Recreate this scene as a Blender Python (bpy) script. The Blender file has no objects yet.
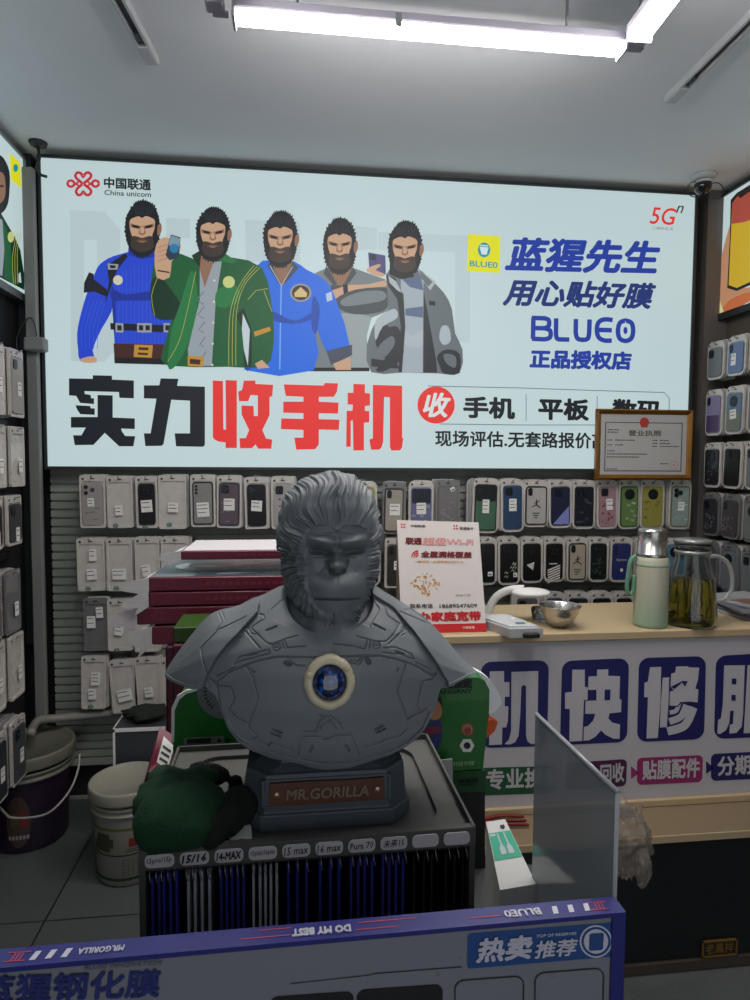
LAMP = 68.0; GLOW = 0.83; WORLD = 1.32; STATUE = (114, 121, 126); STATUE2 = (70, 79, 86)
import bpy, math, random
import numpy as np
from mathutils import Vector, Matrix
from mathutils.geometry import tessellate_polygon
random.seed(7); np.random.seed(7)
SC = bpy.context.scene
COL = SC.collection
PI = math.pi

# ------------------------------------------------------------------ camera
F = 650.0
yaw, pit, rol = [math.radians(a) for a in (6.82, -3.32, .32)]
cy, sy = math.cos(yaw), math.sin(yaw)
CF = np.array([sy*math.cos(pit), cy*math.cos(pit), math.sin(pit)])
_rt = np.array([cy, -sy, 0.]); _up = np.cross(_rt, CF)
CR = math.cos(rol)*_rt + math.sin(rol)*_up
CU = -math.sin(rol)*_rt + math.cos(rol)*_up
EYE = np.array([0, 0, 1.5])
cd = bpy.data.cameras.new('camera'); cam = bpy.data.objects.new('camera', cd); COL.objects.link(cam)
cd.sensor_fit = 'HORIZONTAL'; cd.sensor_width = 36; cd.lens = 36*F/750; cd.clip_start = .02
m = Matrix.Identity(4)
for i in range(3):
    m[i][0], m[i][1], m[i][2], m[i][3] = CR[i], CU[i], -CF[i], EYE[i]
cam.matrix_world = m
SC.camera = cam

# measuring: where the sight line of a photograph point meets a real plane of the room
def ray(px, py): return CF + (px-375)/F*CR - (py-500)/F*CU
def atY(px, py, v): q = ray(px, py); return EYE + q*v/q[1]
def atZ(px, py, v): q = ray(px, py); return EYE + q*(v-1.5)/q[2]
def atX(px, py, v): q = ray(px, py); return EYE + q*v/q[0]

# ------------------------------------------------------------------ materials
def lin(c):
    c = c/255.0
    return c/12.92 if c <= .04045 else ((c+.055)/1.055)**2.4
def rgb(t): return (lin(t[0]), lin(t[1]), lin(t[2]), 1)
MATS = {}
def mat(name, col, rough=.5, metal=0, bump=0, scale=40, vary=0, trans=0, alpha=1, ior=1.45, coat=0, stretch=None, sheen=0):
    if name in MATS: return MATS[name]
    m = bpy.data.materials.new(name); m.use_nodes = True
    nt = m.node_tree; b = nt.nodes['Principled BSDF']
    c = rgb(col)
    b.inputs['Base Color'].default_value = c
    b.inputs['Roughness'].default_value = rough
    b.inputs['Metallic'].default_value = metal
    b.inputs['Transmission Weight'].default_value = trans
    b.inputs['Alpha'].default_value = alpha
    b.inputs['IOR'].default_value = ior
    b.inputs['Coat Weight'].default_value = coat
    b.inputs['Sheen Weight'].default_value = sheen
    tc = nt.nodes.new('ShaderNodeTexCoord'); mp = nt.nodes.new('ShaderNodeMapping')
    nt.links.new(tc.outputs['Object'], mp.inputs[0])
    if stretch: mp.inputs['Scale'].default_value = stretch
    n = nt.nodes.new('ShaderNodeTexNoise'); n.inputs['Scale'].default_value = scale; n.inputs['Detail'].default_value = 6
    nt.links.new(mp.outputs[0], n.inputs['Vector'])
    mr = nt.nodes.new('ShaderNodeMapRange'); mr.inputs['To Min'].default_value = max(0, rough-.08); mr.inputs['To Max'].default_value = min(1, rough+.08)
    nt.links.new(n.outputs[0], mr.inputs[0]); nt.links.new(mr.outputs[0], b.inputs['Roughness'])
    if vary:
        mx = nt.nodes.new('ShaderNodeMix'); mx.data_type = 'RGBA'
        mx.inputs[6].default_value = tuple(v*(1-vary) for v in c[:3])+(1,)
        mx.inputs[7].default_value = tuple(min(1, v*(1+vary)) for v in c[:3])+(1,)
        nt.links.new(n.outputs[0], mx.inputs[0]); nt.links.new(mx.outputs[2], b.inputs['Base Color'])
    if bump:
        bp = nt.nodes.new('ShaderNodeBump'); bp.inputs['Strength'].default_value = bump; bp.inputs['Distance'].default_value = .002
        nt.links.new(n.outputs[0], bp.inputs['Height']); nt.links.new(bp.outputs[0], b.inputs['Normal'])
    MATS[name] = m
    return m
def glow(name, col, s=1.0, sample=False, vary=0, scale=3):
    """a colour of a backlit print: the lamp behind it shines through"""
    if name in MATS: return MATS[name]
    m = bpy.data.materials.new(name); m.use_nodes = True
    nt = m.node_tree; b = nt.nodes['Principled BSDF']; c = rgb(col)
    b.inputs['Base Color'].default_value = tuple(v*.12 for v in c[:3])+(1,)
    b.inputs['Roughness'].default_value = .5
    b.inputs['Emission Color'].default_value = c
    b.inputs['Emission Strength'].default_value = s
    if vary:
        tc = nt.nodes.new('ShaderNodeTexCoord'); n = nt.nodes.new('ShaderNodeTexNoise'); n.inputs['Scale'].default_value = scale
        nt.links.new(tc.outputs['Object'], n.inputs['Vector'])
        mx = nt.nodes.new('ShaderNodeMix'); mx.data_type = 'RGBA'
        mx.inputs[6].default_value = tuple(v*(1-vary) for v in c[:3])+(1,)
        mx.inputs[7].default_value = tuple(min(1, v*(1+vary)) for v in c[:3])+(1,)
        nt.links.new(n.outputs[0], mx.inputs[0]); nt.links.new(mx.outputs[2], b.inputs['Emission Color'])
    if not sample: m.cycles.emission_sampling = 'NONE'
    MATS[name] = m
    return m

def W(o):
    """world matrix worked out by hand (nothing is evaluated yet while the script runs)"""
    b = Matrix.LocRotScale(o.location, o.rotation_euler, o.scale)
    return b if o.parent is None else W(o.parent) @ o.matrix_parent_inverse @ b
# ------------------------------------------------------------------ mesh builder
class MB:
    def __init__(s): s.v = []; s.f = []; s.mi = []; s.cur = 0; s.T = Matrix.Identity(4); s.sm = []
        
    def add(s, vs, fs, smooth=False):
        o = len(s.v)
        for p in vs:
            q = s.T @ Vector(p); s.v.append((q.x, q.y, q.z))
        for f in fs: s.f.append(tuple(o+i for i in f)); s.mi.append(s.cur); s.sm.append(smooth)
        return s
    def m(s, i): s.cur = i; return s
    def box(s, c, d, bev=0):
        x, y, z = c; a, b, h = d[0]/2, d[1]/2, d[2]/2
        if bev:
            r = min(bev, a*.9, b*.9, h*.9)
            pts = []
            for dz, ins in ((-h, r), (-h+r, 0), (h-r, 0), (h, r)):
                A, B = a-ins, b-ins
                k = r if not ins else r*.4
                ring = [(-A+k, -B), (A-k, -B), (A, -B+k), (A, B-k), (A-k, B), (-A+k, B), (-A, B-k), (-A, -B+k)]
                pts += [(x+p, y+q, z+dz) for p, q in ring]
            fs = [tuple(range(7, -1, -1)), tuple(range(24, 32))]
            for L in range(3):
                for i in range(8):
                    j = (i+1) % 8; fs.append((L*8+i, L*8+j, L*8+8+j, L*8+8+i))
            return s.add(pts, fs)
        vs = [(x+i*a, y+j*b, z+k*h) for k in (-1, 1) for j in (-1, 1) for i in (-1, 1)]
        return s.add(vs, [(0, 2, 3, 1), (4, 5, 7, 6), (0, 1, 5, 4), (2, 6, 7, 3), (0, 4, 6, 2), (1, 3, 7, 5)])
    def hull(s, q0, q1):
        """prism between two equal rings"""
        n = len(q0)
        fs = [tuple(range(n-1, -1, -1)), tuple(range(n, 2*n))]
        for i in range(n): j = (i+1) % n; fs.append((i, j, n+j, n+i))
        return s.add(list(q0)+list(q1), fs)
    def lathe(s, prof, c=(0, 0, 0), n=48, close=False, sx=1, sy=1):
        vs = []; fs = []
        for r, z in prof:
            for i in range(n):
                a = 2*PI*i/n; vs.append((c[0]+r*sx*math.cos(a), c[1]+r*sy*math.sin(a), c[2]+z))
        for k in range(len(prof)-1):
            for i in range(n):
                j = (i+1) % n; fs.append((k*n+i, k*n+j, (k+1)*n+j, (k+1)*n+i))
        if close:
            fs.append(tuple(range(n-1, -1, -1))); fs.append(tuple(range((len(prof)-1)*n, len(prof)*n)))
        return s.add(vs, fs, True)
    def tube(s, pts, r, n=10, cap=True, taper=None):
        P = [Vector(p) for p in pts]; vs = []; fs = []
        up = Vector((0, 0, 1))
        prev = None
        for k, p in enumerate(P):
            t = (P[min(k+1, len(P)-1)] - P[max(k-1, 0)]).normalized()
            if prev is None:
                a = t.cross(up)
                if a.length < .05: a = t.cross(Vector((1, 0, 0)))
                a.normalize()
            else:
                a = prev - t*prev.dot(t)
                a.normalize()
            prev = a; b = t.cross(a)
            rr = r[k] if isinstance(r, (list, tuple)) else r
            for i in range(n):
                g = 2*PI*i/n; vs.append(tuple(p + (a*math.cos(g)+b*math.sin(g))*rr))
        for k in range(len(P)-1):
            for i in range(n):
                j = (i+1) % n; fs.append((k*n+i, (k+1)*n+i, (k+1)*n+j, k*n+j))
        if cap: fs.append(tuple(range(n))); fs.append(tuple(range(len(P)*n-1, (len(P)-1)*n-1, -1)))
        return s.add(vs, fs, True)
    def cyl(s, a, b, r, n=20, r2=None):
        return s.tube([a, b], [r, r if r2 is None else r2], n)
    def ell(s, c, d, n=24, m_=16, fn=None):
        vs = []; fs = []
        for j in range(m_+1):
            th = PI*j/m_
            for i in range(n):
                ph = 2*PI*i/n
                p = Vector((math.sin(th)*math.cos(ph), math.sin(th)*math.sin(ph), math.cos(th)))
                k = fn(p) if fn else 1
                vs.append((c[0]+d[0]*p.x*k, c[1]+d[1]*p.y*k, c[2]+d[2]*p.z*k))
        for j in range(m_):
            for i in range(n):
                q = (i+1) % n; fs.append((j*n+i, (j+1)*n+i, (j+1)*n+q, j*n+q))
        return s.add(vs, fs, True)
    def flat(s, pts, O, U, V, N, th=.0006, lift=0, holes=None):
        """thin prism of a 2D polygon lying on a plane (O origin, U V axes, N towards the viewer)"""
        P = [Vector(O)+Vector(U)*p[0]+Vector(V)*p[1]+Vector(N)*lift for p in pts]
        loops = [P]
        for h in holes or []:
            loops.append([Vector(O)+Vector(U)*p[0]+Vector(V)*p[1]+Vector(N)*lift for p in h])
        tri = tessellate_polygon(loops)
        allp = [p for L in loops for p in L]
        N_ = Vector(N)*th; n = len(allp)
        vs = [tuple(p) for p in allp] + [tuple(p+N_) for p in allp]
        fs = []
        for t in tri:
            a, b, c = t
            nn = (allp[b]-allp[a]).cross(allp[c]-allp[a])
            if nn.dot(Vector(N)) < 0: a, b, c = c, b, a
            fs.append((a+n, b+n, c+n))
        o = 0
        for L in loops:
            k = len(L)
            for i in range(k):
                j = (i+1) % k; fs.append((o+i, o+j, n+o+j, n+o+i))
            o += k
        return s.add(vs, fs)
    def build(s, name, mats, parent=None, **kw):
        me = bpy.data.meshes.new(name)
        me.from_pydata(s.v, [], s.f)
        if not isinstance(mats, (list, tuple)): mats = [mats]
        for q in mats: me.materials.append(q)
        me.polygons.foreach_set('material_index', s.mi)
        me.polygons.foreach_set('use_smooth', s.sm)
        me.update()
        o = bpy.data.objects.new(name, me); COL.objects.link(o)
        if parent is not None:
            o.parent = parent
            o.matrix_parent_inverse = W(parent).inverted()
        for k, v in kw.items(): o[k] = v
        return o

def thing(name, label, cat, loc=(0, 0, 0), group=None, rz=0):
    o = bpy.data.objects.new(name, None); COL.objects.link(o)
    o.location = loc; o.rotation_euler = (0, 0, rz); o.empty_display_size = .02
    o['label'] = label; o['category'] = cat
    if group: o['group'] = group
    return o
def tag(o, label, cat, group=None):
    o['label'] = label; o['category'] = cat
    if group: o['group'] = group
    return o
def struct(o): o['kind'] = 'structure'; return o

def rrect(x0, y0, x1, y1, r, n=6):
    out = []
    r = min(r, abs(x1-x0)/2, abs(y1-y0)/2)
    for cx_, cy_, a0 in ((x1-r, y1-r, 0), (x0+r, y1-r, 90), (x0+r, y0+r, 180), (x1-r, y0+r, 270)):
        for i in range(n+1):
            a = math.radians(a0+90*i/n); out.append((cx_+r*math.cos(a), cy_+r*math.sin(a)))
    return out
def circ(cx_, cy_, r, n=32, ry=None):
    ry = r if ry is None else ry
    return [(cx_+r*math.cos(2*PI*i/n), cy_+ry*math.sin(2*PI*i/n)) for i in range(n)]
def spline(pts, k=6, closed=True):
    n = len(pts); out = []
    rng = range(n if closed else n-1)
    for i in rng:
        if closed: p0, p1, p2, p3 = pts[i-1], pts[i], pts[(i+1) % n], pts[(i+2) % n]
        else: p0, p1, p2, p3 = pts[max(i-1, 0)], pts[i], pts[i+1], pts[min(i+2, n-1)]
        for j in range(k):
            t = j/k
            out.append(tuple(.5*((2*b)+(-a+c)*t+(2*a-5*b+4*c-d)*t*t+(-a+3*b-3*c+d)*t**3) for a, b, c, d in zip(p0, p1, p2, p3)))
    if not closed: out.append(tuple(pts[-1]))
    return out
def strip(pts, w):
    """2D polyline of width w as a polygon"""
    L = []; R_ = []
    n = len(pts)
    for i in range(n):
        a = pts[max(i-1, 0)]; b = pts[min(i+1, n-1)]
        dx, dy = b[0]-a[0], b[1]-a[1]; l = math.hypot(dx, dy) or 1
        ww = w[i] if isinstance(w, (list, tuple)) else w
        nx, ny = -dy/l*ww/2, dx/l*ww/2
        L.append((pts[i][0]+nx, pts[i][1]+ny)); R_.append((pts[i][0]-nx, pts[i][1]-ny))
    return L+R_[::-1]

_TX = {}; TXH = {}
def text_geo(s, bold=.0, res=2):
    k = (s, bold, res)
    if k in _TX: return _TX[k]
    cu = bpy.data.curves.new('lettering_source', 'FONT'); cu.body = s; cu.size = 1; cu.offset = bold; cu.resolution_u = res
    o = bpy.data.objects.new('lettering_source', cu)
    me = bpy.data.meshes.new_from_object(o)
    vs = [(v.co.x, v.co.y) for v in me.vertices]; fs = [tuple(p.vertices) for p in me.polygons]
    bpy.data.objects.remove(o); bpy.data.curves.remove(cu); bpy.data.meshes.remove(me)
    x0 = min(v[0] for v in vs); x1 = max(v[0] for v in vs); y0 = min(v[1] for v in vs); y1 = max(v[1] for v in vs)
    vs = [((x-x0)/(x1-x0), (y-y0)/(y1-y0)) for x, y in vs]
    _TX[k] = (vs, fs, (x1-x0)/(y1-y0)); TXH[k] = y1-y0
    return _TX[k]
def put_text(mb, s, fn, bold=.02, shear=0, res=2):
    """fn maps (a,b) in 0..1 (left-right, bottom-top of the line of writing) to a 3D point.
    Heavier strokes are made by laying the same letters again, shifted by the stroke gain."""
    vs, fs, asp = text_geo(s, 0, res)
    hgt = TXH[(s, 0, res)]
    k = bold/hgt; n = 0 if bold < .004 else (4 if bold < .015 else 8)
    sh = [(0, 0)]+[(k/asp*math.cos(2*PI*i/n+.39), k*math.sin(2*PI*i/n+.39)) for i in range(n)]
    if n == 8 and bold > .035: sh += [(k*.5/asp*math.cos(2*PI*i/4), k*.5*math.sin(2*PI*i/4)) for i in range(4)]
    sx = 1-2*k/asp; sy_ = 1-2*k
    o = Vector(fn(0, 0)); nn_ = (Vector(fn(1, 0))-o).cross(Vector(fn(0, 1))-o).normalized()*.00007
    for c_, (dx, dy) in enumerate(sh):
        mb.add([tuple(Vector(fn(k/asp+a*sx+dx+shear*(b-.5)/asp, k+b*sy_+dy))+nn_*c_) for a, b in vs], fs)
def quadmap(p00, p10, p11, p01):
    """bilinear: p00 bottom-left, p10 bottom-right, p11 top-right, p01 top-left"""
    A, B, C_, D = [Vector(p) for p in (p00, p10, p11, p01)]
    return lambda a, b: (A*(1-a)+B*a)*(1-b)+(D*(1-a)+C_*a)*b
# ------------------------------------------------------------------ room shell
S = 1.18
YB = 2.95          # back wall
YL = 2.832         # face of the large lightbox
YS = 2.90          # slatwall face
XL, XR, ZC = -1.14, 1.975, 2.75
M_ceil = mat('ceiling_paint', (222, 226, 230), .9, bump=.1, scale=8, vary=.03)
M_dark = mat('dark_wall_board', (30, 32, 34), .6, vary=.15, scale=6)
M_brown = mat('brown_wood_board', (88, 80, 72), .55, vary=.2, scale=10, stretch=(1, 1, .1))
M_metal_d = mat('dark_metal', (52, 56, 58), .45, metal=.3)
M_metal_g = mat('grey_metal', (112, 116, 118), .4, metal=.4)
M_white = mat('white_plastic', (214, 214, 210), .4)
M_black = mat('black_plastic', (14, 15, 17), .45)
M_steel = mat('brushed_steel', (190, 188, 184), .25, metal=1, stretch=(1, 1, 12))

def tile_floor():
    m = bpy.data.materials.new('floor_tile'); m.use_nodes = True; nt = m.node_tree; b = nt.nodes['Principled BSDF']
    tc = nt.nodes.new('ShaderNodeTexCoord'); br = nt.nodes.new('ShaderNodeTexBrick')
    mp = nt.nodes.new('ShaderNodeMapping'); mp.inputs['Rotation'].default_value = (0, 0, math.radians(0)); mp.inputs['Location'].default_value = (.02, .25, 0)
    nt.links.new(tc.outputs['Object'], mp.inputs[0]); nt.links.new(mp.outputs[0], br.inputs['Vector'])
    br.offset = 0; br.inputs['Scale'].default_value = 1; br.inputs['Brick Width'].default_value = .8; br.inputs['Row Height'].default_value = 2.4
    br.inputs['Mortar Size'].default_value = .003
    br.inputs['Color1'].default_value = rgb((84, 88, 88)); br.inputs['Color2'].default_value = rgb((81, 85, 86)); br.inputs['Mortar'].default_value = rgb((30, 30, 30))
    n = nt.nodes.new('ShaderNodeTexNoise'); n.inputs['Scale'].default_value = 160; n.inputs['Detail'].default_value = 8
    nt.links.new(tc.outputs['Object'], n.inputs['Vector'])
    mx = nt.nodes.new('ShaderNodeMix'); mx.data_type = 'RGBA'; mx.blend_type = 'OVERLAY'; mx.inputs[0].default_value = .5
    nt.links.new(br.outputs[0], mx.inputs[6]); nt.links.new(n.outputs[0], mx.inputs[7]); nt.links.new(mx.outputs[2], b.inputs['Base Color'])
    b.inputs['Roughness'].default_value = .35
    return m
struct(MB().box((.42, .5, -.03), (3.3, 5.0, .06)).build('floor', tile_floor()))
struct(MB().box((.42, .5, ZC+.03), (3.3, 5.0, .06)).build('ceiling', M_ceil))
struct(MB().box((.42, YB+.03, ZC/2), (3.3, .06, ZC)).build('wall_back', M_dark))
struct(MB().box((XL-.03, .5, ZC/2), (.06, 4.9, ZC)).build('wall_left', M_dark))
struct(MB().box((XR+.03, .5, ZC/2), (.06, 4.9, ZC)).build('wall_right', M_brown))
struct(MB().box((.42, YB-.006, .006), (3.1, .012, .012)).build('baseboard_back', mat('pale_skirting', (150, 150, 146), .5)))

# corner boards beside the lightbox
struct(MB().box((XL+.03, YB-.036, 1.375+.36), (.06, .072, 2.03)).build('trim_1', M_metal_d))
mb = MB(); mb.box((XR-.055, YB-.055, ZC/2), (.11, .11, ZC)); struct(mb.build('trim_2', mat('corner_board_brown', (98, 94, 90), .5, vary=.08, scale=8, stretch=(1, 1, .1))))
for k in range(6):
    pass
# ------------------------------------------------------------------ ceiling lamps
M_tube = glow('lamp_tube_light', (255, 248, 244), LAMP, sample=True)
M_lampbody = mat('lamp_housing', (150, 148, 160), .5)
def lamp(label, a, b, w=.050, h=.020, ends=True):
    """linear batten lamp between two floor-plan points"""
    ax, ay = a; bx, by = b
    L = math.hypot(bx-ax, by-ay); t = thing('ceiling_light', label, 'light', ((ax+bx)/2, (ay+by)/2, 2.62), 'square ring of tube lights', math.atan2(by-ay, bx-ax))
    Tm = Matrix.Translation(t.location) @ Matrix.Rotation(t.rotation_euler.z, 4, 'Z')
    mb = MB(); mb.T = Tm
    mb.box((0, 0, .012), (L, w+.012, .024), .004); mb.build('housing', M_lampbody, t)
    mb = MB(); mb.T = Tm
    n = 8; q0 = []; q1 = []
    for i in range(n+1):
        g = PI*i/n; y = -w/2*math.cos(g); z = -h*math.sin(g)**.6
        q0.append((-L/2+.004, y, z)); q1.append((L/2-.004, y, z))
    mb.hull(q0, q1); mb.build('diffuser', M_tube, t)
    for sx in (-1, 1): mb = MB(); mb.T = Tm; mb.box((sx*(L/2+.004), 0, .0), (.008, w+.01, .046), .002); mb.build('end_cap', M_lampbody, t)
    mb = MB(); mb.T = Tm
    for sx in (-.1*L, ): mb.box((sx, -.036, -.002), (.016, .006, .03))
    mb.build('clip', M_metal_g, t)
    for sx in (-.35*L, .35*L): mb = MB(); mb.T = Tm; mb.cyl((sx, 0, .02), (sx, 0, .13), .004); mb.build('suspension_rod', M_metal_g, t)
    return t
zl = 2.62
def lp(px, py): q = atZ(px, py, zl-.025); return (q[0], q[1])
A0 = lp(236, 25); A1 = lp(624, 57)
lamp('long white tube light running across the ceiling parallel to the back sign', A0, (A1[0]-.01, A1[1]))
B0 = lp(640, 43); lamp('tube light running towards the viewer at the right end of the long one', B0, (B0[0]+(lp(672, 0)[0]-B0[0])*(B0[1]-.8)/(B0[1]-lp(672, 0)[1]), .8), .058)
C0 = lp(228, 4); lamp('tube light running towards the viewer at the left end of the long one', (C0[0]-.005, C0[1]-.02), (C0[0]-.03, .75))
for n_, (p, lb) in enumerate((((A0[0]-.05, A0[1]-.02), 'grey corner joint between the left and the long tube light'), ((A1[0]+.03, A1[1]-.02), 'grey corner joint between the right and the long tube light'))):
    mb = MB(); mb.box((p[0], p[1], zl+.012), (.045, .05, .026), .004); mb.box((p[0]+.01, p[1]+.035, zl+.008), (.04, .018, .010), .002)
    mb.cyl((p[0], p[1], zl+.02), (p[0], p[1], zl+.13), .004)
    tag(mb.build('lamp_joint', M_lampbody), lb, 'lamp joint')

# ------------------------------------------------------------------ spotlight tracks
M_track = mat('track_grey', (186, 190, 192), .5)
M_slot = mat('track_slot', (60, 62, 66), .6)
def track(label, p, q):
    a = atZ(*p, ZC-.02); b = atZ(*q, ZC-.02)
    dirv = (b-a); dirv /= np.linalg.norm(dirv); far = a; near = a + dirv*1.6
    L = 1.6; c = (far+near)/2; rz = math.atan2(dirv[1], dirv[0])
    t = thing('lighting_track', label, 'lighting track', (c[0], c[1], ZC-.012), None, rz)
    T = Matrix.Translation((c[0], c[1], ZC-.012)) @ Matrix.Rotation(rz, 4, 'Z')
    mb = MB(); mb.T = T
    mb.box((0, -.015, 0), (L, .008, .024)); mb.box((0, .015, 0), (L, .008, .024)); mb.box((0, 0, .008), (L, .03, .008)); mb.build('rail', M_track, t)
    mb = MB(); mb.T = T; mb.box((0.03, 0, .001), (L-.1, .02, .006)); mb.box((-L/2+.13, 0, -.006), (.035, .014, .012)); mb.build('slot', M_slot, t)
    mb = MB(); mb.T = T; mb.box((-L/2+.045, 0, -.001), (.09, .036, .026), .003); mb.build('end_feed', M_track, t)
track('pale lighting track on the ceiling left of the tube lights', (153, 64), (118, 0))
track('pale lighting track on the ceiling right of the tube lights', (670, 102), (750, 23))

# ------------------------------------------------------------------ security camera
def dome():
    q = atZ(703, 183, ZC)
    x, y = q[0]-.045, q[1]-.07
    t = thing('security_camera', 'small dark dome security camera on the ceiling in the right corner', 'security camera', (x, y, ZC))
    MB().lathe([(0, 0), (.055, 0), (.055, -.008), (.045, -.02), (.0, -.02)], (x, y, ZC)).build('base', M_track, t)
    MB().ell((x, y, ZC-.045), (.036, .036, .036)).build('dome_eye', mat('dark_glass_dome', (26, 28, 34), .12, coat=.5), t)
    MB().lathe([(.037, -.002), (.041, 0), (.041, .008), (.037, .01)], (x, y, ZC-.035)).build('ring', M_track, t)
    MB().cyl((x-.008, y-.032, ZC-.055), (x-.010, y-.039, ZC-.058), .009).build('lens', M_black, t)
    mb = MB()
    for cx_, rr in ((x+.055, .034), (x-.045, .032)):
        mb.tube([(cx_+rr*math.cos(g), y-.01, ZC-.055-.01+rr*math.sin(g)) for g in [2*PI*i/20 for i in range(21)]], .0022, 6)
    mb.build('cable', M_metal_d, t)
dome()
q = atZ(41, 146, ZC)
t = thing('ceiling_hook', 'small dark ceiling bracket above the left corner of the large sign', 'hook', (q[0], q[1]-.03, ZC))
MB().lathe([(0, 0), (.035, 0), (.03, -.012), (.012, -.02), (0, -.02)], (q[0], q[1]-.03, ZC), 24).build('plate', M_metal_d, t)
MB().tube([(q[0], q[1]-.03, ZC-.015), (q[0]+.004, q[1]-.03, ZC-.06), (q[0]-.008, q[1]-.03, ZC-.1), (q[0]+.008, q[1]-.03, ZC-.125), (q[0]+.03, q[1]-.03, ZC-.13)], .006, 8).build('arm', M_metal_d, t)

# ------------------------------------------------------------------ conduit in the left corner, pipe
a = atY(34, 300, 2.83); b = atY(45, 700, 2.83)
x_ = (a[0]+b[0])/2
t = thing('cable_trunking', 'grey vertical cable trunking in the left corner beside the large sign', 'cable trunking', (x_, 2.80, .4))
MB().box((x_, 2.80, 1.53), (.044, .03, 2.26), .004).build('duct', mat('trunking_grey', (122, 126, 124), .5), t)
q = atY(38, 345, 2.78)
MB().box((q[0]-.006, 2.775, q[2]), (.08, .05, .055), .006).build('socket_box', mat('socket_grey', (126, 128, 128), .5), t)
mb = MB(); cpts = [atY(*p, 2.77) for p in ((37, 336), (34, 322), (29, 318), (22, 325), (17, 338), (18, 350), (28, 351))]
mb.tube(spline([tuple(c) for c in cpts], 5, False), .0025, 6); mb.build('cable', M_metal_d, t)
pp = [atY(31, 733, 2.60), atY(33, 727, 2.70), atY(40, 720, 2.755), atY(60, 718, 2.80), atY(120, 712, 2.83), atY(175, 706, 2.83)]
mb = MB(); mb.tube(spline([tuple(c) for c in pp], 6, False), .017, 14)
tag(mb.build('water_pipe', mat('pipe_grey', (128, 128, 122), .45)), 'grey plastic pipe running along the bottom of the slatted wall', 'pipe')
# ------------------------------------------------------------------ large lightbox on the back wall
G = GLOW
def c(name, col, s=1.0): return glow('print_'+name, col, G*s)
BOX = thing('lightbox_sign', 'large white backlit sign with five standing figures and Chinese writing', 'sign', (.38, YL, 1.37))
tl = atY(39.5, 157, YL); tr = atY(694, 196, YL); bl = atY(49, 465.3, YL); br = atY(687, 470, YL)
x0 = (tl[0]+bl[0])/2; x1 = (tr[0]+br[0])/2; z1 = (tl[2]+tr[2])/2; z0 = (bl[2]+br[2])/2
def graddy(name, col, s, amt):
    m = glow(name, col, s, sample=True)
    return m
M_panel = glow('print_white_ground', (196, 216, 218), G, sample=True, vary=.05, scale=1.2)
MB().box(((x0+x1)/2, YL+.012, (z0+z1)/2), (x1-x0, .024, z1-z0)).build('light_panel', M_panel, BOX)
mb = MB(); fw = .012
for (a, b, c_, d) in ((x0-fw, x1+fw, z1, z1+fw), (x0-fw, x1+fw, z0-fw, z0), (x0-fw, x0, z0, z1), (x1, x1+fw, z0, z1)):
    mb.box(((a+b)/2, YL+.022, (c_+d)/2), (b-a, .06, d-c_))
mb.box(((x0+x1)/2, YL+.04, (z0+z1)/2), (x1-x0, .02, z1-z0))
mb.build('frame', M_metal_d, BOX)
U, V, N = (1, 0, 0), (0, 0, 1), (0, -1, 0)
OO = (0, YL, 0)
def bp(px, py): q = atY(px, py, YL); return (q[0], q[2])
class Art:
    """a printed layer: polygons given where the photograph shows them, laid on the sign's face"""
    def __init__(s, name, plane='Y', val=YL, parent=BOX, step=.00012, base=.0012):
        s.base = base
        s.mb = MB(); s.mats = []; s.k = 0; s.name = name; s.plane = plane; s.val = val; s.parent = parent; s.step = step
        s.N = Vector(N) if plane == 'Y' else Vector((1 if val < 0 else -1, 0, 0))
    def P(s, px, py):
        return Vector(atY(px, py, s.val)) if s.plane == 'Y' else Vector(atX(px, py, s.val))
    def mi(s, m):
        if m not in s.mats: s.mats.append(m)
        s.mb.cur = s.mats.index(m)
    def poly(s, pts, m, sm=0):
        s.mi(m); s.k += 1
        if sm: pts = spline(pts, sm)
        lift = s.base + s.k*s.step
        P = [s.P(*p) for p in pts]
        tri = tessellate_polygon([P])
        vs = [tuple(p+s.N*lift) for p in P]
        fs = []
        for t in tri:
            a, b, c_ = t
            if (P[b]-P[a]).cross(P[c_]-P[a]).dot(s.N) < 0: a, b, c_ = c_, b, a
            fs.append((a, b, c_))
        s.mb.add(vs, fs); return s
    def line(s, pts, w, m, sm=0):
        if sm: pts = spline(pts, sm, False)
        return s.poly(strip(pts, w), m)
    def build(s): return s.mb.build(s.name, s.mats, s.parent)
def word(name, s_, q, m, bold=.02, shear=0, plane='Y', val=YL, parent=None, lift=.0015, res=3):
    """q: pixel corners bottom-left, bottom-right, top-right, top-left of a line of writing"""
    nrm = np.array([0, -1, 0]) if plane == 'Y' else np.array([1 if val < 0 else -1, 0, 0])
    P = [(atY(*p, val) if plane == 'Y' else atX(*p, val)) + nrm*lift for p in q]
    mb = MB(); put_text(mb, s_, quadmap(*P), bold, shear, res)
    return mb.build(name, m, parent)
ink = c('black_ink', (24, 28, 38)); red = c('red_ink', (228, 52, 48)); bluei = c('blue_ink', (32, 60, 160)); navy = c('navy_ink', (30, 50, 118))
# pale ghost letters in the ground
g = Art('ground_pattern', base=.0003, step=.00003)
gh = c('ghost_grey', (186, 205, 209))
for P_ in ([(70, 210), (105, 212), (120, 230), (121, 345), (104, 362), (71, 361)], [(166, 218), (190, 219), (190, 238), (166, 237)], [(245, 220), (300, 222), (300, 262), (246, 262)],
           [(378, 232), (470, 236), (470, 342), (455, 342), (455, 252), (378, 250)], [(355, 226), (377, 228), (377, 250), (356, 250)]):
    g.poly(P_, gh)
g.poly([(84, 240), (97, 240), (98, 345), (84, 345)], c('ground_white2', (196, 216, 218)))
g.build()
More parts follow.
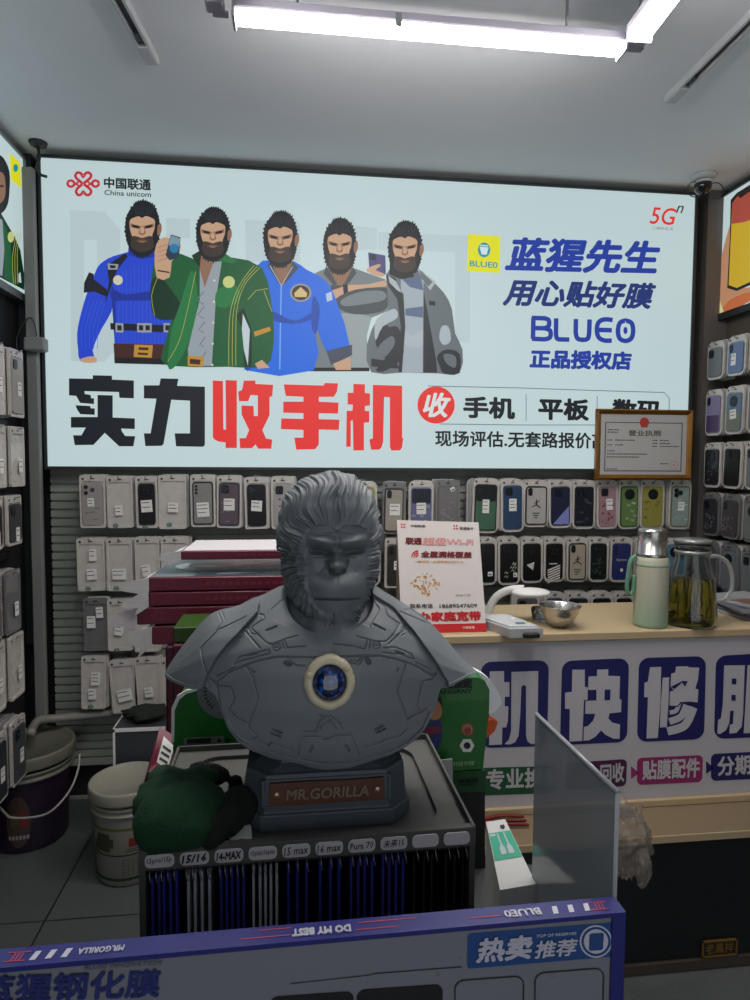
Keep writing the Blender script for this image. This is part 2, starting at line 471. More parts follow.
# network operator's mark: knot of hearts
g = Art('knot_emblem'); rd = c('emblem_red', (196, 42, 56))
def hp(u, v): return (60+u/4.545, 160+v/4.545)
for P_, w in (([(105, 108), (80, 88), (70, 72), (80, 58), (96, 62), (106, 78), (116, 62), (132, 58), (142, 72), (132, 88), (105, 108)], 2.7),
              ([(105, 108), (80, 130), (74, 146), (84, 160), (98, 156), (106, 144), (116, 156), (130, 160), (142, 146), (134, 130), (105, 108)], 2.7)):
    g.line([hp(*p) for p in spline(P_, 4, False)], w, rd)
for cx_ in (50, 162):
    cc = [hp(cx_+15*math.cos(a*PI/12), 108+14*math.sin(a*PI/12)) for a in range(25)]
    g.line(cc, 2.5, rd)
g.line([hp(62, 100), hp(90, 122)], 1.8, rd); g.line([hp(62, 118), hp(90, 96)], 1.8, rd); g.line([hp(150, 100), hp(122, 122)], 1.8, rd); g.line([hp(150, 118), hp(122, 96)], 1.8, rd)
g.build()
word('lettering', '中国联通', [(104, 188.5), (151, 191), (151, 179.5), (104, 177)], ink, .035, parent=BOX)
word('lettering', 'China unicom', [(104.5, 195), (151, 197.5), (151.5, 192), (104.5, 190)], ink, .012, parent=BOX)
word('lettering', '5G', [(650, 224), (674, 225.5), (676, 208.5), (652, 207)], red, .01, .12, parent=BOX)
word('lettering', 'n', [(676, 213), (682, 213.4), (684, 206), (678, 205.6)], ink, .0, .12, parent=BOX)
word('lettering', '二维码生活', [(652, 229.5), (673, 230.5), (673, 227.5), (652, 226.5)], c('grey_ink', (110, 110, 116)), .0, parent=BOX)
# big heading, drawn stroke by stroke
def sc(f0, fs): return lambda pts: [(f0[0]+u/fs, f0[1]+v/fs) for u, v in pts]
K6 = sc((60, 370), 4.167); K7 = sc((230, 370), 4.167)
h = Art('heading_black')
h.poly(K6([(38, 35), (137, 37), (137, 22), (217, 24), (217, 40), (308, 44), (308, 118), (248, 116), (246, 92), (102, 88), (104, 100), (128, 104), (130, 118), (142, 118), (142, 142), (84, 137), (68, 108), (38, 106)]), ink)
h.poly(K6([(65, 147), (126, 150), (129, 160), (145, 160), (145, 187), (85, 184), (72, 165)]), ink)
h.poly(K6([(157, 104), (220, 106), (220, 198), (312, 202), (312, 246), (255, 244), (258, 255), (272, 275), (314, 276), (306, 318), (247, 318), (187, 262), (140, 312), (62, 313), (55, 272), (90, 272), (108, 240), (46, 240), (46, 196), (157, 196)]), ink)
h.poly(K6([(350, 64), (414, 64), (420, 35), (494, 37), (488, 66), (604, 70), (604, 312), (597, 320), (484, 318), (478, 264), (542, 264), (542, 128), (464, 124), (432, 308), (424, 316), (356, 317), (350, 264), (378, 264), (402, 120), (350, 118)]), ink)
h.build()
h = Art('heading_red')
h.poly(K6([(637, 44), (679, 46), (681, 248), (692, 248), (690, 42), (737, 44), (737, 325), (690, 325), (690, 302), (660, 298), (645, 290), (637, 280)]), red)
h.poly(K7([(58, 44), (106, 44), (106, 58), (180, 62), (176, 110), (165, 112), (165, 188), (135, 250), (150, 285), (176, 290), (172, 328), (118, 328), (106, 310), (92, 326), (42, 326), (40, 284), (66, 284), (80, 250), (48, 185), (48, 148), (98, 150), (100, 192), (116, 192), (116, 106), (86, 104), (76, 130), (38, 130), (34, 90), (50, 84)]), red)
h.poly(K7([(224, 60), (390, 65), (396, 54), (450, 56), (446, 90), (432, 112), (370, 112), (370, 132), (452, 136), (450, 182), (370, 180), (370, 205), (456, 207), (453, 250), (370, 248), (370, 310), (355, 330), (276, 332), (268, 282), (306, 282), (306, 250), (212, 246), (214, 202), (306, 204), (306, 180), (222, 178), (222, 132), (306, 132), (306, 112), (232, 108)]), red)
h.poly(K7([(514, 58), (562, 60), (562, 96), (583, 98), (583, 148), (562, 150), (562, 170), (580, 172), (580, 218), (558, 220), (558, 335), (514, 335), (512, 210), (503, 212), (503, 320), (484, 320), (486, 170), (510, 170), (512, 145), (490, 143), (490, 95), (514, 95)]), red)
h.poly(K7([(595, 62), (717, 66), (717, 284), (722, 286), (716, 325), (708, 335), (672, 335), (666, 320), (666, 114), (642, 112), (638, 300), (630, 325), (620, 332), (588, 332), (580, 290), (595, 285)]), red)
h.build()
# red roundel and the service lines
h = Art('red_roundel'); h.poly(circ(436, 405, 18.6, 40), red); h.build()
word('lettering', '收', [(423, 417), (449, 418), (450, 393), (425, 392)], c('roundel_white', (214, 226, 226)), .03, .15, parent=BOX, lift=.002)
word('lettering', '手机', [(463, 418), (515, 419.5), (515, 397.5), (463, 396)], ink, .04, parent=BOX)
word('lettering', '平板', [(538, 420), (589, 421), (589, 399), (538, 397.5)], ink, .04, parent=BOX)
word('lettering', '数码', [(612, 421.5), (661, 422), (661, 400), (612, 398.5)], ink, .04, parent=BOX)
word('lettering', '现场评估.无套路报价高', [(435, 446.5), (607, 449), (607, 433), (435, 430)], ink, .025, parent=BOX)
h = Art('rule_lines')
fr = [(428, 386), (520, 388), (610, 391), (664, 392.5), (669, 398), (669, 418), (664, 424), (610, 425), (520, 425), (440, 424)]
h.line(fr, .8, c('thin_blue_grey', (96, 120, 134))); h.line([(526, 394), (526, 421)], .7, c('thin_blue_grey', (96, 120, 134))); h.line([(597, 396), (597, 422)], .7, c('thin_blue_grey', (96, 120, 134)))
h.build()
# yellow badge
h = Art('yellow_badge'); ye = c('badge_yellow', (228, 226, 32))
h.poly([(468, 234), (500, 236.5), (499.5, 273), (467, 271)], ye)
h.poly(circ(484, 250, 6.2, 28, 7.4), c('badge_teal', (32, 148, 170))); h.poly([(479.5, 247), (488.5, 247.5), (486.5, 255), (481.5, 254.5)], c('badge_pale', (210, 230, 232))); h.poly([(480, 245), (488, 245.4), (488, 246.6), (480, 246.2)], c('badge_pale', (210, 230, 232)))
h.build()
word('lettering', 'BLUE0', [(469.5, 266.5), (497.5, 268.5), (497.5, 262.5), (469.5, 260.5)], c('badge_teal', (32, 148, 170)), .02, parent=BOX, lift=.0025)
word('lettering', '蓝猩先生', [(507, 271.5), (658.5, 275), (661, 241), (510, 237)], bluei, .038, .16, parent=BOX)
word('lettering', '用心贴好膜', [(504, 306), (652, 309.5), (655, 283), (508, 278)], navy, .036, .16, parent=BOX)
# brand word with open letterforms, in rounded strokes
h = Art('brand_word')
def st(pts, w=4.6): h.line(pts, w, bluei); 
K5 = sc((500, 225), 4.412)
def stk(pts): st(K5(pts))
for P_ in ([(147, 408), (145, 503)], [(140, 410), (200, 412)], [(145, 455), (200, 456)], [(140, 502), (200, 505)],
           spline([(195, 412), (214, 420), (214, 446), (195, 456)], 4, False), spline([(195, 456), (220, 466), (220, 496), (195, 505)], 4, False),
           [(247, 412), (246, 485)], spline([(246, 480), (250, 500), (264, 506)], 4, False), [(260, 505), (305, 506)],
           [(334, 415), (333, 480)], spline([(333, 475), (340, 500), (362, 507), (386, 502), (392, 478)], 4, False), [(392, 482), (394, 417)],
           spline([(496, 420), (460, 417), (434, 430), (426, 462), (434, 496), (460, 510), (492, 510)], 4, False), [(430, 463), (492, 465)],
           spline([(552, 422), (528, 432), (519, 465), (526, 500), (552, 512), (578, 500), (586, 466), (578, 432), (552, 422)], 4, False)):
    stk(P_)
h.poly(K5(circ(552, 466, 9, 16, 16)), bluei)
h.build()
word('lettering', '正品授权店', [(529, 368.5), (631, 370.5), (632, 351.5), (530.5, 349)], bluei, .05, parent=BOX)

# five standing figures, drawn plainly: dark hair and beard, tan face, coloured jackets
skin = c('skin', (196, 158, 128)); skin2 = c('skin_dark', (140, 104, 82)); hair = c('hair', (22, 24, 30)); hair2 = c('hair_shine', (52, 60, 72)); lip = c('mouth_line', (96, 66, 54)); beardc = c('beard', (60, 50, 46))
def face(a, cx_, cy_, w, h_, tilt=0):
    """head with swept dark hair and full beard: cx cy centre of face, w h half sizes of the whole head"""
    def R_(pts): return [(cx_+x*w+y*h_*tilt, cy_+y*h_) for x, y in pts]
    rj = random.Random(int(cx_)); out = []
    base = spline([(-.5, -.88), (-.2, -1.03), (.25, -1.04), (.68, -.84), (.94, -.4), (.98, .1), (.86, .56), (.6, .86), (.1, 1.04), (-.4, .96), (-.78, .64), (-.95, .1), (-.88, -.46)], 7)
    for i_, (x_, y_) in enumerate(base):
        k_ = 1+(rj.uniform(.0, .09) if i_ % 2 else -.02); out.append((x_*k_, y_*k_))
    a.poly(R_(out), hair)
    a.poly(R_([(.86, -.1), (1.04, -.2), (1.08, .05), (.95, .25), (.84, .2)]), skin2, 4)
    a.poly(R_([(-.68, -.30), (-.5, -.40), (-.2, -.46), (0, -.40), (.2, -.47), (.5, -.41), (.70, -.30), (.68, 0), (.56, .24), (.54, .56), (.1, .68), (-.35, .62), (-.54, .3), (-.68, 0)]), skin, 4)
    a.poly(R_([(-.66, -.2), (-.1, -.1), (.1, -.1), (.66, -.2), (.66, -.07), (.14, .02), (-.14, .02), (-.66, -.07)]), skin2)
    for sx in (-1, 1): a.poly(R_([(sx*.14, -.1), (sx*.58, -.16), (sx*.5, -.04), (sx*.2, -.02)]), hair)
    a.poly(R_([(-.09, -.02), (.09, -.02), (.2, .16), (0, .24), (-.2, .16)]), skin2, 3); a.poly(R_([(-.07, -.06), (.07, -.06), (.11, .12), (0, .16), (-.11, .12)]), skin, 3)
    a.poly(R_([(-.56, .30), (-.3, .28), (0, .34), (.3, .28), (.56, .30), (.6, .7), (0, .86), (-.6, .7)]), beardc, 3); a.poly(R_([(-.3, .44), (0, .40), (.3, .44), (0, .52)]), skin2, 2)
    a.line(R_([(-.34, .46), (0, .42), (.34, .46)]), .8, lip)
    for k in range(7):
        x = -.6+k*.2
        a.line(R_([(x*.6+.1, -.50), (x*.8+.06, -.70), (x, -.86)]), .45, hair2)
FB = [.0008]
def fig(name): FB[0] += .0012; return Art(name, step=.000012, base=FB[0])
K1 = sc((60, 160), 4.545); K2 = sc((200, 190), 5.264); K3 = sc((310, 200), 4.412)
# fourth: grey shirt
a = fig('printed_figure_grey'); gs = c('shirt_grey', (112, 124, 128)); gs2 = c('shirt_grey_dark', (64, 72, 76)); gs3 = c('shirt_grey_pale', (146, 158, 160))
a.poly(K3([(0, 335), (40, 315), (75, 300), (190, 300), (240, 318), (330, 350), (350, 380), (345, 490), (270, 520), (250, 600), (262, 752), (20, 752), (10, 600)]), gs)
a.poly(K3([(75, 285), (120, 380), (150, 376), (190, 290), (180, 260), (85, 260)]), skin2)
a.poly(K3([(72, 290), (120, 372), (104, 378), (60, 325)]), gs2); a.poly(K3([(190, 296), (150, 372), (170, 370), (205, 322)]), gs2)
a.poly(K3([(130, 500), (150, 600), (160, 752), (262, 752), (250, 600), (268, 515), (200, 500)]), gs3)
a.poly(K3([(90, 375), (150, 378), (150, 415), (100, 430)]), gs2)
a.poly(K3([(95, 400), (165, 376), (260, 372), (330, 355), (345, 380), (250, 392), (170, 410), (110, 440)]), skin)
a.poly(K3([(145, 372), (166, 372), (168, 414), (148, 414)]), hair)
a.poly(K3([(110, 440), (200, 396), (345, 388), (350, 440), (320, 492), (200, 505), (130, 480)]), gs2, 3)
a.poly(K3([(140, 440), (220, 406), (320, 402), (330, 440), (240, 460), (150, 468)]), gs, 3)
a.poly(K3([(0, 740), (262, 740), (262, 756), (0, 756)]), hair)
face(a, 310+130/4.412, 200+205/4.412, 17, 27)
a.build()
# fifth: silver leather jacket
a = fig('printed_figure_silver'); sv = c('silver', (98, 108, 114)); sv2 = c('silver_dark', (36, 42, 48)); sv3 = c('silver_pale', (168, 180, 186)); tee = c('tee_pale', (158, 170, 180)); teeb = c('tee_blue', (86, 104, 136))
a.poly(K3([(335, 330), (380, 300), (470, 300), (530, 350), (590, 410), (625, 480), (640, 590), (672, 660), (660, 765), (560, 765), (400, 762), (270, 760), (250, 640), (300, 520), (345, 490)]), sv, 2)
a.poly(K3([(400, 345), (500, 345), (500, 762), (400, 762)]), tee)
a.poly(K3([(400, 345), (490, 345), (500, 400), (440, 385)]), teeb); a.poly(K3([(420, 480), (498, 470), (498, 520), (420, 510)]), teeb)
a.poly(K3([(405, 560), (450, 600), (498, 570), (498, 640), (440, 650), (405, 620)]), sv3, 2)
a.poly(K3([(385, 560), (410, 620), (405, 700), (330, 755), (290, 750), (330, 700), (290, 640), (300, 540), (350, 560)]), sv2, 3)
a.poly(K3([(335, 330), (375, 345), (412, 420), (420, 560), (405, 762), (390, 762), (400, 560), (385, 440), (345, 380)]), sv2)
a.poly(K3([(345, 335), (380, 360), (405, 410), (385, 400), (350, 365)]), sv3)
a.poly(K3([(470, 300), (555, 362), (530, 400), (500, 360)]), sv3); a.poly(K3([(480, 306), (540, 362), (520, 384), (490, 345)]), sv)
a.poly(K3([(500, 400), (515, 480), (555, 700), (560, 762), (498, 762)]), sv2)
a.poly(K3([(525, 440), (560, 470), (590, 560), (575, 620), (545, 600), (530, 520)]), sv, 3)
a.poly(K3([(560, 640), (590, 560), (600, 480), (620, 560), (670, 660), (655, 700), (610, 690), (570, 740)]), sv, 3)
a.poly(K3([(580, 560), (610, 560), (620, 620), (590, 640), (570, 610)]), sv3, 4)
a.poly(K3([(560, 690), (600, 660), (660, 680), (655, 765), (590, 765), (570, 730)]), sv2, 3)
a.poly(K3([(590, 680), (640, 690), (640, 740), (600, 720)]), sv, 3)
a.poly(K3([(300, 520), (370, 480), (385, 520), (320, 560), (290, 620), (285, 560)]), sv3, 3)
a.poly(K3([(300, 650), (360, 600), (372, 640), (320, 700)]), sv, 3); a.poly(K3([(270, 700), (380, 715), (395, 745), (270, 735)]), sv2)
a.poly(K3([(524, 445), (552, 448), (552, 468), (526, 464)]), hair)
a.poly(K3([(350, 330), (352, 270), (440, 300), (460, 340), (400, 350)]), hair)
face(a, 310+418/4.412, 200+218/4.412, 17.5, 27)
# hand with phone
a.poly(K3([(256, 232), (332, 246), (334, 330), (262, 315)]), c('phone_violet', (74, 74, 122)))
a.poly(K3([(262, 238), (290, 244), (292, 270), (264, 264)]), c('phone_violet_dark', (44, 44, 76)))
a.poly(K3([(250, 305), (300, 284), (312, 292), (290, 310), (330, 328), (310, 340), (262, 322)]), skin, 3)
a.build()
# third: bright blue zip jacket
a = fig('printed_figure_blue_zip'); bl_ = c('jacket_blue', (28, 104, 220)); bl2 = c('jacket_blue_dark', (18, 70, 168)); bl3 = c('jacket_line', (110, 170, 236)); cuff = c('cuff_grey', (66, 74, 92))
a.poly(K2([(230, 640), (250, 600), (300, 400), (370, 372), (490, 375), (560, 420), (650, 470), (700, 540), (737, 660), (737, 845), (668, 860), (620, 740), (605, 760), (600, 950), (235, 948)]), bl_, 2)
a.poly(K2([(700, 540), (760, 700), (795, 850), (690, 880), (665, 840), (640, 740), (610, 620)]), bl_)
a.poly(K2([(665, 848), (800, 815), (800, 870), (690, 922)]), cuff); a.poly(K2([(700, 915), (790, 880), (795, 948), (715, 948)]), skin)
a.poly(K2([(370, 380), (420, 500), (440, 500), (490, 385), (470, 350), (390, 350)]), skin2); a.poly(K2([(372, 375), (422, 502), (400, 470), (355, 400)]), cuff); a.poly(K2([(488, 378), (440, 502), (470, 470), (520, 410)]), cuff)
a.line(K2([(428, 500), (424, 700), (420, 945)]), 1.3, bl3)
a.line(K2([(368, 400), (428, 505), (488, 405)]), .7, c('white_line', (190, 206, 214)))
a.poly(K2([(385, 640), (500, 690), (600, 640), (590, 680), (500, 705), (390, 690)]), bl2, 3)
a.poly(K2([(596, 560), (630, 620), (620, 720), (606, 760), (585, 700)]), bl2, 3); a.poly(K2([(270, 560), (300, 640), (280, 900), (240, 940), (250, 700)]), bl2, 3)
a.poly(K2(circ(530, 542, 56, 28, 48)), c('patch_grey', (150, 150, 140))); a.poly(K2(circ(530, 542, 46, 28, 39)), c('patch_brown', (54, 38, 28))); a.poly(K2([(495, 545), (530, 512), (565, 545), (560, 565), (500, 565)]), c('patch_cream', (206, 184, 130)))
a.poly(K2([(662, 548), (692, 536), (698, 580), (668, 590)]), c('flag_pale', (180, 196, 220)))
face(a, 200+422/5.264, 190+262/5.264, 17.5, 27)
a.build()
# first: blue ribbed pullover with harness
a = fig('printed_figure_pullover'); bp_ = c('pullover_blue', (34, 68, 204)); bp2 = c('pullover_dark', (24, 46, 150)); bp3 = c('pullover_rib', (54, 92, 224)); strap = c('strap_black', (22, 24, 32)); leather = c('belt_brown', (66, 34, 30)); gold = c('buckle_gold', (188, 138, 50)); silv = c('buckle_silver', (150, 156, 160))
a.poly(K1([(310, 420), (240, 440), (200, 470), (215, 560), (240, 680), (250, 840), (520, 840), (560, 600), (580, 490), (530, 455), (440, 420)]), bp_)
a.poly(K1([(245, 442), (200, 462), (172, 490), (150, 545), (120, 620), (92, 720), (80, 790), (84, 860), (95, 915), (160, 905), (150, 865), (190, 770), (236, 690), (245, 600), (240, 500)]), bp_, 2)
a.poly(K1([(250, 925), (245, 835), (520, 840), (515, 930)]), leather)
for k in range(16):
    x = 250+k*18; a.line(K1([(x, 470+abs(k-8)*6), (x+2, 836)]), .5, bp3)
for k in range(5):
    x = 100+k*18; a.line(K1([(x+35, 640), (x, 760), (x, 860)]), .5, bp3)
a.poly(K1([(235, 590), (300, 612), (400, 600), (420, 620), (400, 640), (300, 640), (240, 640)]), bp2, 3)
a.poly(K1([(240, 690), (236, 560), (250, 600), (258, 760), (250, 800)]), bp2)
a.poly(K1([(312, 400), (440, 400), (440, 440), (375, 452), (312, 432)]), bp2)
a.poly(K1([(225, 555), (215, 480), (300, 425), (310, 440), (262, 500), (240, 560), (205, 660), (212, 620)]), strap)
a.poly(K1([(125, 560), (150, 540), (215, 590), (215, 625), (160, 600), (110, 600)]), strap); a.poly(K1([(112, 560), (134, 512), (156, 520), (150, 600), (110, 605)]), strap)
a.poly(K1([(218, 472), (268, 476), (262, 500), (220, 500)]), silv); a.poly(K1([(228, 479), (256, 482), (252, 494), (230, 493)]), strap)
a.poly(K1(circ(265, 548, 22, 24)), c('badge_cream', (206, 206, 176)))
a.poly(K1([(230, 742), (540, 755), (540, 788), (232, 772)]), strap)
for x in (272, 370, 400, 490):
    a.poly(K1([(x-18, 742), (x+18, 744), (x+18, 786), (x-18, 784)]), silv); a.poly(K1([(x-10, 752), (x+10, 753), (x+10, 776), (x-10, 775)]), strap)
a.poly(K1([(250, 925), (248, 898), (520, 905), (515, 932)]), strap)
a.poly(K1([(340, 840), (424, 843), (418, 900), (336, 896)]), gold); a.poly(K1([(360, 852), (405, 854), (402, 866), (358, 864)]), leather); a.poly(K1([(356, 876), (402, 878), (400, 888), (355, 886)]), leather)
a.poly(K1([(95, 905), (158, 892), (168, 920), (110, 922)]), skin, 2)
face(a, 60+375/4.545, 160+315/4.545, 18, 27)
a.build()
# second: dark green jacket holding up a can
a = fig('printed_figure_green_jacket'); gr = c('jacket_green', (18, 88, 48)); gr2 = c('jacket_green_dark', (10, 48, 30)); gr3 = c('jacket_green_light', (30, 116, 62)); gl = c('gold_line', (176, 176, 84)); sh = c('shirt_pale', (148, 158, 166)); sh2 = c('shirt_shade', (112, 122, 132)); btn = c('button_cream', (214, 214, 186))
a.poly([(154, 262), (170, 250), (200, 262), (232, 258), (262, 268), (271, 300), (274, 330), (271, 360), (258, 368), (228, 367), (168, 366), (163, 350), (172, 318), (156, 318), (152, 300)], gr, 2)
a.poly([(200, 262), (222, 262), (216, 300), (212, 366), (190, 366), (188, 350), (200, 300)], sh)
a.poly([(196, 254), (205, 288), (214, 262), (214, 250)], skin2)
for k in range(5): a.line([(204+k*.5, 292+k*15), (197+k, 300+k*15), (204, 305+k*14)], 1.2, sh2)
a.poly([(151, 284), (158, 276), (164, 280), (182, 306), (181, 318), (160, 320), (152, 310)], gr2, 3)
a.poly([(182, 300), (192, 270), (198, 300), (190, 340), (176, 366), (168, 366), (172, 330)], gr3, 3)
a.poly([(216, 300), (234, 304), (232, 366), (212, 366)], gr); a.poly([(218, 290), (236, 286), (240, 300), (226, 308), (216, 305)], gr3, 3)
a.poly([(236, 316), (244, 308), (252, 330), (252, 367), (244, 367), (243, 330)], gr2)
a.poly([(243, 314), (250, 330), (248, 366), (244, 350), (242, 330)], c('gap_pale', (190, 206, 212)))
for dx in (0, 5, 10): a.line([(254+dx*.6, 266+dx*.2), (240+dx*.5, 285), (231+dx*.6, 310), (229+dx*.7, 340), (229+dx*.7, 366)], .6, gl, 4)
a.line([(248, 300), (256, 291), (268, 289)], .6, gl); a.line([(264, 291), (272, 312)], .6, gl); a.line([(155, 316), (152, 296), (158, 278)], .5, gl, 3); a.line([(196, 272), (190, 300), (180, 340), (168, 362)], .5, gl, 3)
a.poly([(254, 332), (270, 327), (271, 331), (255, 337)], gold); a.poly([(255, 364), (262, 360), (270, 368), (258, 369)], skin)
a.poly(circ(229, 282.5, 6, 20), c('badge_olive', (196, 204, 130)))
for k in range(5): a.poly(circ(214.5-k*.5, 281+k*21, 1.1, 10), btn)
a.poly([(203, 256), (210, 252), (224, 253), (237, 262), (232, 264), (215, 260)], gr3); a.poly([(192, 256), (202, 250), (200, 268), (195, 262)], gr2)
a.poly([(188, 356), (204, 357), (203, 367), (188, 366)], gold); a.poly([(190, 359), (201, 360), (200, 365), (190, 364)], leather)
a.poly([(157, 278), (170, 278), (172, 262), (180, 253), (180, 243), (168, 238), (160, 240), (155, 252)], skin, 2)
for k in range(4): a.line([(158, 246+k*4.5), (169, 243+k*4.4)], 3.2, skin); a.line([(158, 248+k*4.5), (168, 245.4+k*4.4)], .5, skin2)
a.poly([(171, 235), (181, 238), (179, 258), (170, 261), (166, 256)], c('can_dark', (40, 56, 76))); a.poly([(171, 236), (181, 239), (179, 248), (169, 246)], c('can_pale', (120, 150, 166))); a.poly(circ(174.5, 249, 4.6, 18), c('can_blue', (38, 120, 170)))
a.line([(158, 271), (170, 273)], 1.4, strap)
face(a, 213, 235, 17.5, 26)
a.build()

# ------------------------------------------------------------------ left and right wall lightboxes
def side_box(label, xw, ya, yb, za, zb, sgn):
    t = thing('lightbox_sign', label, 'sign', (xw, (ya+yb)/2, (za+zb)/2))
    MB().box((xw-sgn*.012, (ya+yb)/2, (za+zb)/2), (.024, yb-ya, zb-za)).build('light_panel', M_panel, t)
    mb = MB()
    for (a, b, c_, d) in ((ya-.015, yb+.012, zb, zb+.012), (ya-.015, yb+.012, za-.03, za), (yb, yb+.012, za, zb), (ya-.015, ya, za, zb)):
        mb.box((xw-sgn*.006, (a+b)/2, (c_+d)/2), (.034, b-a, d-c_))
    mb.build('frame', M_metal_g if sgn > 0 else M_metal_d, t)
    return t
XLb = -1.105; XRb = 1.94
zl0 = atX(12, 288, XLb)[2]; zr0 = atX(720, 314, XRb)[2]
LB = side_box('backlit sign high on the left wall with a man in a dark green jacket', XLb, .9, 2.865, zl0, 2.72, 1)
RB = side_box('backlit sign high on the right wall with a hand holding a phone', XRb, .9, atX(705, 260, XRb)[1], zr0, 2.72, -1)
a = Art('printed_figure_green_jacket', 'X', XLb, LB, .00008)
a.poly([(-30, 215), (0, 212), (8, 226), (14, 236), (20, 250), (24, 275), (24, 290), (-30, 262)], gr2, 0)
a.poly([(-30, 222), (-6, 215), (2, 220), (4, 250), (2, 276), (-30, 262)], sh)
a.poly([(2, 220), (10, 238), (12, 270), (16, 285), (4, 278), (4, 250)], gr, 0)
a.poly(circ(10.5, 237, 3.2, 18, 5.5), c('badge_olive', (196, 204, 130)))
for d_ in (0, 2, 4): a.line([(16+d_, 233), (13+d_, 250), (12+d_*1.2, 262), (13+d_, 284)], .5, gl, 3)
a.poly([(18, 274), (20, 272), (21, 283), (18, 282)], c('gap_pale', (190, 206, 212)))
a.poly([(-20, 165), (-5, 155), (3, 158), (9, 172), (9, 190), (7, 205), (0, 214), (-12, 216), (-22, 200)], hair, 3)
a.poly([(-14, 178), (-4, 172), (3, 174), (5, 186), (4, 198), (-2, 204), (-12, 203)], skin2, 3)
a.line([(-8, 186), (3, 186)], 2, hair)
a.poly([(9, 153), (19.5, 162.5), (20.5, 188), (10.5, 180)], ye); a.poly(circ(15, 168, 2.5, 16, 4), c('badge_teal', (32, 148, 170)))
a.build()
a = Art('printed_hand_and_phone', 'X', XRb, RB, .00008)
a.poly([(712, 318), (714, 290), (722, 255), (728, 232), (732, 226), (733, 270), (742, 288), (760, 282), (790, 262), (790, 300), (760, 300), (738, 306), (730, 312)], c('hand_tan', (186, 136, 104)), 2)
a.poly([(722, 312), (730, 300), (750, 292), (750, 300), (733, 311)], c('hand_orange', (190, 104, 62)), 3)
a.poly([(713, 317), (720, 300), (724, 312)], c('hand_glow', (214, 200, 140)))
a.poly([(731, 200), (737, 193), (790, 160), (790, 268), (737, 291), (727.5, 288), (730, 240)], c('phone_body', (38, 34, 34)), 0)
a.poly([(732.6, 203), (738, 196), (790, 165), (790, 264), (737, 288), (729, 285), (731, 240)], c('screen_yellow', (200, 168, 46)))
a.poly([(732.6, 203), (738, 196), (790, 165), (790, 205), (745, 222), (732, 224)], c('screen_red', (168, 76, 62)))
a.poly([(738, 196.5), (746, 190), (790, 164), (790, 169), (748, 193), (741, 198)], c('phone_body', (38, 34, 34)))
a.build()
# ------------------------------------------------------------------ slatted wall
M_slat = mat('slatwall_grey', (144, 149, 140), .5, vary=.06, scale=5)
sl = atY(53, 600, YS)[0]; sr = 1.865
prof = []; z = .17; pitch = .0362
mb = MB()
pts = []
while z < 1.47:
    z2 = min(z+pitch, 1.475)
    pts += [(YS, z+.004), (YS, z2-.005), (YS+.012, z2-.005), (YS+.012, z2+.004)]
    z = z2
pts = [(YS+.03, .17)]+[(YS, .17)]+pts[:-2]+[(YS+.03, pts[-3][1])]
mb.hull([(sl, y, z) for y, z in pts], [(sr, y, z) for y, z in pts])
tag(mb.build('slatwall_panel', M_slat), 'grey slatted display wall below the large white sign', 'slatted wall')

# ------------------------------------------------------------------ phone case packs
M_blister = mat('milky_blister', (192, 188, 182), .28, coat=.3, vary=.05, scale=20)
M_blister2 = mat('clear_blister_edge', (166, 168, 168), .2, coat=.5)
M_blisterd = mat('smoky_blister', (108, 108, 110), .2, coat=.5, vary=.1)
M_label = mat('paper_label', (226, 226, 222), .7)
M_inkd = mat('label_print', (40, 42, 46), .6)
M_sticker = mat('green_round_sticker', (52, 118, 96), .5)
M_lens = mat('lens_glass', (10, 12, 16), .1, coat=1)
M_hook = mat('hook_wire', (150, 150, 150), .3, metal=.8)
PW, PH, PT = .112, .232, .010
def case_mat(col, rough=.35):
    g_ = sum(col)/3; col = tuple(int((v*.72+g_*.28)*.9) for v in col)
    return mat('case_%d_%d_%d' % col, col, rough, vary=.12, scale=60)
def art_marks(mb, kind):
    """printed decoration on a case front (unit: metres, case 0.078 x 0.16, centred at x, top at z)"""
    pass
def pack_frame(o, face):
    """face: 'y' packs on the back wall look towards the viewer; 'x+' left wall packs look right; 'x-' right wall"""
    return {'y': (Vector((1, 0, 0)), Vector((0, -1, 0))), 'x+': (Vector((0, 1, 0)), Vector((1, 0, 0))), 'x-': (Vector((0, -1, 0)), Vector((-1, 0, 0)))}[face]
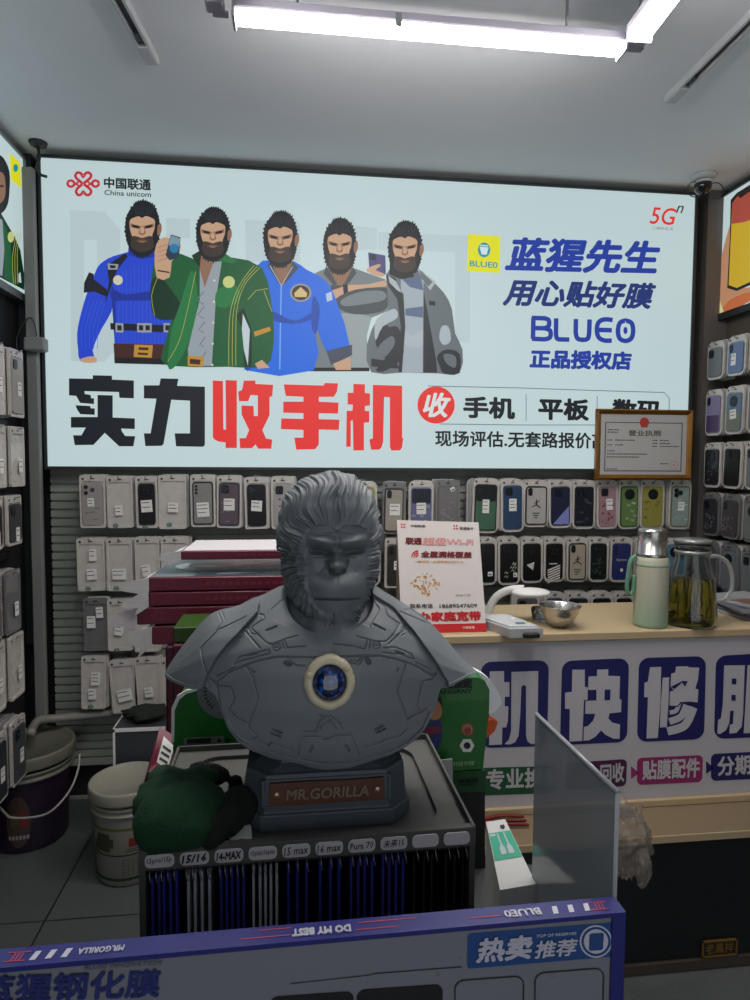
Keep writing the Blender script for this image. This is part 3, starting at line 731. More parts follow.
def pack(name_label, pos, face='y', style=None, tilt=0, w=PW, h=PH, full=True, group=None, body=None, behind=False):
    """pos: top middle of the pack's front; a blister pack with a phone case"""
    st_ = style or {}
    U_, N_ = pack_frame(None, face); V_ = Vector((0, 0, 1))
    ct, s_t = math.cos(tilt), math.sin(tilt)
    U2 = U_*ct + V_*s_t; V2 = V_*ct - U_*s_t
    O = Vector(pos)
    def pl(mb, pts, lift, th): mb.flat([(x, y) for x, y in pts], O, U2, V2, N_, th, lift)
    rnd = .028 if st_.get('round') else .010
    body = body or (M_blister if not st_.get('smoky') else M_blisterd)
    outl = rrect(-w/2, -h, w/2, 0, rnd, 5)
    if behind:
        mb = MB(); pl(mb, outl, -PT, PT)
        o = mb.build('phone_case_pack', body); return tag(o, name_label, 'phone case pack', group)
    t = thing('phone_case_pack', name_label, 'phone case pack', O, group)
    mb = MB(); mb.m(0); pl(mb, outl, -PT, PT*.6)
    hole = [(x, y-.0) for x, y in circ(0, -.014, .006, 12)]
    inn = rrect(-w/2+.008, -h+.010, w/2-.008, -.026, rnd*.7, 5)
    mb.flat(outl, O, U2, V2, N_, PT*.4, -PT*.4, holes=[inn[::-1]])
    mb.build('blister', body, t)
    # header mark and hang hole
    mb = MB(); pl(mb, rrect(-.008, -.017, .010, -.013, .002, 2), 0, .0004); 
    pl(mb, circ(-w/2+.014, -.016, .005, 12), 0, .0005)
    mb.build('hang_slot', M_inkd, t)
    cw = w-.022; ch = h-.044; cz = -.031
    cc = st_.get('case')
    if cc is not None:
        mb = MB(); co = rrect(-cw/2, cz-ch, cw/2, cz, .012, 5); pl(mb, co, -.002, .006)
        mats = [case_mat(cc)]
        k2 = st_.get('rim')
        if k2 is not None:
            mats.append(case_mat(k2)); mb.m(1); mb.flat(rrect(-cw/2-.002, cz-ch-.002, cw/2+.002, cz+.002, .013, 5), O, U2, V2, N_, .0065, -.002, holes=[rrect(-cw/2+.003, cz-ch+.003, cw/2-.003, cz-.003, .010, 5)[::-1]])
        k3 = st_.get('top')
        if k3 is not None:
            mats.append(case_mat(k3)); mb.m(len(mats)-1); pl(mb, rrect(-cw/2+.003, cz-ch*.36, cw/2-.003, cz-.003, .008, 4), .004, .0006)
        k4 = st_.get('low')
        if k4 is not None:
            mats.append(case_mat(k4)); mb.m(len(mats)-1); pl(mb, rrect(-cw/2+.003, cz-ch+.003, cw/2-.003, cz-ch*.52, .008, 4), .004, .0006)
        pc = mb.build('phone_case', mats, t)
        dk = mat('decal_'+str(st_.get('ink', (216, 214, 208))), st_.get('ink', (216, 214, 208)), .5)
        d = st_.get('decal'); mb = MB()
        if d == 'leaper':
            for P_ in ([(-.002, -.094), (.003, -.094), (.003, -.102), (.001, -.112), (-.003, -.110)], [(.001, -.100), (.014, -.090), (.015, -.092), (.003, -.104)], [(-.002, -.098), (-.012, -.104), (-.011, -.106), (-.001, -.102)],
                       [(-.002, -.108), (-.022, -.120), (-.021, -.123), (.001, -.112)], [(.001, -.108), (.022, -.124), (.020, -.127), (-.002, -.113)]): pl(mb, P_, .0045, .0006)
            pl(mb, circ(.001, -.090, .0035, 12), .0045, .0006)
            for k in range(3): pl(mb, rrect(-.018+k*.004, -.150-k*.010, .016-k*.006, -.146-k*.010, .001, 1), .0045, .0005)
        elif d == 'stripes':
            for k in range(6):
                y = -.135-k*.011; pl(mb, [(-cw/2+.006, y-.018), (-cw/2+.006, y-.012), (cw/2-.012, y+.010), (cw/2-.012, y+.004)], .0045, .0006)
            pl(mb, rrect(-.024, -.122, .012, -.118, .001, 1), .0045, .0005)
        elif d == 'triangle': pl(mb, [(-.026, -.125), (.010, -.112), (.004, -.150)], .0045, .0006)
        elif d == 'corner': pl(mb, [(-cw/2+.006, cz-ch+.004), (cw/2-.004, cz-ch*.5), (cw/2-.004, cz-ch+.004)], .0045, .0005)
        elif d in ('scribble', 'camo', 'floral', 'lines'):
            rr = random.Random(len(name_label)*7+ord(name_label[0])+ord(name_label[-3])*3)
            for k in range({'scribble': 7, 'camo': 16, 'floral': 20, 'lines': 6}[d]):
                x = rr.uniform(-cw/2+.010, cw/2-.012); y = rr.uniform(cz-ch+.012, cz-.062)
                if d == 'lines': pl(mb, [(x-.006, y), (x+.010, y+.002), (x+.010, y+.004), (x-.006, y+.002)], .0045, .0005)
                elif d == 'scribble': pl(mb, strip([(x-.008, y), (x-.002, y+.008), (x+.003, y-.003), (x+.008, y+.006)], .002), .0045+k*.0001, .0005)
                else: pl(mb, [(x+rr.uniform(.4, 1)*.006*math.cos(g), y+rr.uniform(.4, 1)*.006*math.sin(g)) for g in [i*PI/4 for i in range(8)]], .0045+k*.00005, .0005)
        elif d == 'word':
            vs, fs, asp = text_geo(st_['word'], 0, 2)
            mb.add([tuple(O+U2*(-.024+a*.05)+V2*(-.112+b*.014)+N_*.0052) for a, b in vs], fs); pl(mb, rrect(-.004, -.158, .008, -.144, .001, 1), .0045, .0006)
        elif d == 'stars':
            for k in range(9):
                rr = random.Random(k+3); x = rr.uniform(-cw/2+.01, cw/2-.01); y = rr.uniform(cz-ch+.01, cz-.06)
                pl(mb, circ(x, y, .0022, 6), .0045, .0005)
        if mb.v: mb.build('printed_motif', dk, pc)
        # camera window
        cam_ = st_.get('cam', 'square'); mb = MB(); dark = mat('camera_cutout', (16, 17, 20), .3); 
        if cam_ == 'square':
            x, y = -cw/2+.024, cz-.024; pl(mb, rrect(x-.016, y-.017, x+.016, y+.017, .008, 4), .0045, .0022)
            ls = [(x-.006, y+.007), (x-.006, y-.007), (x+.007, y)]
        elif cam_ == 'oval':
            x, y = -cw/2+.018, cz-.022; pl(mb, rrect(x-.010, y-.018, x+.010, y+.018, .010, 5), .0045, .0022); ls = [(x, y+.008), (x, y-.008)]
        elif cam_ == 'round':
            x, y = 0, cz-.034; pl(mb, circ(x, y, .024, 24), .0045, .0022); ls = [(x-.009, y+.008), (x+.009, y+.008), (x-.009, y-.009), (x+.009, y-.009)]
        elif cam_ == 'quad':
            x, y = -.006, cz-.028; ls = [(x-.012, y+.009), (x+.006, y+.009), (x-.012, y-.009), (x+.006, y-.009)]
            for l in ls: pl(mb, rrect(l[0]-.008, l[1]-.008, l[0]+.008, l[1]+.008, .003, 3), .0045, .0016)
        elif cam_ == 'trefoil':
            x, y = -.012, cz-.028; ls = [(x-.010, y+.010), (x-.010, y-.010), (x+.010, y)]
            for l in ls: pl(mb, circ(l[0], l[1], .011, 18), .0045, .0018+.0002*ls.index(l))
        elif cam_ == 'column':
            x, y = -cw/2+.014, cz-.03; ls = [(x, y+.014), (x, y), (x, y-.014)]
            for l in ls: pl(mb, circ(l[0], l[1], .006, 14), .0045, .0016)
        elif cam_ == 'dots':
            x, y = -.01, cz-.03; ls = [(x-.014, y+.012), (x-.014, y-.012), (x+.012, y)]
            for l in ls: pl(mb, circ(l[0], l[1], .008, 16), .0045, .0018)
        else: ls = []
        if mb.v:
            ci = mb.build('camera_window', dark, pc)
            mb = MB(); ring = MB()
            for l in ls:
                pl(mb, circ(l[0], l[1], .0042, 12), .0068, .0006)
            mb.build('camera_lens', mat('lens_ring_blue', (60, 70, 92), .2, metal=.5), pc)
    lb = st_.get('label')
    for (lx, ly, lw, lh, la) in lb or []:
        mb = MB(); ca, sa = math.cos(la), math.sin(la)
        R_ = lambda pts: [(lx+x*ca-y*sa, ly+x*sa+y*ca) for x, y in pts]
        pl(mb, R_(rrect(-lw/2, -lh/2, lw/2, lh/2, .001, 1)), .0052, .0006)
        mb.m(1)
        n = 2 if lh < .055 else 3; rr = random.Random(int(lx*9999)+int(ly*9999))
        for k in range(n):
            y = lh/2-.010-k*(lh-.012)/n; pl(mb, R_([(-lw/2+.003, y-.0015), (lw/2-.003-rr.random()*lw*.3, y-.0015), (lw/2-.003-rr.random()*lw*.3, y+.0012), (-lw/2+.003, y+.0012)]), .006, .0003)
        mb.build('price_label', [M_label, M_inkd], t)
    if st_.get('sticker'):
        mb = MB(); x, y = st_['sticker']; mb.flat(circ(x, y, .011, 20, .009), O, U2, V2, N_, .0005, .001, holes=[circ(x, y, .008, 16, .006)[::-1]]); pl(mb, rrect(x-.007, y-.002, x+.007, y+.002, .001, 1), .001, .0005)
        mb.build('sticker', M_sticker, t)
    return t
def hook(pos, face='y', L=.15, label=''):
    U_, N_ = pack_frame(None, face); p = Vector(pos)
    mb = MB(); a = p - N_*L
    mb.tube([tuple(a), tuple(p+N_*.012), tuple(p+N_*.02+Vector((0, 0, .006)))], .0022, 8)
    mb.T = Matrix.Identity(4)
    q0 = [tuple(a+U_*sx*.016+Vector((0, 0, sz*.014))) for sx, sz in ((-1, -1), (1, -1), (1, 1), (-1, 1))]
    mb.hull(q0, [tuple(Vector(q)+N_*.004) for q in q0])
    return tag(mb.build('display_hook', M_hook), label, 'display hook')
LBL1 = [(-.004, -.118, .040, .052, 0)]
def L1(x=0, y=-.12, w=.04, h=.045, a=0): return [(x, y, w, h, a)]
GREY = None
ROW1 = [  # x range in the photograph, top and bottom, words that single it out, style
 (79, 105, 475, 528, 'with a white three-lens phone case, first from the left in the top row', dict(case=(168, 164, 158), cam='dots', label=[(-.006, -.112, .026, .035, .05)], decal='lines', ink=(40, 40, 44))),
 (106, 132, 476, 528, 'with plain clear case and small label, second from left, top row', dict(label=L1(-.004, -.142, .03, .04, .05), sticker=(-.02, -.205))),
 (135, 157, 476, 528, 'with black case and round lens ring, third from left, top row', dict(case=(22, 24, 30), cam='round', label=L1(0, -.125, .045, .05, .05), sticker=(-.01, -.212))),
 (158, 186, 475, 529, 'with a crinkled clear case, beside the black round-lens one', dict(label=L1(.004, -.135, .04, .04, -.05), sticker=(-.014, -.208))),
 (190, 215, 475, 527, 'with grey-rimmed clear case and big label, fifth from left, top row', dict(case=(148, 146, 142), rim=(44, 44, 48), cam='column', label=L1(0, -.145, .05, .06, .05))),
 (217, 242, 476, 528, 'with a dusky mauve phone case', dict(case=(104, 84, 102), rim=(60, 50, 66), cam='square', label=L1(0, -.12, .045, .05, 0), decal='lines', ink=(150, 150, 150))),
 (244, 268, 477, 529, 'with black case and white label, between the mauve case and statue head', dict(case=(24, 26, 30), cam='square', label=L1(0, -.122, .045, .045, -.08))),
 (271, 294, 477, 529, 'with a white case dotted with black lenses, half behind the statue head', dict(case=(178, 176, 170), cam='square', decal='camo', ink=(24, 24, 28))),
 (352, 377, 481, 532, 'with a yellow case, half behind the right side of the statue head', dict(round=1, case=(186, 176, 60), cam='square')),
 (383, 406, 482, 534, 'with a cream case and tall black camera oval', dict(case=(176, 168, 152), cam='oval', label=L1(.004, -.12, .045, .05, 0), rim=(60, 56, 52), smoky=1)),
 (409, 434, 481, 534, 'with a violet-blue case and large dark camera block', dict(round=1, case=(104, 112, 168), top=(30, 36, 60), cam='quad', label=L1(0, -.12, .042, .05, .03), decal='scribble')),
 (436, 460, 480, 533, 'with a crinkled grey glitter pouch', dict(case=(122, 120, 122), cam='none', smoky=1, label=L1(.02, -.04, .02, .018, .5), decal='floral', ink=(140, 138, 140))),
 (473, 500, 478, 533, 'with a green case and black upper third', dict(round=1, case=(64, 122, 86), top=(20, 30, 32), cam='square', label=L1(0, -.125, .03, .06, 0), rim=(30, 44, 40))),
 (501, 524, 479, 532, 'with a deep blue case and tall label', dict(round=1, case=(36, 72, 118), cam='square', label=L1(0, -.115, .034, .055, 0))),
 (524, 549, 480, 527, 'with a white case and small black leaping figure', dict(round=1, case=(190, 188, 186), rim=(40, 42, 46), cam='oval', decal='leaper', ink=(24, 24, 28))),
 (549, 572, 480, 528, 'with a navy case and pale corner triangle', dict(round=1, case=(28, 38, 78), cam='quad', decal='corner', ink=(120, 130, 190))),
 (573, 596, 480, 529, 'with a blue-black case and scribbled lettering, second right of the corner-triangle one', dict(round=1, case=(24, 30, 46), cam='quad', decal='scribble', ink=(96, 108, 140))),
 (597, 618, 480, 529, 'with a pink patterned case, below the framed certificate', dict(round=1, case=(178, 132, 142), cam='square', decal='floral', ink=(120, 60, 80), label=L1(.008, -.11, .03, .05, .05))),
 (619, 640, 480, 529, 'with a bright green case and big round lens', dict(round=1, case=(106, 150, 70), cam='round', decal='scribble', rim=(60, 100, 50))),
 (641, 665, 480, 529, 'with a mustard yellow case and big round lens', dict(round=1, case=(168, 162, 52), cam='round', decal='scribble', ink=(30, 30, 24))),
 (670, 692, 480, 529, 'with pale aqua case and three-leaf camera, rightmost in top row', dict(round=1, case=(146, 174, 166), cam='trefoil', label=L1(.004, -.12, .03, .04, 0), decal='lines', ink=(230, 230, 220), rim=(120, 130, 80))),
]
ROW2 = [
 (76, 104, 538, 591, 'with two stacked labels, first from the left in the second row', dict(label=[(.010, -.07, .03, .05, 0), (.004, -.15, .04, .045, .05)], sticker=(-.014, -.21))),
 (106, 132, 538, 591, 'with one low label and round sticker, second from left, second row', dict(label=L1(0, -.15, .055, .045, 0), sticker=(-.014, -.21))),
 (134, 159, 537, 590, 'with a slim low label, third from the left in the second row', dict(label=L1(-.004, -.14, .034, .05, .1), sticker=(-.014, -.21))),
 (161, 188, 537, 590, 'half hidden behind the magenta box pile in the second row', dict(label=L1(0, -.14, .04, .04, 0))),
 (356, 380, 537, 586, 'with a black case, in the second row just right of the statue face', dict(round=1, case=(26, 26, 30), cam='square', label=L1(.01, -.11, .03, .04, 0))),
 (385, 410, 538, 588, 'with a dark grey case, partly behind the white leaflet card', dict(case=(62, 58, 58), cam='oval', label=L1(0, -.12, .03, .04, 0))),
 (414, 440, 538, 588, 'with a slate case, behind the top of the white leaflet card', dict(round=1, case=(60, 64, 80), cam='square')),
 (445, 470, 538, 588, 'with a brown case, behind the white leaflet card', dict(round=1, case=(84, 70, 60), cam='square')),
 (477, 497, 537, 585, 'with a black case, just right of the white leaflet card', dict(round=1, case=(20, 22, 26), cam='quad', label=L1(.014, -.165, .022, .02, 0))),
 (498, 520, 537, 585, 'with a black case and pale scribble', dict(round=1, case=(20, 22, 26), cam='quad', decal='scribble', label=L1(.028, -.17, .018, .02, 0))),
 (521, 543, 537, 583, 'with a black case and one white triangle', dict(round=1, case=(18, 20, 24), cam='round', decal='triangle', ink=(200, 200, 196))),
 (544, 565, 537, 582, 'with a black case and slanted white stripes', dict(round=1, case=(18, 20, 24), cam='round', decal='stripes')),
 (567, 588, 537, 582, 'with a beige case and small black leaping figure', dict(round=1, case=(190, 178, 150), rim=(60, 56, 50), cam='oval', decal='leaper', ink=(20, 20, 22))),
 (589, 609, 537, 582, 'with a black and dark green camouflage case', dict(round=1, case=(24, 32, 32), cam='square', decal='camo', ink=(58, 78, 72))),
 (611, 633, 537, 582, 'with a royal blue case and white word across it', dict(round=1, case=(34, 48, 128), cam='column', decal='word', word='Supreme')),
 (636, 660, 537, 582, 'with a charcoal case, behind the green flask', dict(round=1, case=(70, 76, 78), cam='square')),
 (665, 684, 538, 582, 'with a sky blue case, between the flask and the glass jug', dict(round=1, case=(86, 142, 176), cam='round')),
]
ROW3 = [
 (83, 107, 598, 651, 'in a grey pouch with two labels, first from the left in the third row', dict(smoky=1, label=[(-.016, -.10, .034, .05, 0), (.018, -.06, .028, .045, .05)])),
 (107, 132, 599, 651, 'with one tilted white label, second from the left in the third row', dict(label=L1(-.004, -.13, .034, .045, -.15), sticker=(-.016, -.215))),
 (133, 158, 600, 652, 'with a label near its middle, beside the torn ends of the magenta boxes', dict(label=[(.0, -.14, .03, .05, 0)], sticker=(-.012, -.21))),
 (515, 540, 592, 640, 'with a grey case, in the lowest row behind the white desk gadget', dict(round=1, case=(96, 98, 104), cam='square')),
 (544, 565, 592, 640, 'with a steel blue case, in the lowest row left of the steel bowl top', dict(round=1, case=(44, 66, 100), cam='square')),
 (567, 590, 592, 640, 'with a dark slate case, in the lowest row behind the steel bowl', dict(round=1, case=(40, 46, 54), cam='square', decal='lines')),
 (591, 613, 592, 640, 'with a black spotted case, in the lowest row right of the steel bowl', dict(round=1, case=(22, 26, 30), cam='square', decal='camo', ink=(70, 90, 100))),
 (615, 634, 592, 640, 'with a black case, in the lowest row beside the strap of the flask', dict(round=1, case=(26, 28, 34), cam='round')),
]
ROW4 = [
 (81, 106, 656, 709, 'with two labels one above the other, first from the left in the bottom row', dict(label=[(.010, -.095, .036, .055, -.05), (-.004, -.16, .032, .045, .05)], sticker=(-.012, -.215))),
 (108, 134, 660, 713, 'hanging askew with a wide label, second from the left in the bottom row', dict(label=L1(.004, -.15, .06, .05, .12)), .07),
 (134, 160, 657, 708, 'with one small square label, third from the left in the bottom row', dict(label=L1(.004, -.15, .034, .042, .1), sticker=(-.012, -.21))),
 (160, 184, 659, 708, 'partly behind the point of the statue shoulder in the bottom row', dict(label=[(0, -.10, .03, .03, 0), (0, -.15, .03, .04, 0)])),
]
YP = 2.79   # fronts of the foremost packs
rg = random.Random(5)
for ri, row in enumerate((ROW1, ROW2, ROW3, ROW4)):
    for it in row:
        x0_, x1_, y0_, y1_, words, sty = it[:6]; tilt = it[6] if len(it) > 6 else rg.uniform(-.02, .02)
        p = atY((x0_+x1_)/2, y0_, YP); w = (atY(x1_, y0_, YP)-atY(x0_, y0_, YP))[0]; hh = p[2]-atY((x0_+x1_)/2, y1_, YP)[2]
        w = min(w, .118)
        gk = 'milky' if not sty.get('case') else 'blister'
        pack('pack %s' % words, p, 'y', sty, tilt, w, hh)
        nb = 3 if ri < 2 and x0_ > 430 else 2
        for k in range(nb):
            dx = (-.012 if x0_ > 430 else .012)*(k+1)*.35 + rg.uniform(-.004, .004)
            q = (p[0]+dx, YP+.017*(k+1), p[2]+rg.uniform(-.003, .004))
            pack('pack hanging behind the one '+' '.join(words.replace(',', '').split()[:9]), q, 'y', sty, 0, w, hh, group='packs behind the one '+words, behind=True, body=M_blister2 if k else M_blister)
        hook((p[0], YP-.004, p[2]-.008), 'y', .105, 'wire hook carrying the pack '+' '.join(words.replace(',', '').split()[:9]))

# ------------------------------------------------------------------ racks on the side walls
lrows = [(357, 421, [(170, 164, 158), None], 'top row'), (430, 487, [None, None], 'second row'), (495, 542, [(60, 62, 66), (26, 28, 32)], 'third row'), (565, 624, [None, None], 'fourth row'), (627, 688, [None, None], 'fifth row'), (708, 770, [(70, 80, 86), (50, 60, 66)], 'lowest row')]
M_rail = mat('rail_black', (24, 26, 28), .4, metal=.4)
for ri, (ya, yb, cs, rn) in enumerate(lrows):
    for si, yy in enumerate((2.53, 2.36)):
        xf = -1.0
        yy = atX((24, 25, 22, 21, 24.5, 26)[ri], (ya+yb)/2, xf)[1]-.060-(.0 if si == 0 else .155)
        zt = atX(14, ya, xf)[2] if False else 1.5-(ya-462)*2.45/650; zb = 1.5-(yb-462)*2.45/650
        nb = 5
        which = 'nearer the corner' if si == 0 else 'nearer the viewer'
        cc = cs[si]; sty = dict(label=L1(.01, -.14, .03, .05, 0))
        if cc: sty.update(case=cc, cam='square')
        if ri == 3: sty['smoky'] = 1
        pack('front pack %s, %s of the left wall rack' % (which, rn), (xf, yy, zt), 'x+', sty, .0, .115, zt-zb)
        for k in range(nb):
            pack('pack behind the front one %s, %s of the left wall rack' % (which, rn), (xf-.017*(k+1), yy+rg.uniform(-.01, .01), zt+rg.uniform(-.004, .004)), 'x+', sty, 0, .115, zt-zb, group='left rack %s stack %s' % (rn, which), behind=True, body=M_blister2 if k % 2 else M_blister)
        hook((xf, yy, zt-.008), 'x+', .13, 'hook %s in the %s of the left wall rack' % (which, rn))
    mb = MB(); mb.box((XL+.02, 2.2, zt+.02), (.02, .95, .03), .003)
    tag(mb.build('rack_rail', M_rail), 'black horizontal rail above the %s of packs on the left wall' % rn, 'rail')
rrows = [(326, 368, [(120, 128, 132), (96, 128, 188)], 'top row'), (379, 430, [(140, 124, 176), (96, 128, 160)], 'second row'), (438, 488, [(40, 40, 50), (22, 26, 28)], 'third row'), (494, 542, [(52, 54, 60), (76, 70, 74)], 'fourth row'), (548, 600, [(86, 92, 96), (110, 124, 132)], 'lowest row')]
for ri, (ya, yb, cs, rn) in enumerate(rrows):
    for si, yy in enumerate((2.74, 2.60, 2.46)):
        xf = 1.86; px_ = 724
        zt = 1.5-(ya-462)*2.62/650; zb = 1.5-(yb-462)*2.62/650
        which = ('nearest the corner', 'in the middle', 'nearest the viewer')[si]
        cc = cs[min(si, 1)]
        if si == 2: cc = (150, 90, 100) if ri == 0 else (120, 126, 130)
        sty = dict(case=cc, round=1, cam=('square', 'oval', 'round')[(ri+si) % 3])
        if ri == 1 and si == 0: sty['low'] = (84, 52, 112)
        if ri == 0 and si == 1: sty['label'] = L1(-.01, -.1, .03, .05, 0)
        if ri == 1 and si == 1: sty.update(low=(128, 138, 120), label=L1(0, -.12, .04, .04, .1))
        if ri == 2 and si == 0: sty.update(decal='stars', ink=(170, 160, 200))
        if ri >= 3: sty.update(smoky=1, decal='floral', ink=(110, 112, 122))
        pack('front pack %s, %s of the right wall rack' % (which, rn), (xf, yy, zt), 'x-', sty, rg.uniform(-.03, .03), .115, zt-zb)
        for k in range(3 if ri < 3 else 5):
            pack('pack behind the front one %s, %s of the right wall rack' % (which, rn), (xf+.017*(k+1), yy+.012*(k+1)*(-.2), zt+rg.uniform(-.004, .004)), 'x-', sty, 0, .115, zt-zb, group='right rack %s stack %s' % (rn, which), behind=True, body=M_blister2 if k % 2 else M_blister)
        hook((xf, yy, zt-.008), 'x-', .108, 'hook %s in the %s of the right wall rack' % (which, rn))
# ------------------------------------------------------------------ back counter
YC = 1.88; ZT = .985
M_ply = mat('light_oak_top', (180, 160, 126), .45, vary=.1, scale=6, stretch=(.5, 6, 6))
M_plyd = mat('oak_edge', (168, 146, 112), .5, vary=.1, scale=8, stretch=(.5, 6, 6))
M_pboard = mat('white_printed_board', (182, 180, 184), .5)
ct_l = .30; ct_r = XR-.02
cz = ZT
K = thing('shop_counter', 'light oak counter with a white printed front and black base, on the right', 'counter', ((ct_l+ct_r)/2, YC+.18, 0))
mb = MB(); mb.box(((ct_l+ct_r)/2, YC+.19, ZT-.014), (ct_r-ct_l, .40, .028), .004); mb.build('worktop', M_ply, K)
MB().box(((ct_l+ct_r)/2, YC+.008, (.955+.445)/2), (ct_r-ct_l-.01, .016, .51)).build('front_panel', M_pboard, K)
MB().box(((ct_l+ct_r)/2, YC+.004, .432), (ct_r-ct_l, .03, .024), .003).build('lower_lip', M_ply, K)
YT = 1.72; ZTT = .420      # a lower wooden step stands forward of the printed front
MB().box(((ct_l+ct_r)/2, (YT+YC+.10)/2, ZTT-.011), (ct_r-ct_l, YC+.10-YT, .022), .003).build('step_top', mat('step_top_brown', (126, 110, 86), .55, vary=.12, scale=8, stretch=(.5, 6, 6)), K)
MB().box(((ct_l+ct_r)/2, YT-.002, ZTT-.011), (ct_r-ct_l, .004, .022), .001).build('step_edge', M_ply, K)
MB().box(((ct_l+ct_r)/2, YT+.012, (ZTT-.024+.035)/2), (ct_r-ct_l-.02, .016, ZTT-.024-.035)).build('base_board', mat('black_base_board', (18, 22, 24), .45, vary=.2, scale=4), K)
MB().box(((ct_l+ct_r)/2, YT+.010, .0175), (ct_r-ct_l-.02, .028, .035), .003).build('plinth', mat('brown_plinth', (66, 58, 50), .5), K)
mb = MB()
for x in (ct_l+.02, ct_r-.03): mb.box((x, YC+.22, .48), (.018, .32, .955))
mb.box(((ct_l+ct_r)/2, YC+.30, .62), (ct_r-ct_l-.06, .12, .018)); mb.build('carcass', M_plyd, K)
M_pnavy = mat('board_navy', (28, 30, 92), .45); M_pgreen = mat('board_green', (16, 78, 46), .45); M_pmag = mat('board_magenta', (140, 40, 98), .45); M_pmar = mat('board_plum', (70, 28, 66), .45)
M_pwhite = mat('board_lettering', (186, 184, 188), .5)
def cp(px, py): return atY(px, py, YC-.0005)
def cpoly(name, pts, m, lift=.0006, parent=K, hold=None):
    mb = hold or MB(); o = len(mb.v)
    P = [Vector(cp(*p)) for p in pts]; mb.flat([(p.x, p.z) for p in P], (0, YC, 0), (1, 0, 0), (0, 0, 1), (0, -1, 0), .0006, lift-.0006+.0004)
    return mb if hold else mb.build(name, m, parent)
def rq(q, r, n=5):
    """rounded rectangle inside a pixel quad bl, br, tr, tl"""
    W_ = abs(q[1][0]-q[0][0]); H_ = abs(q[0][1]-q[3][1]); R_ = rrect(0, 0, W_, H_, r, n)
    out = []
    for x, y in R_:
        a, b = x/W_, y/H_
        out.append(((q[0][0]*(1-a)+q[1][0]*a)*(1-b)+(q[3][0]*(1-a)+q[2][0]*a)*b, (q[0][1]*(1-a)+q[1][1]*a)*(1-b)+(q[3][1]*(1-a)+q[2][1]*a)*b))
    return out
def cword(s_, q, m, bold=.03, shear=0, lift=.0018): 
    P = [cp(*p)+np.array([0, -lift, 0]) for p in q]
    mb = MB(); put_text(mb, s_, quadmap(*P), bold, shear, 3); return mb.build('lettering', m, K)
# big navy tiles with pale characters
for q in ([(481, 748), (547, 746), (549, 660), (481, 662)], [(560, 745), (627, 742), (629, 658), (562, 661)], [(637, 742), (704, 739), (706, 656), (639, 658)], [(714, 739), (782, 736), (784, 652), (716, 656)], [(402, 751), (469, 749), (471, 663), (402, 665)]):
    cpoly('navy_tile', rq(q, 10), M_pnavy)
def KA(pts): return [(480+u/4.6875, 650+v/4.6875) for u, v in pts]
def KB(pts): return [(620+u/5.77, 645+v/5.77) for u, v in pts]
def glyph(polys, darks=()):
    mb = MB()
    for i_, p in enumerate(polys): cpoly('', p, None, .0018+.0001*i_, hold=mb)
    mb.build('lettering', M_pwhite, K)
    if darks:
        mb = MB()
        for p in darks: cpoly('', p, None, .0030, hold=mb)
        mb.build('lettering_counter', M_pnavy, K)
glyph([KA([(45, 100), (112, 98), (112, 150), (137, 150), (137, 218), (115, 218), (115, 262), (132, 264), (130, 330), (122, 362), (104, 362), (102, 442), (42, 445)]),
       KA([(147, 102), (272, 98), (268, 430), (300, 436), (240, 440), (222, 428), (215, 400), (215, 170), (205, 163), (193, 170), (188, 300), (180, 400), (165, 430), (140, 442), (115, 440), (135, 420), (145, 380)])])
glyph([KA([(432, 92), (490, 92), (490, 172), (504, 175), (503, 232), (486, 234), (478, 425), (418, 428), (420, 275), (398, 275), (398, 200), (430, 195)]),
       KA([(548, 92), (600, 90), (600, 120), (655, 122), (652, 230), (662, 232), (660, 290), (606, 296), (600, 320), (620, 340), (655, 348), (653, 415), (625, 415), (585, 395), (567, 375), (540, 405), (510, 422), (484, 424), (486, 360), (505, 356), (530, 330), (540, 298), (492, 298), (494, 238), (545, 236), (545, 186), (506, 186), (508, 124), (548, 122)])],
      [KA([(583, 184), (610, 184), (608, 234), (582, 234)])])
glyph([KB([(172, 128), (236, 126), (232, 330), (216, 535), (152, 538), (160, 300), (138, 300), (140, 218), (160, 210)]), KB([(245, 188), (282, 186), (278, 330), (268, 472), (228, 475), (235, 330)]),
       KB([(322, 124), (390, 122), (392, 128), (455, 130), (448, 200), (432, 250), (450, 256), (446, 330), (400, 325), (345, 328), (330, 350), (300, 356), (284, 345), (286, 268), (310, 262), (290, 240), (294, 165), (318, 158)]),
       strip(KB(spline([(285, 388), (322, 378), (340, 332)], 5, False)), 4.2), strip(KB(spline([(283, 440), (350, 412), (382, 345)], 6, False)), 6.6), strip(KB(spline([(272, 497), (372, 462), (422, 358)], 6, False)), 8.2)],
      [KB([(290, 240), (360, 205), (388, 208), (372, 238), (355, 214), (312, 252)]), strip(KB([(282, 352), (330, 352), (350, 330)]), 1.1)])
glyph([KB([(600, 118), (718, 116), (708, 400), (700, 470), (670, 505), (630, 510), (632, 460), (650, 455), (655, 378), (634, 378), (628, 450), (610, 490), (575, 512), (560, 510), (565, 430), (580, 425), (592, 340)]), KB([(735, 116), (860, 112), (856, 500), (712, 508)])],
      [KB([(642, 192), (668, 192), (668, 226), (642, 226)]), KB([(640, 286), (664, 286), (664, 320), (640, 320)]), KB([(760, 180), (800, 180), (800, 240), (760, 240)])])
cword('手', [(410, 745), (462, 743), (463, 673), (410, 675)], M_pwhite, .035)
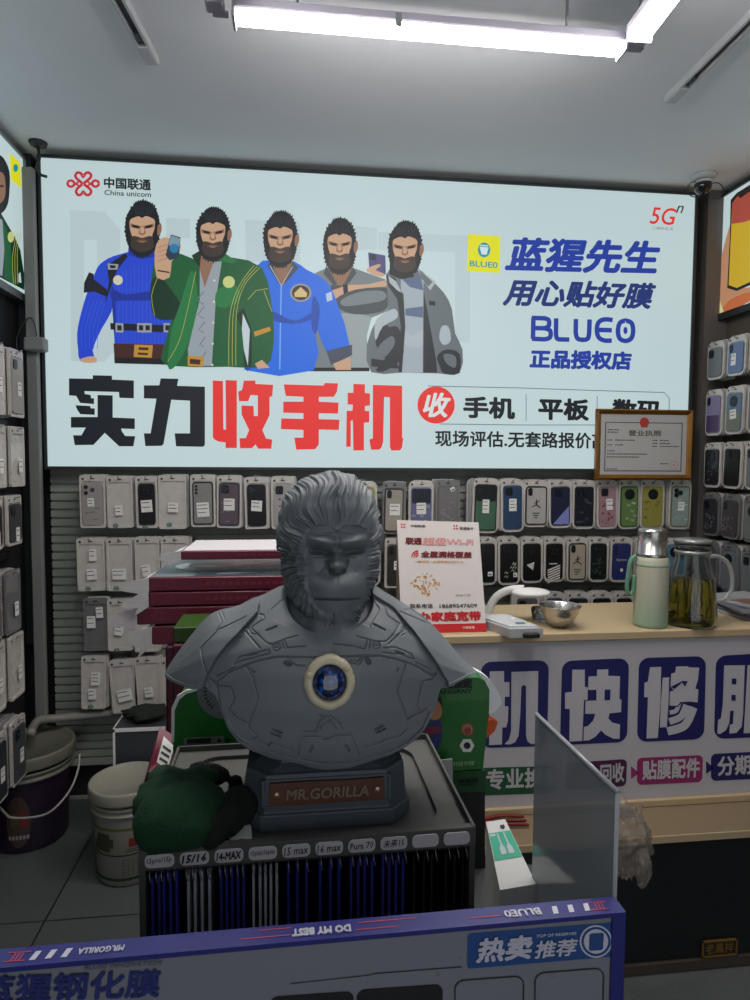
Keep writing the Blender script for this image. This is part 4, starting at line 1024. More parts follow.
for txt, q, iq, m, r in (('专业换屏', [(440, 797), (553, 793), (553, 766), (440, 769)], [(486, 790), (562, 786), (562, 766), (486, 769)], M_pgreen, 2),
                      ('回收', [(566, 790), (626, 786), (627, 759), (566, 763)], [(600, 783), (624, 781.5), (624, 762), (600, 764)], M_pmar, 5),
                      ('贴膜配件', [(637, 785), (702, 782), (703, 755), (637, 758)], [(642, 780), (699, 777), (700, 757), (642, 760)], M_pmag, 5),
                      ('分期付款', [(711, 781), (790, 777), (790, 750), (711, 754)], [(717, 776), (786, 772), (786, 752), (717, 756)], M_pnavy, 5)):
    cpoly('band', rq(q, r), m); cword(txt, iq, M_pwhite, .03)
for x, y, m in ((632, 773, M_pmag), (707, 768, M_pnavy)):
    cpoly('arrow_mark', [(x-1, y+6), (x+7, y), (x-1, y-7)], m)
# gold plate with three characters on the black base
gp = thing('gold_plate', 'small framed plate with three gold characters on the black counter base', 'name plate', (1.23, YT, .10))
def bq(px, py): return atY(px, py, YT+.002)
q = [bq(697, 966), bq(740, 963), bq(739, 943), bq(696, 947)]
xs = [p[0] for p in q]; zs = [p[2] for p in q]
# on the base board, clear of the plinth
zc_ = max(sum(zs)/4, .064); xc_ = sum(xs)/4; wq = .112; hq = .050
MB().box((xc_, YT+.001, zc_), (wq, .006, hq), .002).build('plate', mat('plate_dark', (34, 30, 24), .5), gp)
mb = MB(); Mgold = mat('dull_gold', (150, 116, 62), .4, metal=.6)
for a, b, c1, d in ((-wq/2, wq/2, hq/2-.004, hq/2), (-wq/2, wq/2, -hq/2, -hq/2+.004), (-wq/2, -wq/2+.004, -hq/2, hq/2), (wq/2-.004, wq/2, -hq/2, hq/2)):
    mb.box((xc_+(a+b)/2, YT-.003, zc_+(c1+d)/2), (b-a, .006, d-c1))
mb.build('rim', Mgold, gp)
mb = MB(); put_text(mb, '老鳳祥', quadmap((xc_-.045, YT-.003, zc_-.016), (xc_+.045, YT-.003, zc_-.016), (xc_+.045, YT-.003, zc_+.017), (xc_-.045, YT-.003, zc_+.017)), .015, 0, 3); mb.build('lettering', Mgold, gp)

# ------------------------------------------------------------------ on the counter
# white leaflet card standing on an easel foot
cb = [Vector(p) for p in (atY(402, 637, 1.905), atY(486.4, 636.6, 1.905), atY(478.5, 522.4, 1.985), atY(397, 520, 1.985))]
zoff = ZT+.001 - cb[1].z
cb[0].z = cb[1].z = ZT+.001
cb[0].x = atY(401.5, 637, 1.905)[0]
CARD = thing('leaflet_stand', 'white standing leaflet card with red Chinese writing on the counter', 'leaflet card', (.42, 1.94, ZT))
nrm = (cb[1]-cb[0]).cross(cb[3]-cb[0]).normalized()   # towards the viewer
if nrm.y > 0: nrm = -nrm
mb = MB(); mb.hull([tuple(p-nrm*.003) for p in cb], [tuple(p) for p in cb]); mb.build('card', mat('leaflet_white', (214, 208, 204), .4), CARD)
mb = MB(); back = [cb[0]+Vector((.0, .10, 0)), cb[1]+Vector((0, .10, 0)), cb[2]+Vector((0, .004, -.004)), cb[3]+Vector((0, .004, -.004))]
mb.hull([tuple(p) for p in back], [tuple(p+Vector((0, .004, 0))) for p in back]); mb.build('easel_back', mat('leaflet_back', (150, 140, 130), .6), CARD)
Qc = quadmap(*[p+nrm*.0006 for p in cb])
Mred = mat('print_red_leaflet', (190, 30, 34), .5); Mmar = mat('print_maroon', (112, 28, 34), .5); Mora = mat('print_orange', (204, 150, 84), .5); Mpink = mat('print_pink', (214, 150, 146), .5); Mgrey = mat('print_grey', (70, 66, 66), .5)
def crd(s_, u0, u1, v0, v1, m, bold=.02, shear=0):
    mb = MB(); put_text(mb, s_, lambda a, b: Qc(u0+(u1-u0)*a, 1-v1+(v1-v0)*b), bold, shear, 2); return mb.build('lettering', m, CARD)
def crp(mb, pts, k=0):
    tri = tessellate_polygon([[Vector((p[0], 1-p[1], 0)) for p in pts]]); V_ = [Qc(p[0], 1-p[1])+nrm*(.0002*k) for p in pts]
    mb.add([tuple(v) for v in V_], [t for t in tri])
crd('中国联通', .16, .34, .038, .062, Mgrey); crd('联通金卡', .76, .93, .045, .075, Mgrey)
crd('联通', .09, .29, .155, .222, Mmar, .05, .1); crd('超级Wi-Fi', .30, .92, .15, .225, Mpink, .03, .1)
crd('全屋满格覆盖', .27, .89, .275, .335, Mmar, .05, .1); crd('一键组网 / 全屋畅享超级千兆', .18, .78, .36, .382, Mora, .01)
crd('扫码了解', .66, .84, .665, .685, Mgrey, .0); crd('联系电话', .11, .38, .745, .785, Mgrey, .02); crd('18689547609', .46, .91, .75, .785, Mgrey, .02)
crd('办家庭宽带', .20, .95, .815, .905, Mred, .05)
mb = MB(); crp(mb, [(0, .925), (1, .925), (1, 1), (0, 1)], 0); mb.build('red_band', Mred, CARD)
crd('中国联通', .72, .86, .95, .972, M_label, .01)
mb = MB()
for u in (.07, .71):
    for a0 in range(4):
        g = a0*PI/2+PI/4; x, y = u+.022*math.cos(g), .052+.018*math.sin(g)
        crp(mb, [(x+.012*math.cos(t), y+.009*math.sin(t)) for t in [i*PI/4 for i in range(8)]])
for k, r in enumerate((.03, .055, .08)):
    pts_ = [(.24-r*math.cos(t), .335-r*.72*math.sin(t)) for t in [i*PI/2/8 for i in range(9)]]; crp(mb, strip(pts_, .014))
mb.build('red_marks', Mred, CARD)
mb = MB(); rr = random.Random(3)
for k in range(150):
    a, b = rr.uniform(-1, 1), rr.uniform(-1, 1)
    if abs(a)+abs(b) > 1: continue
    x, y = .30+a*.19, .565+b*.12; l = rr.uniform(.01, .03); sgn = rr.choice((-1, 1))
    crp(mb, [(x, y), (x+l, y+sgn*l*.5), (x+l, y+sgn*l*.5+.012), (x, y+.012)])
mb.build('room_drawing', Mora, CARD)

q = atZ(392, 597, ZT)
tag(MB().cyl((.30, 2.0, ZT+.021), (.37, 2.0, ZT+.021), .02).build('tape_roll', mat('pale_green_roll', (140, 170, 110), .5)), 'pale green roll lying on the counter behind the statue shoulder', 'roll')

# boxed device with clear cover
D = thing('display_box', 'flat silver and white box with papers on its lid, beside the leaflet card', 'box', (.68, 1.92, ZT))
def gz(px, py, z): return Vector(atZ(px, py, z))
b0, b1 = gz(510, 638, ZT), gz(543, 637, ZT); b2 = b1+Vector((-.055, .18, 0)); b3 = b0+Vector((-.075, .18, 0))
B4 = [b0+Vector((.0, 0, 0)), b1, b2, b3]
b0.z = b1.z = b2.z = b3.z = ZT
mb = MB(); mb.hull([tuple(p) for p in B4], [tuple(p+Vector((0, 0, .026))) for p in B4]); mb.build('box_body', mat('silver_card', (176, 178, 180), .35, metal=.2), D)
I4 = [B4[0]*.92+B4[2]*.08, B4[1]*.92+B4[3]*.08, B4[2]*.92+B4[0]*.08, B4[3]*.92+B4[1]*.08]
mb = MB(); mb.hull([tuple(p+Vector((0, 0, .026))) for p in I4], [tuple(p+Vector((0, 0, .032))) for p in I4]); mb.build('lid', mat('clear_white_lid', (206, 210, 212), .25), D)
c0 = (I4[0]+I4[1])/2+Vector((.0, .03, .0325)); mb = MB(); mb.box(c0, (.03, .018, .001)); mb.build('teal_sticker', mat('teal_sticker', (30, 110, 116), .4), D)
mb = MB(); mb.box(c0+Vector((.027, .002, 0)), (.016, .014, .001)); mb.build('yellow_sticker', mat('yellow_sticker', (196, 190, 80), .4), D)
c0 = (b0+b1)/2+Vector((.012, -.008, .008)); tag(MB().box((c0.x, c0.y, ZT+.008), (.05, .014, .015), .003).build('phone_clip', M_black), 'small black clip in front of the flat silver box', 'clip')
# white curved lamp/holder
L = thing('desk_lamp', 'small white desk lamp with oval head and curved arm behind the flat box', 'lamp', (.62, 2.08, ZT))
pts = [atY(488, 612, 2.07), atY(492, 603, 2.07), atY(500, 594, 2.06), atY(512, 589.5, 2.04), atY(524, 589, 2.02)]
pts[0][2] = ZT+.008
mb = MB(); mb.tube(spline([tuple(p) for p in pts], 6, False), .013, 14); mb.build('arm', M_white, L)
q = atY(531, 592.5, 2.0); mb = MB(); mb.ell((q[0], 2.0, q[2]), (.062, .05, .014)); mb.build('lamp_head', M_white, L)
MB().lathe([(0, 0), (.035, 0), (.035, .006), (.02, .012), (0, .012)], (pts[0][0], 2.07, ZT), 32).build('foot', M_white, L)
q = atZ(529, 616, ZT); gl_m = mat('clear_glass', (236, 240, 240), .03, trans=1, ior=1.45)
tag(MB().lathe([(0, .0), (.03, 0), (.034, .04), (.030, .04), (.027, .006), (0, .006)], (q[0]+.02, 2.03, ZT+.001), 32).build('glass_cup', gl_m), 'small low glass cup under the head of the white desk lamp', 'cup')
# steel bowl
q = atZ(563, 629, ZT); bx_, by_ = q[0], q[1]+.028
prof = [(0, .0), (.022, 0), (.024, .003), (.044, .022), (.056, .045), (.0625, .066), (.066, .069), (.064, .071), (.060, .067), (.053, .045), (.041, .023), (.022, .006), (0, .005)]
tag(MB().lathe(prof, (bx_, by_, ZT), 64).build('steel_bowl', M_steel), 'round stainless steel bowl on the counter', 'bowl')
# flask
q0 = atY(633, 600, 1.93); q1 = atY(668, 600, 1.93); r = (q1[0]-q0[0])/2*.88; fx = (q1[0]+q0[0])/2; fy = 1.93
FL = thing('vacuum_flask', 'pale green flask with a steel cap and green strap on the counter', 'flask', (fx, fy, ZT))
ztop = atY(650, 556, 1.93)[2]-ZT; zcap = atY(650, 528, 1.93)[2]-ZT
def two_tone():
    m = bpy.data.materials.new('cream_to_green_enamel'); m.use_nodes = True; nt = m.node_tree; b = nt.nodes['Principled BSDF']
    tc = nt.nodes.new('ShaderNodeTexCoord'); sp = nt.nodes.new('ShaderNodeSeparateXYZ'); cr = nt.nodes.new('ShaderNodeValToRGB')
    nt.links.new(tc.outputs['Generated'], sp.inputs[0]); nt.links.new(sp.outputs['Z'], cr.inputs[0]); nt.links.new(cr.outputs[0], b.inputs['Base Color'])
    cr.color_ramp.elements[0].color = rgb((142, 170, 142)); cr.color_ramp.elements[1].color = rgb((178, 176, 156)); cr.color_ramp.elements[1].position = .55
    b.inputs['Roughness'].default_value = .45
    return m
MB().lathe([(0, 0), (r*.9, 0), (r*.98, .004), (r, .012), (r, ztop-.03), (r*.99, ztop-.014), (r*.93, ztop-.004), (r*.88, ztop)], (fx, fy, ZT), 56).build('flask_body', two_tone(), FL)
MB().lathe([(r*.86, ztop-.004), (r*.9, ztop), (r*.9, ztop+.012), (r*.84, ztop+.013), (r*.84, zcap-.012), (r*.80, zcap-.003), (r*.6, zcap), (0, zcap)], (fx, fy, ZT), 56).build('cap', M_steel, FL)
mb = MB(); lp_ = [atY(*p, 1.93) for p in ((636, 556), (631, 560), (628.5, 572), (627, 588), (629, 594), (633, 590), (634, 575))]
mb.tube(spline([tuple(p) for p in lp_], 5, False), .007, 8); mb.build('strap', mat('strap_green', (92, 138, 112), .6), FL)
MB().lathe([(r*1.0, 0), (r*1.012, .001), (r*1.012, .009), (r*1.0, .01)], (fx, fy, ZT+ztop-.03), 56).build('collar', mat('collar_green', (150, 172, 150), .4), FL)
# glass jug of tea
q0 = atY(668.5, 612, 1.92); q1 = atY(718, 612, 1.92); jx = (q0[0]+q1[0])/2; jr = (q1[0]-q0[0])/2; jy = 1.935
def jz(py): return atY(690, py, jy)[2]-ZT
J = thing('glass_jug', 'glass jug half full of green tea, at the right end of the counter', 'jug', (jx, jy, ZT))
hT = jz(543); hL = jz(577)
jr *= .92; outer = [(0, 0), (jr*.92, 0), (jr, .006), (jr*1.0, .03), (jr*.95, hL*.55), (jr*.86, hL), (jr*.74, hL+.03), (jr*.66, hL+.055), (jr*.65, hT-.03), (jr*.69, hT-.008), (jr*.70, hT)]
inner = [(x-.0028 if x > .003 else 0, z+(.003 if z < .01 else 0)) for x, z in outer][::-1]
MB().lathe(outer+inner, (jx, jy, ZT), 64).build('glass_body', gl_m, J)
M_tea = mat('green_tea', (168, 160, 50), .05, trans=.9, ior=1.33)
liq = [(0, .0042), (jr*.92-.0045, .0042), (jr-.004, .009), (jr*1.0-.004, .03), (jr*.95-.004, hL*.55), (jr*.86-.004, hL-.002), (0, hL-.002)]
MB().lathe(liq, (jx, jy, ZT), 64).build('tea', M_tea, J)
mb = MB(); rr = random.Random(9)
for k in range(70):
    a = rr.uniform(0, 2*PI); d = rr.uniform(0, jr*.8); z = rr.uniform(.008, .05) if k < 34 else rr.uniform(.03, hL-.01)
    x, y = jx+d*math.cos(a), jy+d*math.sin(a)
    if k < 34: mb.m(k % 2); mb.ell((x, y, ZT+z), (rr.uniform(.006, .014), rr.uniform(.004, .008), rr.uniform(.002, .006)), 8, 6)
    else:
        mb.m(2); mb.tube([(x, y, ZT+z-.03 if z > .04 else ZT+.01), (x+.003, y, ZT+z), (x+.001, y+.002, min(ZT+z+.03, ZT+hL-.004))], [.001, .0025, .001], 5)
mb.build('tea_leaves', [mat('leaf_brown', (120, 78, 26), .7), mat('leaf_green', (58, 74, 30), .7), mat('stem_olive', (110, 116, 30), .7)], J, kind='stuff')
MB().lathe([(0, 0), (jr*.68, 0), (jr*.73, .004), (jr*.73, .012), (jr*.5, .015), (0, .015)], (jx, jy, ZT+hT), 48).build('lid', mat('lid_clear_steel', (150, 154, 150), .15, metal=.5), J)
MB().lathe([(jr*.67, 0), (jr*.71, .002), (jr*.71, .010), (jr*.67, .012)], (jx, jy, ZT+hT-.034), 48).build('neck_ring', mat('lid_clear_steel', (150, 154, 150)), J)
hp_ = [atY(*p, jy-.01) for p in ((706, 558), (716, 556), (727, 562), (732, 576), (731, 590), (725, 599), (714, 601))]
mb = MB(); mb.tube(spline([tuple(p) for p in hp_], 6, False), .0065, 12); mb.build('handle', mat('handle_glass', (200, 206, 204), .1, trans=.6), J)
# magazines at the right end
for k in range(5):
    z = ZT+.0045+.009*k; q = atZ(748, 622, ZT)
    mb = MB(); mb.T = Matrix.Translation((q[0]+.10+.012*((k*7) % 3), q[1]+.12, z)) @ Matrix.Rotation(.2-.12*((k*5) % 4), 4, 'Z')
    mb.box((0, 0, 0), (.21, .28, .008), .001); mb.m(1); mb.box((-.02, -.03, .0042), (.12, .12, .0006))
    tag(mb.build('magazine', [mat('magazine_edge_%d' % (k % 2), ((150, 152, 154), (110, 114, 120))[k % 2], .4), mat('magazine_print_%d' % (k % 3), ((60, 66, 80), (120, 96, 84), (44, 60, 66))[k % 3], .35)]), ('grey and white magazine, %s of the pile, right end of counter' % ('lowest', 'second lowest', 'middle one', 'second highest', 'topmost')[k]), 'magazine')

# certificate in a gilt frame
CY = 2.74
cq = [Vector(atY(*p, CY)) for p in ((599, 479), (694.5, 480), (691, 410.5), (595, 408))]
xa = (cq[0].x+cq[3].x)/2; xb = (cq[1].x+cq[2].x)/2; za = (cq[0].z+cq[1].z)/2; zb = (cq[2].z+cq[3].z)/2
CE = thing('framed_certificate', 'framed certificate with a gilt frame hanging at the lower right of the large sign', 'certificate', ((xa+xb)/2, CY+.01, (za+zb)/2), None, 0)
M_gilt = mat('gilt_wood', (150, 106, 48), .35, metal=.7, vary=.3, scale=30, bump=.2)
M_giltd = mat('gilt_dark', (84, 56, 30), .4, metal=.4)
mb = MB(); f1 = .022
fp = [(0, 0), (0, .020), (.006, .026), (.012, .020), (.016, .016), (.022, .012), (.022, 0)]
R4 = [(xa, za, 1, 1), (xb, za, -1, 1), (xb, zb, -1, -1), (xa, zb, 1, -1)]
rings = [[(x+sx*o, CY+.024-d, z+sz*o) for o, d in fp] for x, z, sx, sz in R4]
n = len(fp); vs = [v for r_ in rings for v in r_]; fs = []
for i in range(4):
    j = (i+1) % 4
    for k in range(n): l = (k+1) % n; fs.append((i*n+k, i*n+l, j*n+l, j*n+k))
mb.add(vs, fs); mb.build('frame', M_gilt, CE)
MB().box(((xa+xb)/2, CY+.018, (za+zb)/2), (xb-xa-.02, .008, zb-za-.02)).build('paper', mat('certificate_paper', (176, 176, 174), .35, coat=.6), CE)
def ce(u, v): return (xa+f1+(xb-xa-2*f1)*u, CY+.0135, zb-f1-(zb-za-2*f1)*v)
mb = MB(); 
for (u0, v0, u1, v1) in ((.05, .13, .95, .145), (.05, .93, .95, .95), (.05, .13, .062, .95), (.938, .13, .95, .95)):
    mb.flat([(ce(u0, v0)[0], ce(u0, v0)[2]), (ce(u1, v0)[0], ce(u1, v0)[2]), (ce(u1, v1)[0], ce(u1, v1)[2]), (ce(u0, v1)[0], ce(u0, v1)[2])], (0, CY+.014, 0), (1, 0, 0), (0, 0, 1), (0, -1, 0), .0004)
mb.build('printed_border', mat('border_grey', (88, 92, 100), .5), CE)
mb = MB(); o = ce(.5, .13); mb.flat(circ(o[0], o[2], .022, 24), (0, CY+.014, 0), (1, 0, 0), (0, 0, 1), (0, -1, 0), .0008); mb.flat([(o[0]-.016, o[2]-.022), (o[0]+.016, o[2]-.022), (o[0]+.016, o[2]-.008), (o[0]-.016, o[2]-.008)], (0, CY+.0136, 0), (1, 0, 0), (0, 0, 1), (0, -1, 0), .0008)
mb.build('red_emblem', mat('emblem_red_print', (176, 62, 52), .5), CE)
mb = MB(); o = ce(.86, .84); mb.flat(circ(o[0], o[2], .018, 24), (0, CY+.014, 0), (1, 0, 0), (0, 0, 1), (0, -1, 0), .0005, 0, holes=[circ(o[0], o[2], .0165, 24)[::-1]])
mb.flat([(o[0]+.006*math.cos(t)*(1 if i % 2 else .4), o[2]+.006*math.sin(t)*(1 if i % 2 else .4)) for i, t in enumerate([PI/2+k*PI/5 for k in range(10)])], (0, CY+.014, 0), (1, 0, 0), (0, 0, 1), (0, -1, 0), .0005)
mb.build('red_seal', mat('seal_red', (190, 70, 70), .5), CE)
def cet(s_, u0, v0, u1, v1, m=Mgrey, b=.01):
    mb = MB(); put_text(mb, s_, quadmap(ce(u0, v1), ce(u1, v1), ce(u1, v0), ce(u0, v0)), b, 0, 2); mb.build('lettering', m, CE)
cet('营业执照', .32, .26, .70, .36, mat('print_olive', (96, 92, 80), .5), .02)
mb = MB(); rr = random.Random(2)
for (u0, v, u1) in ((.08, .25, .22), (.08, .29, .2), (.08, .42, .14), (.17, .42, .40), (.08, .50, .14), (.17, .50, .26), (.08, .60, .18), (.08, .65, .55), (.08, .70, .45), (.08, .90, .2), (.6, .42, .66), (.69, .42, .80), (.6, .47, .66), (.69, .47, .82), (.6, .52, .66), (.69, .52, .92), (.70, .81, .80)):
    u = u0
    while u < u1-.01:
        d = min(rr.uniform(.008, .022), u1-u); A_, B_ = ce(u, v), ce(u+d, v+.018)
        mb.flat([(A_[0], A_[2]), (B_[0], A_[2]), (B_[0], B_[2]), (A_[0], B_[2])], (0, CY+.014, 0), (1, 0, 0), (0, 0, 1), (0, -1, 0), .0003); u += d+.006
mb.build('fine_print', Mgrey, CE)
# ------------------------------------------------------------------ display table under the rack
TT = .86
T = thing('display_table', 'grey display table carrying the rack, the blue-edged display and the boxes', 'table', (.09, .70, 0))
MB().box((.09, .695, TT-.0125), (.57, .55, .025), .004).build('tabletop', mat('table_grey', (62, 64, 66), .5), T)
mb = MB(); mb.box((.09, .695, TT-.07), (.53, .50, .09)); mb.build('apron', M_metal_d, T)
for x in (-.17, .35):
    for y in (.45, .94): MB().box((x, y, (TT-.025)/2), (.035, .035, TT-.025), .003).build('leg', M_metal_d, T)

# ------------------------------------------------------------------ rack of screen protectors
RZ = math.atan2(.006, .34)
RT = 1.12
RC = Vector((.013, .7585, 0)); RW, RD = .340, .235
Tr = Matrix.Translation((RC.x, RC.y, 0)) @ Matrix.Rotation(RZ, 4, 'Z')
RK = thing('display_rack', 'grey countertop rack with a tray top, handwritten labels and hanging packs', 'display rack', (RC.x, RC.y, TT), None, RZ)
M_rack = mat('rack_grey', (74, 75, 71), .5, vary=.05)
M_rackd = mat('rack_inside', (20, 21, 23), .6)
def B(mb, x0, x1, y0, y1, z0, z1, bev=0): mb.box(((x0+x1)/2, (y0+y1)/2, (z0+z1)/2), (x1-x0, y1-y0, z1-z0), bev)
hw, hd = RW/2, RD/2
mb = MB(); mb.T = Tr
B(mb, -hw, hw, -hd, hd, RT-.020, RT-.012)
# raised lip with a rounded opening (a dished tray)
outer = rrect(-hw, -hd, hw, hd, .004, 3); inner = rrect(-hw+.030, -hd+.022, hw-.030, hd-.022, .03, 8)
mb.flat(outer, (0, 0, RT-.012), (1, 0, 0), (0, 1, 0), (0, 0, 1), .005, 0, holes=[inner[::-1]])
for (a, b, c_, d) in ((-hw, hw, hd-.003, hd), (-hw, -hw+.003, -hd, hd), (hw-.003, hw, -hd, hd)): B(mb, a, b, c_, d, RT-.012, RT)
B(mb, -hw, hw, -hd, -hd+.003, RT-.012, RT-.004)
mb.build('tray_top', M_rack, RK)
mb = MB(); mb.T = Tr
B(mb, -hw, -hw+.006, -hd, hd, TT+.001, RT-.020); mb.build('side_panel', M_rack, RK); mb = MB(); mb.T = Tr; B(mb, hw-.006, hw, -hd, hd, TT+.001, RT-.020); mb.build('side_panel', M_rack, RK)
mb = MB(); mb.T = Tr
B(mb, -hw+.006, hw-.006, hd-.006, hd, TT+.001, RT-.020); B(mb, -hw+.006, hw-.006, -hd+.03, hd-.006, TT+.001, TT+.008); B(mb, -hw+.006, hw-.006, -hd+.01, hd-.006, RT-.030, RT-.021); mb.build('back_panel', M_rackd, RK)
# front rail that carries the labels (tilted a little to face up)
mb = MB(); mb.T = Tr
yF = -hd-.001
mb.hull([(-hw, yF+.008, RT-.001), (-hw, yF, RT-.001), (-hw, yF-.001, RT-.0205), (-hw, yF+.007, RT-.0205)][::-1], [(hw, yF+.008, RT-.001), (hw, yF, RT-.001), (hw, yF-.001, RT-.0205), (hw, yF+.007, RT-.0205)][::-1])
mb.build('label_rail', M_rack, RK)
labs = ['15pro/15p', '15/16', '14-MAX', '15plus/16plus', '15 max', '16 max', 'Pura 70', '未来15', '', '']
M_lab = mat('label_white', (186, 184, 188), .5); M_pen = mat('marker_ink', (24, 24, 30), .6)
for i, s_ in enumerate(labs):
    xc = -hw+.0205+i*.0332; w2, h2 = .0140, .0066
    zc = RT-.0108; yy = yF-.0012
    mb = MB(); mb.T = Tr; mb.flat([(xc+x, zc+z) for x, z in rrect(-w2, -h2, w2, h2, .005, 5)], (0, yy, 0), (1, 0, 0), (0, 0, 1), (0, -1, 0), .0012)
    l = mb.build('label', M_lab, RK)
    if s_:
        mb = MB(); mb.T = Tr; hh_ = .0034 if len(s_) > 6 else .0042; ww_ = min(.0118, .0024*len(s_)+.001)
        put_text(mb, s_, quadmap((xc-ww_, yy-.0016, zc-hh_), (xc+ww_, yy-.0016, zc-hh_+.001), (xc+ww_, yy-.0016, zc+hh_+.001), (xc-ww_, yy-.0016, zc+hh_)), .035 if s_ in ('15/16', '14-MAX') else .006, .15, 1)
        mb.build('handwriting', M_pen, l)
# packs hanging edge-on from little wire hooks
M_navy = mat('protector_navy', (34, 46, 140), .4, vary=.15); M_wpk = mat('protector_white', (170, 174, 180), .4); M_blk = mat('protector_black', (16, 17, 22), .4)
M_wire = mat('wire_grey', (140, 140, 144), .3, metal=.7)
slots = []
cols = {0: 'n', 1: 'w', 2: 'n', 3: 'w', 4: 'n', 5: 'n', 6: 'n', 7: 'n', 8: 'k', 9: 'k'}
cnt = {0: 5, 1: 4, 2: 5, 3: 5, 4: 3, 5: 3, 6: 4, 7: 4, 8: 3, 9: 3}
colour = {'n': 'navy', 'w': 'white', 'k': 'black'}
for i in range(10):
    xc = -hw+.0205+i*.0332
    for k in range(cnt[i]):
        x = xc - .0125 + (k+.5)*.0285/cnt[i] + random.uniform(-.0006, .0006)
        top = RT-.034+random.uniform(-.003, .003)
        mb = MB(); mb.T = Tr; rz = random.uniform(-.0012, .0012)
        y0 = -hd+.012+random.uniform(-.003, .003)
        mb.hull([(x-.0013, y0, TT+.035), (x+.0013, y0, TT+.035), (x+.0013+rz, y0+.09, TT+.035), (x-.0013+rz, y0+.09, TT+.035)], [(x-.0013, y0, top), (x+.0013, y0, top), (x+.0013+rz, y0+.09, top), (x-.0013+rz, y0+.09, top)])
        mt = {'n': M_navy, 'w': M_wpk, 'k': M_blk}[cols[i]]
        where = ['first', 'second', 'third', 'fourth', 'fifth', 'sixth', 'seventh', 'eighth', 'ninth', 'tenth'][i]
        cn = colour[cols[i]]
        tag(mb.build('screen_protector_pack', mt), 'thin %s screen protector pack hanging under the %s rack label' % (cn, where), 'screen protector pack', '%s packs under the %s label' % (cn, where))
        mb = MB(); mb.T = Tr
        mb.tube([(x, -hd+.006, RT-.0215), (x, -hd-.003, RT-.025), (x+.001, -hd-.004, RT-.031), (x+.002, -hd-.001, RT-.035)], .0007, 5); mb.build('wire_hook', M_wire, RK)

# ------------------------------------------------------------------ blue-edged display in front
ST = 1.12
s0, s1, s2, s3 = [Vector(atZ(*p, ST)) for p in ((0, 968), (626, 912), (619, 899), (0, 950.5))]
dirf = (s1-s0).normalized(); L0 = s1-dirf*.62   # front left corner, outside the picture
nf = Vector((dirf.y, -dirf.x, 0))               # towards the viewer
dep = .020
hS = .25
DS = thing('display_board', 'blue-edged white display board with writing, nearest the viewer', 'display board', ((L0+s1)/2*1.0), None)
DS.location.z = TT
def sp(u, z, d=0): return tuple(L0+dirf*u+nf*d+Vector((0, 0, z-ST)))
Lw = .62
M_sblue = mat('display_blue', (28, 33, 112), .35, coat=.3); M_sface = mat('display_face', (120, 123, 132), .3, coat=.5); M_swhite = mat('display_lettering', (190, 192, 205), .5); M_sred = mat('display_red', (170, 60, 70), .5); M_snavy = mat('display_navy_print', (32, 44, 110), .45)
zb_ = TT+.001
mb = MB()
def slab(mb, u0, u1, z0, z1, d0, d1): mb.hull([sp(u0, z0, d1), sp(u1, z0, d1), sp(u1, z0, d0), sp(u0, z0, d0)], [sp(u0, z1, d1), sp(u1, z1, d1), sp(u1, z1, d0), sp(u0, z1, d0)])
slab(mb, 0, Lw, ST-.004, ST, -dep, 0); slab(mb, Lw-.012, Lw, zb_, ST-.004, -dep, 0); slab(mb, 0, .012, zb_, ST-.004, -dep, 0); slab(mb, .012, Lw-.012, zb_, zb_+.01, -dep, 0)
mb.build('blue_casing', M_sblue, DS)
mb = MB(); slab(mb, .012, Lw-.012, zb_+.01, ST-.004, -dep, -.002); mb.build('white_face', M_sface, DS)
# writing on the narrow top, meant to be read from the far side
def top(u, t, k=0): return L0+dirf*u-nf*dep*t+Vector((0, 0, .0004+k*.0002))
def fu(px): # photograph x to distance along the display's front edge
    py = 968+(912-968)*px/626
    return (Vector(atZ(px, py, ST))-L0).dot(dirf)
def topword(s_, pa, pb, t0, t1, m, bold=.03):
    ua, ub = fu(pa), fu(pb); mb = MB()
    put_text(mb, s_, lambda a, b: top(ub+(ua-ub)*a, t1+(t0-t1)*b), bold, 0, 2); mb.build('lettering', m, DS)
topword('MR.GORILLA', 74, 121, .30, .62, M_swhite); topword('DO MY BEST', 292, 352, .22, .66, M_swhite, .05); topword('BLUE0', 508, 545, .25, .68, M_swhite, .03)
def tf(mb, pts, k=0):
    V_ = [top(u, t, k) for u, t in pts]; mb.add([tuple(v) for v in V_], [tuple(range(len(V_)))] if (V_[1]-V_[0]).cross(V_[2]-V_[0]).z > 0 else [tuple(range(len(V_)))[::-1]])
mb = MB()
for p in (26, 42, 58, 556, 572, 588): tf(mb, [(fu(p), .25), (fu(p)+.0045, .25), (fu(p)+.0065, .7), (fu(p)+.002, .7)])
mb.build('white_slashes', M_swhite, DS)
mb = MB()
for p0, p1, t in ((0, 22, .25), (0, 24, .7), (258, 292, .75), (240, 290, .35), (356, 400, .3), (360, 420, .7), (592, 612, .25), (592, 614, .7), (470, 504, .4)):
    tf(mb, [(fu(p0), t), (fu(p1), t), (fu(p1), t+.05), (fu(p0), t+.05)])
for u in (fu(6), fu(600)):
    for k in range(3): tf(mb, [(u+k*.003, .3), (u+k*.003+.0012, .3), (u+k*.003+.0022, .68), (u+k*.003+.001, .68)])
mb.build('red_lines', M_sred, DS)
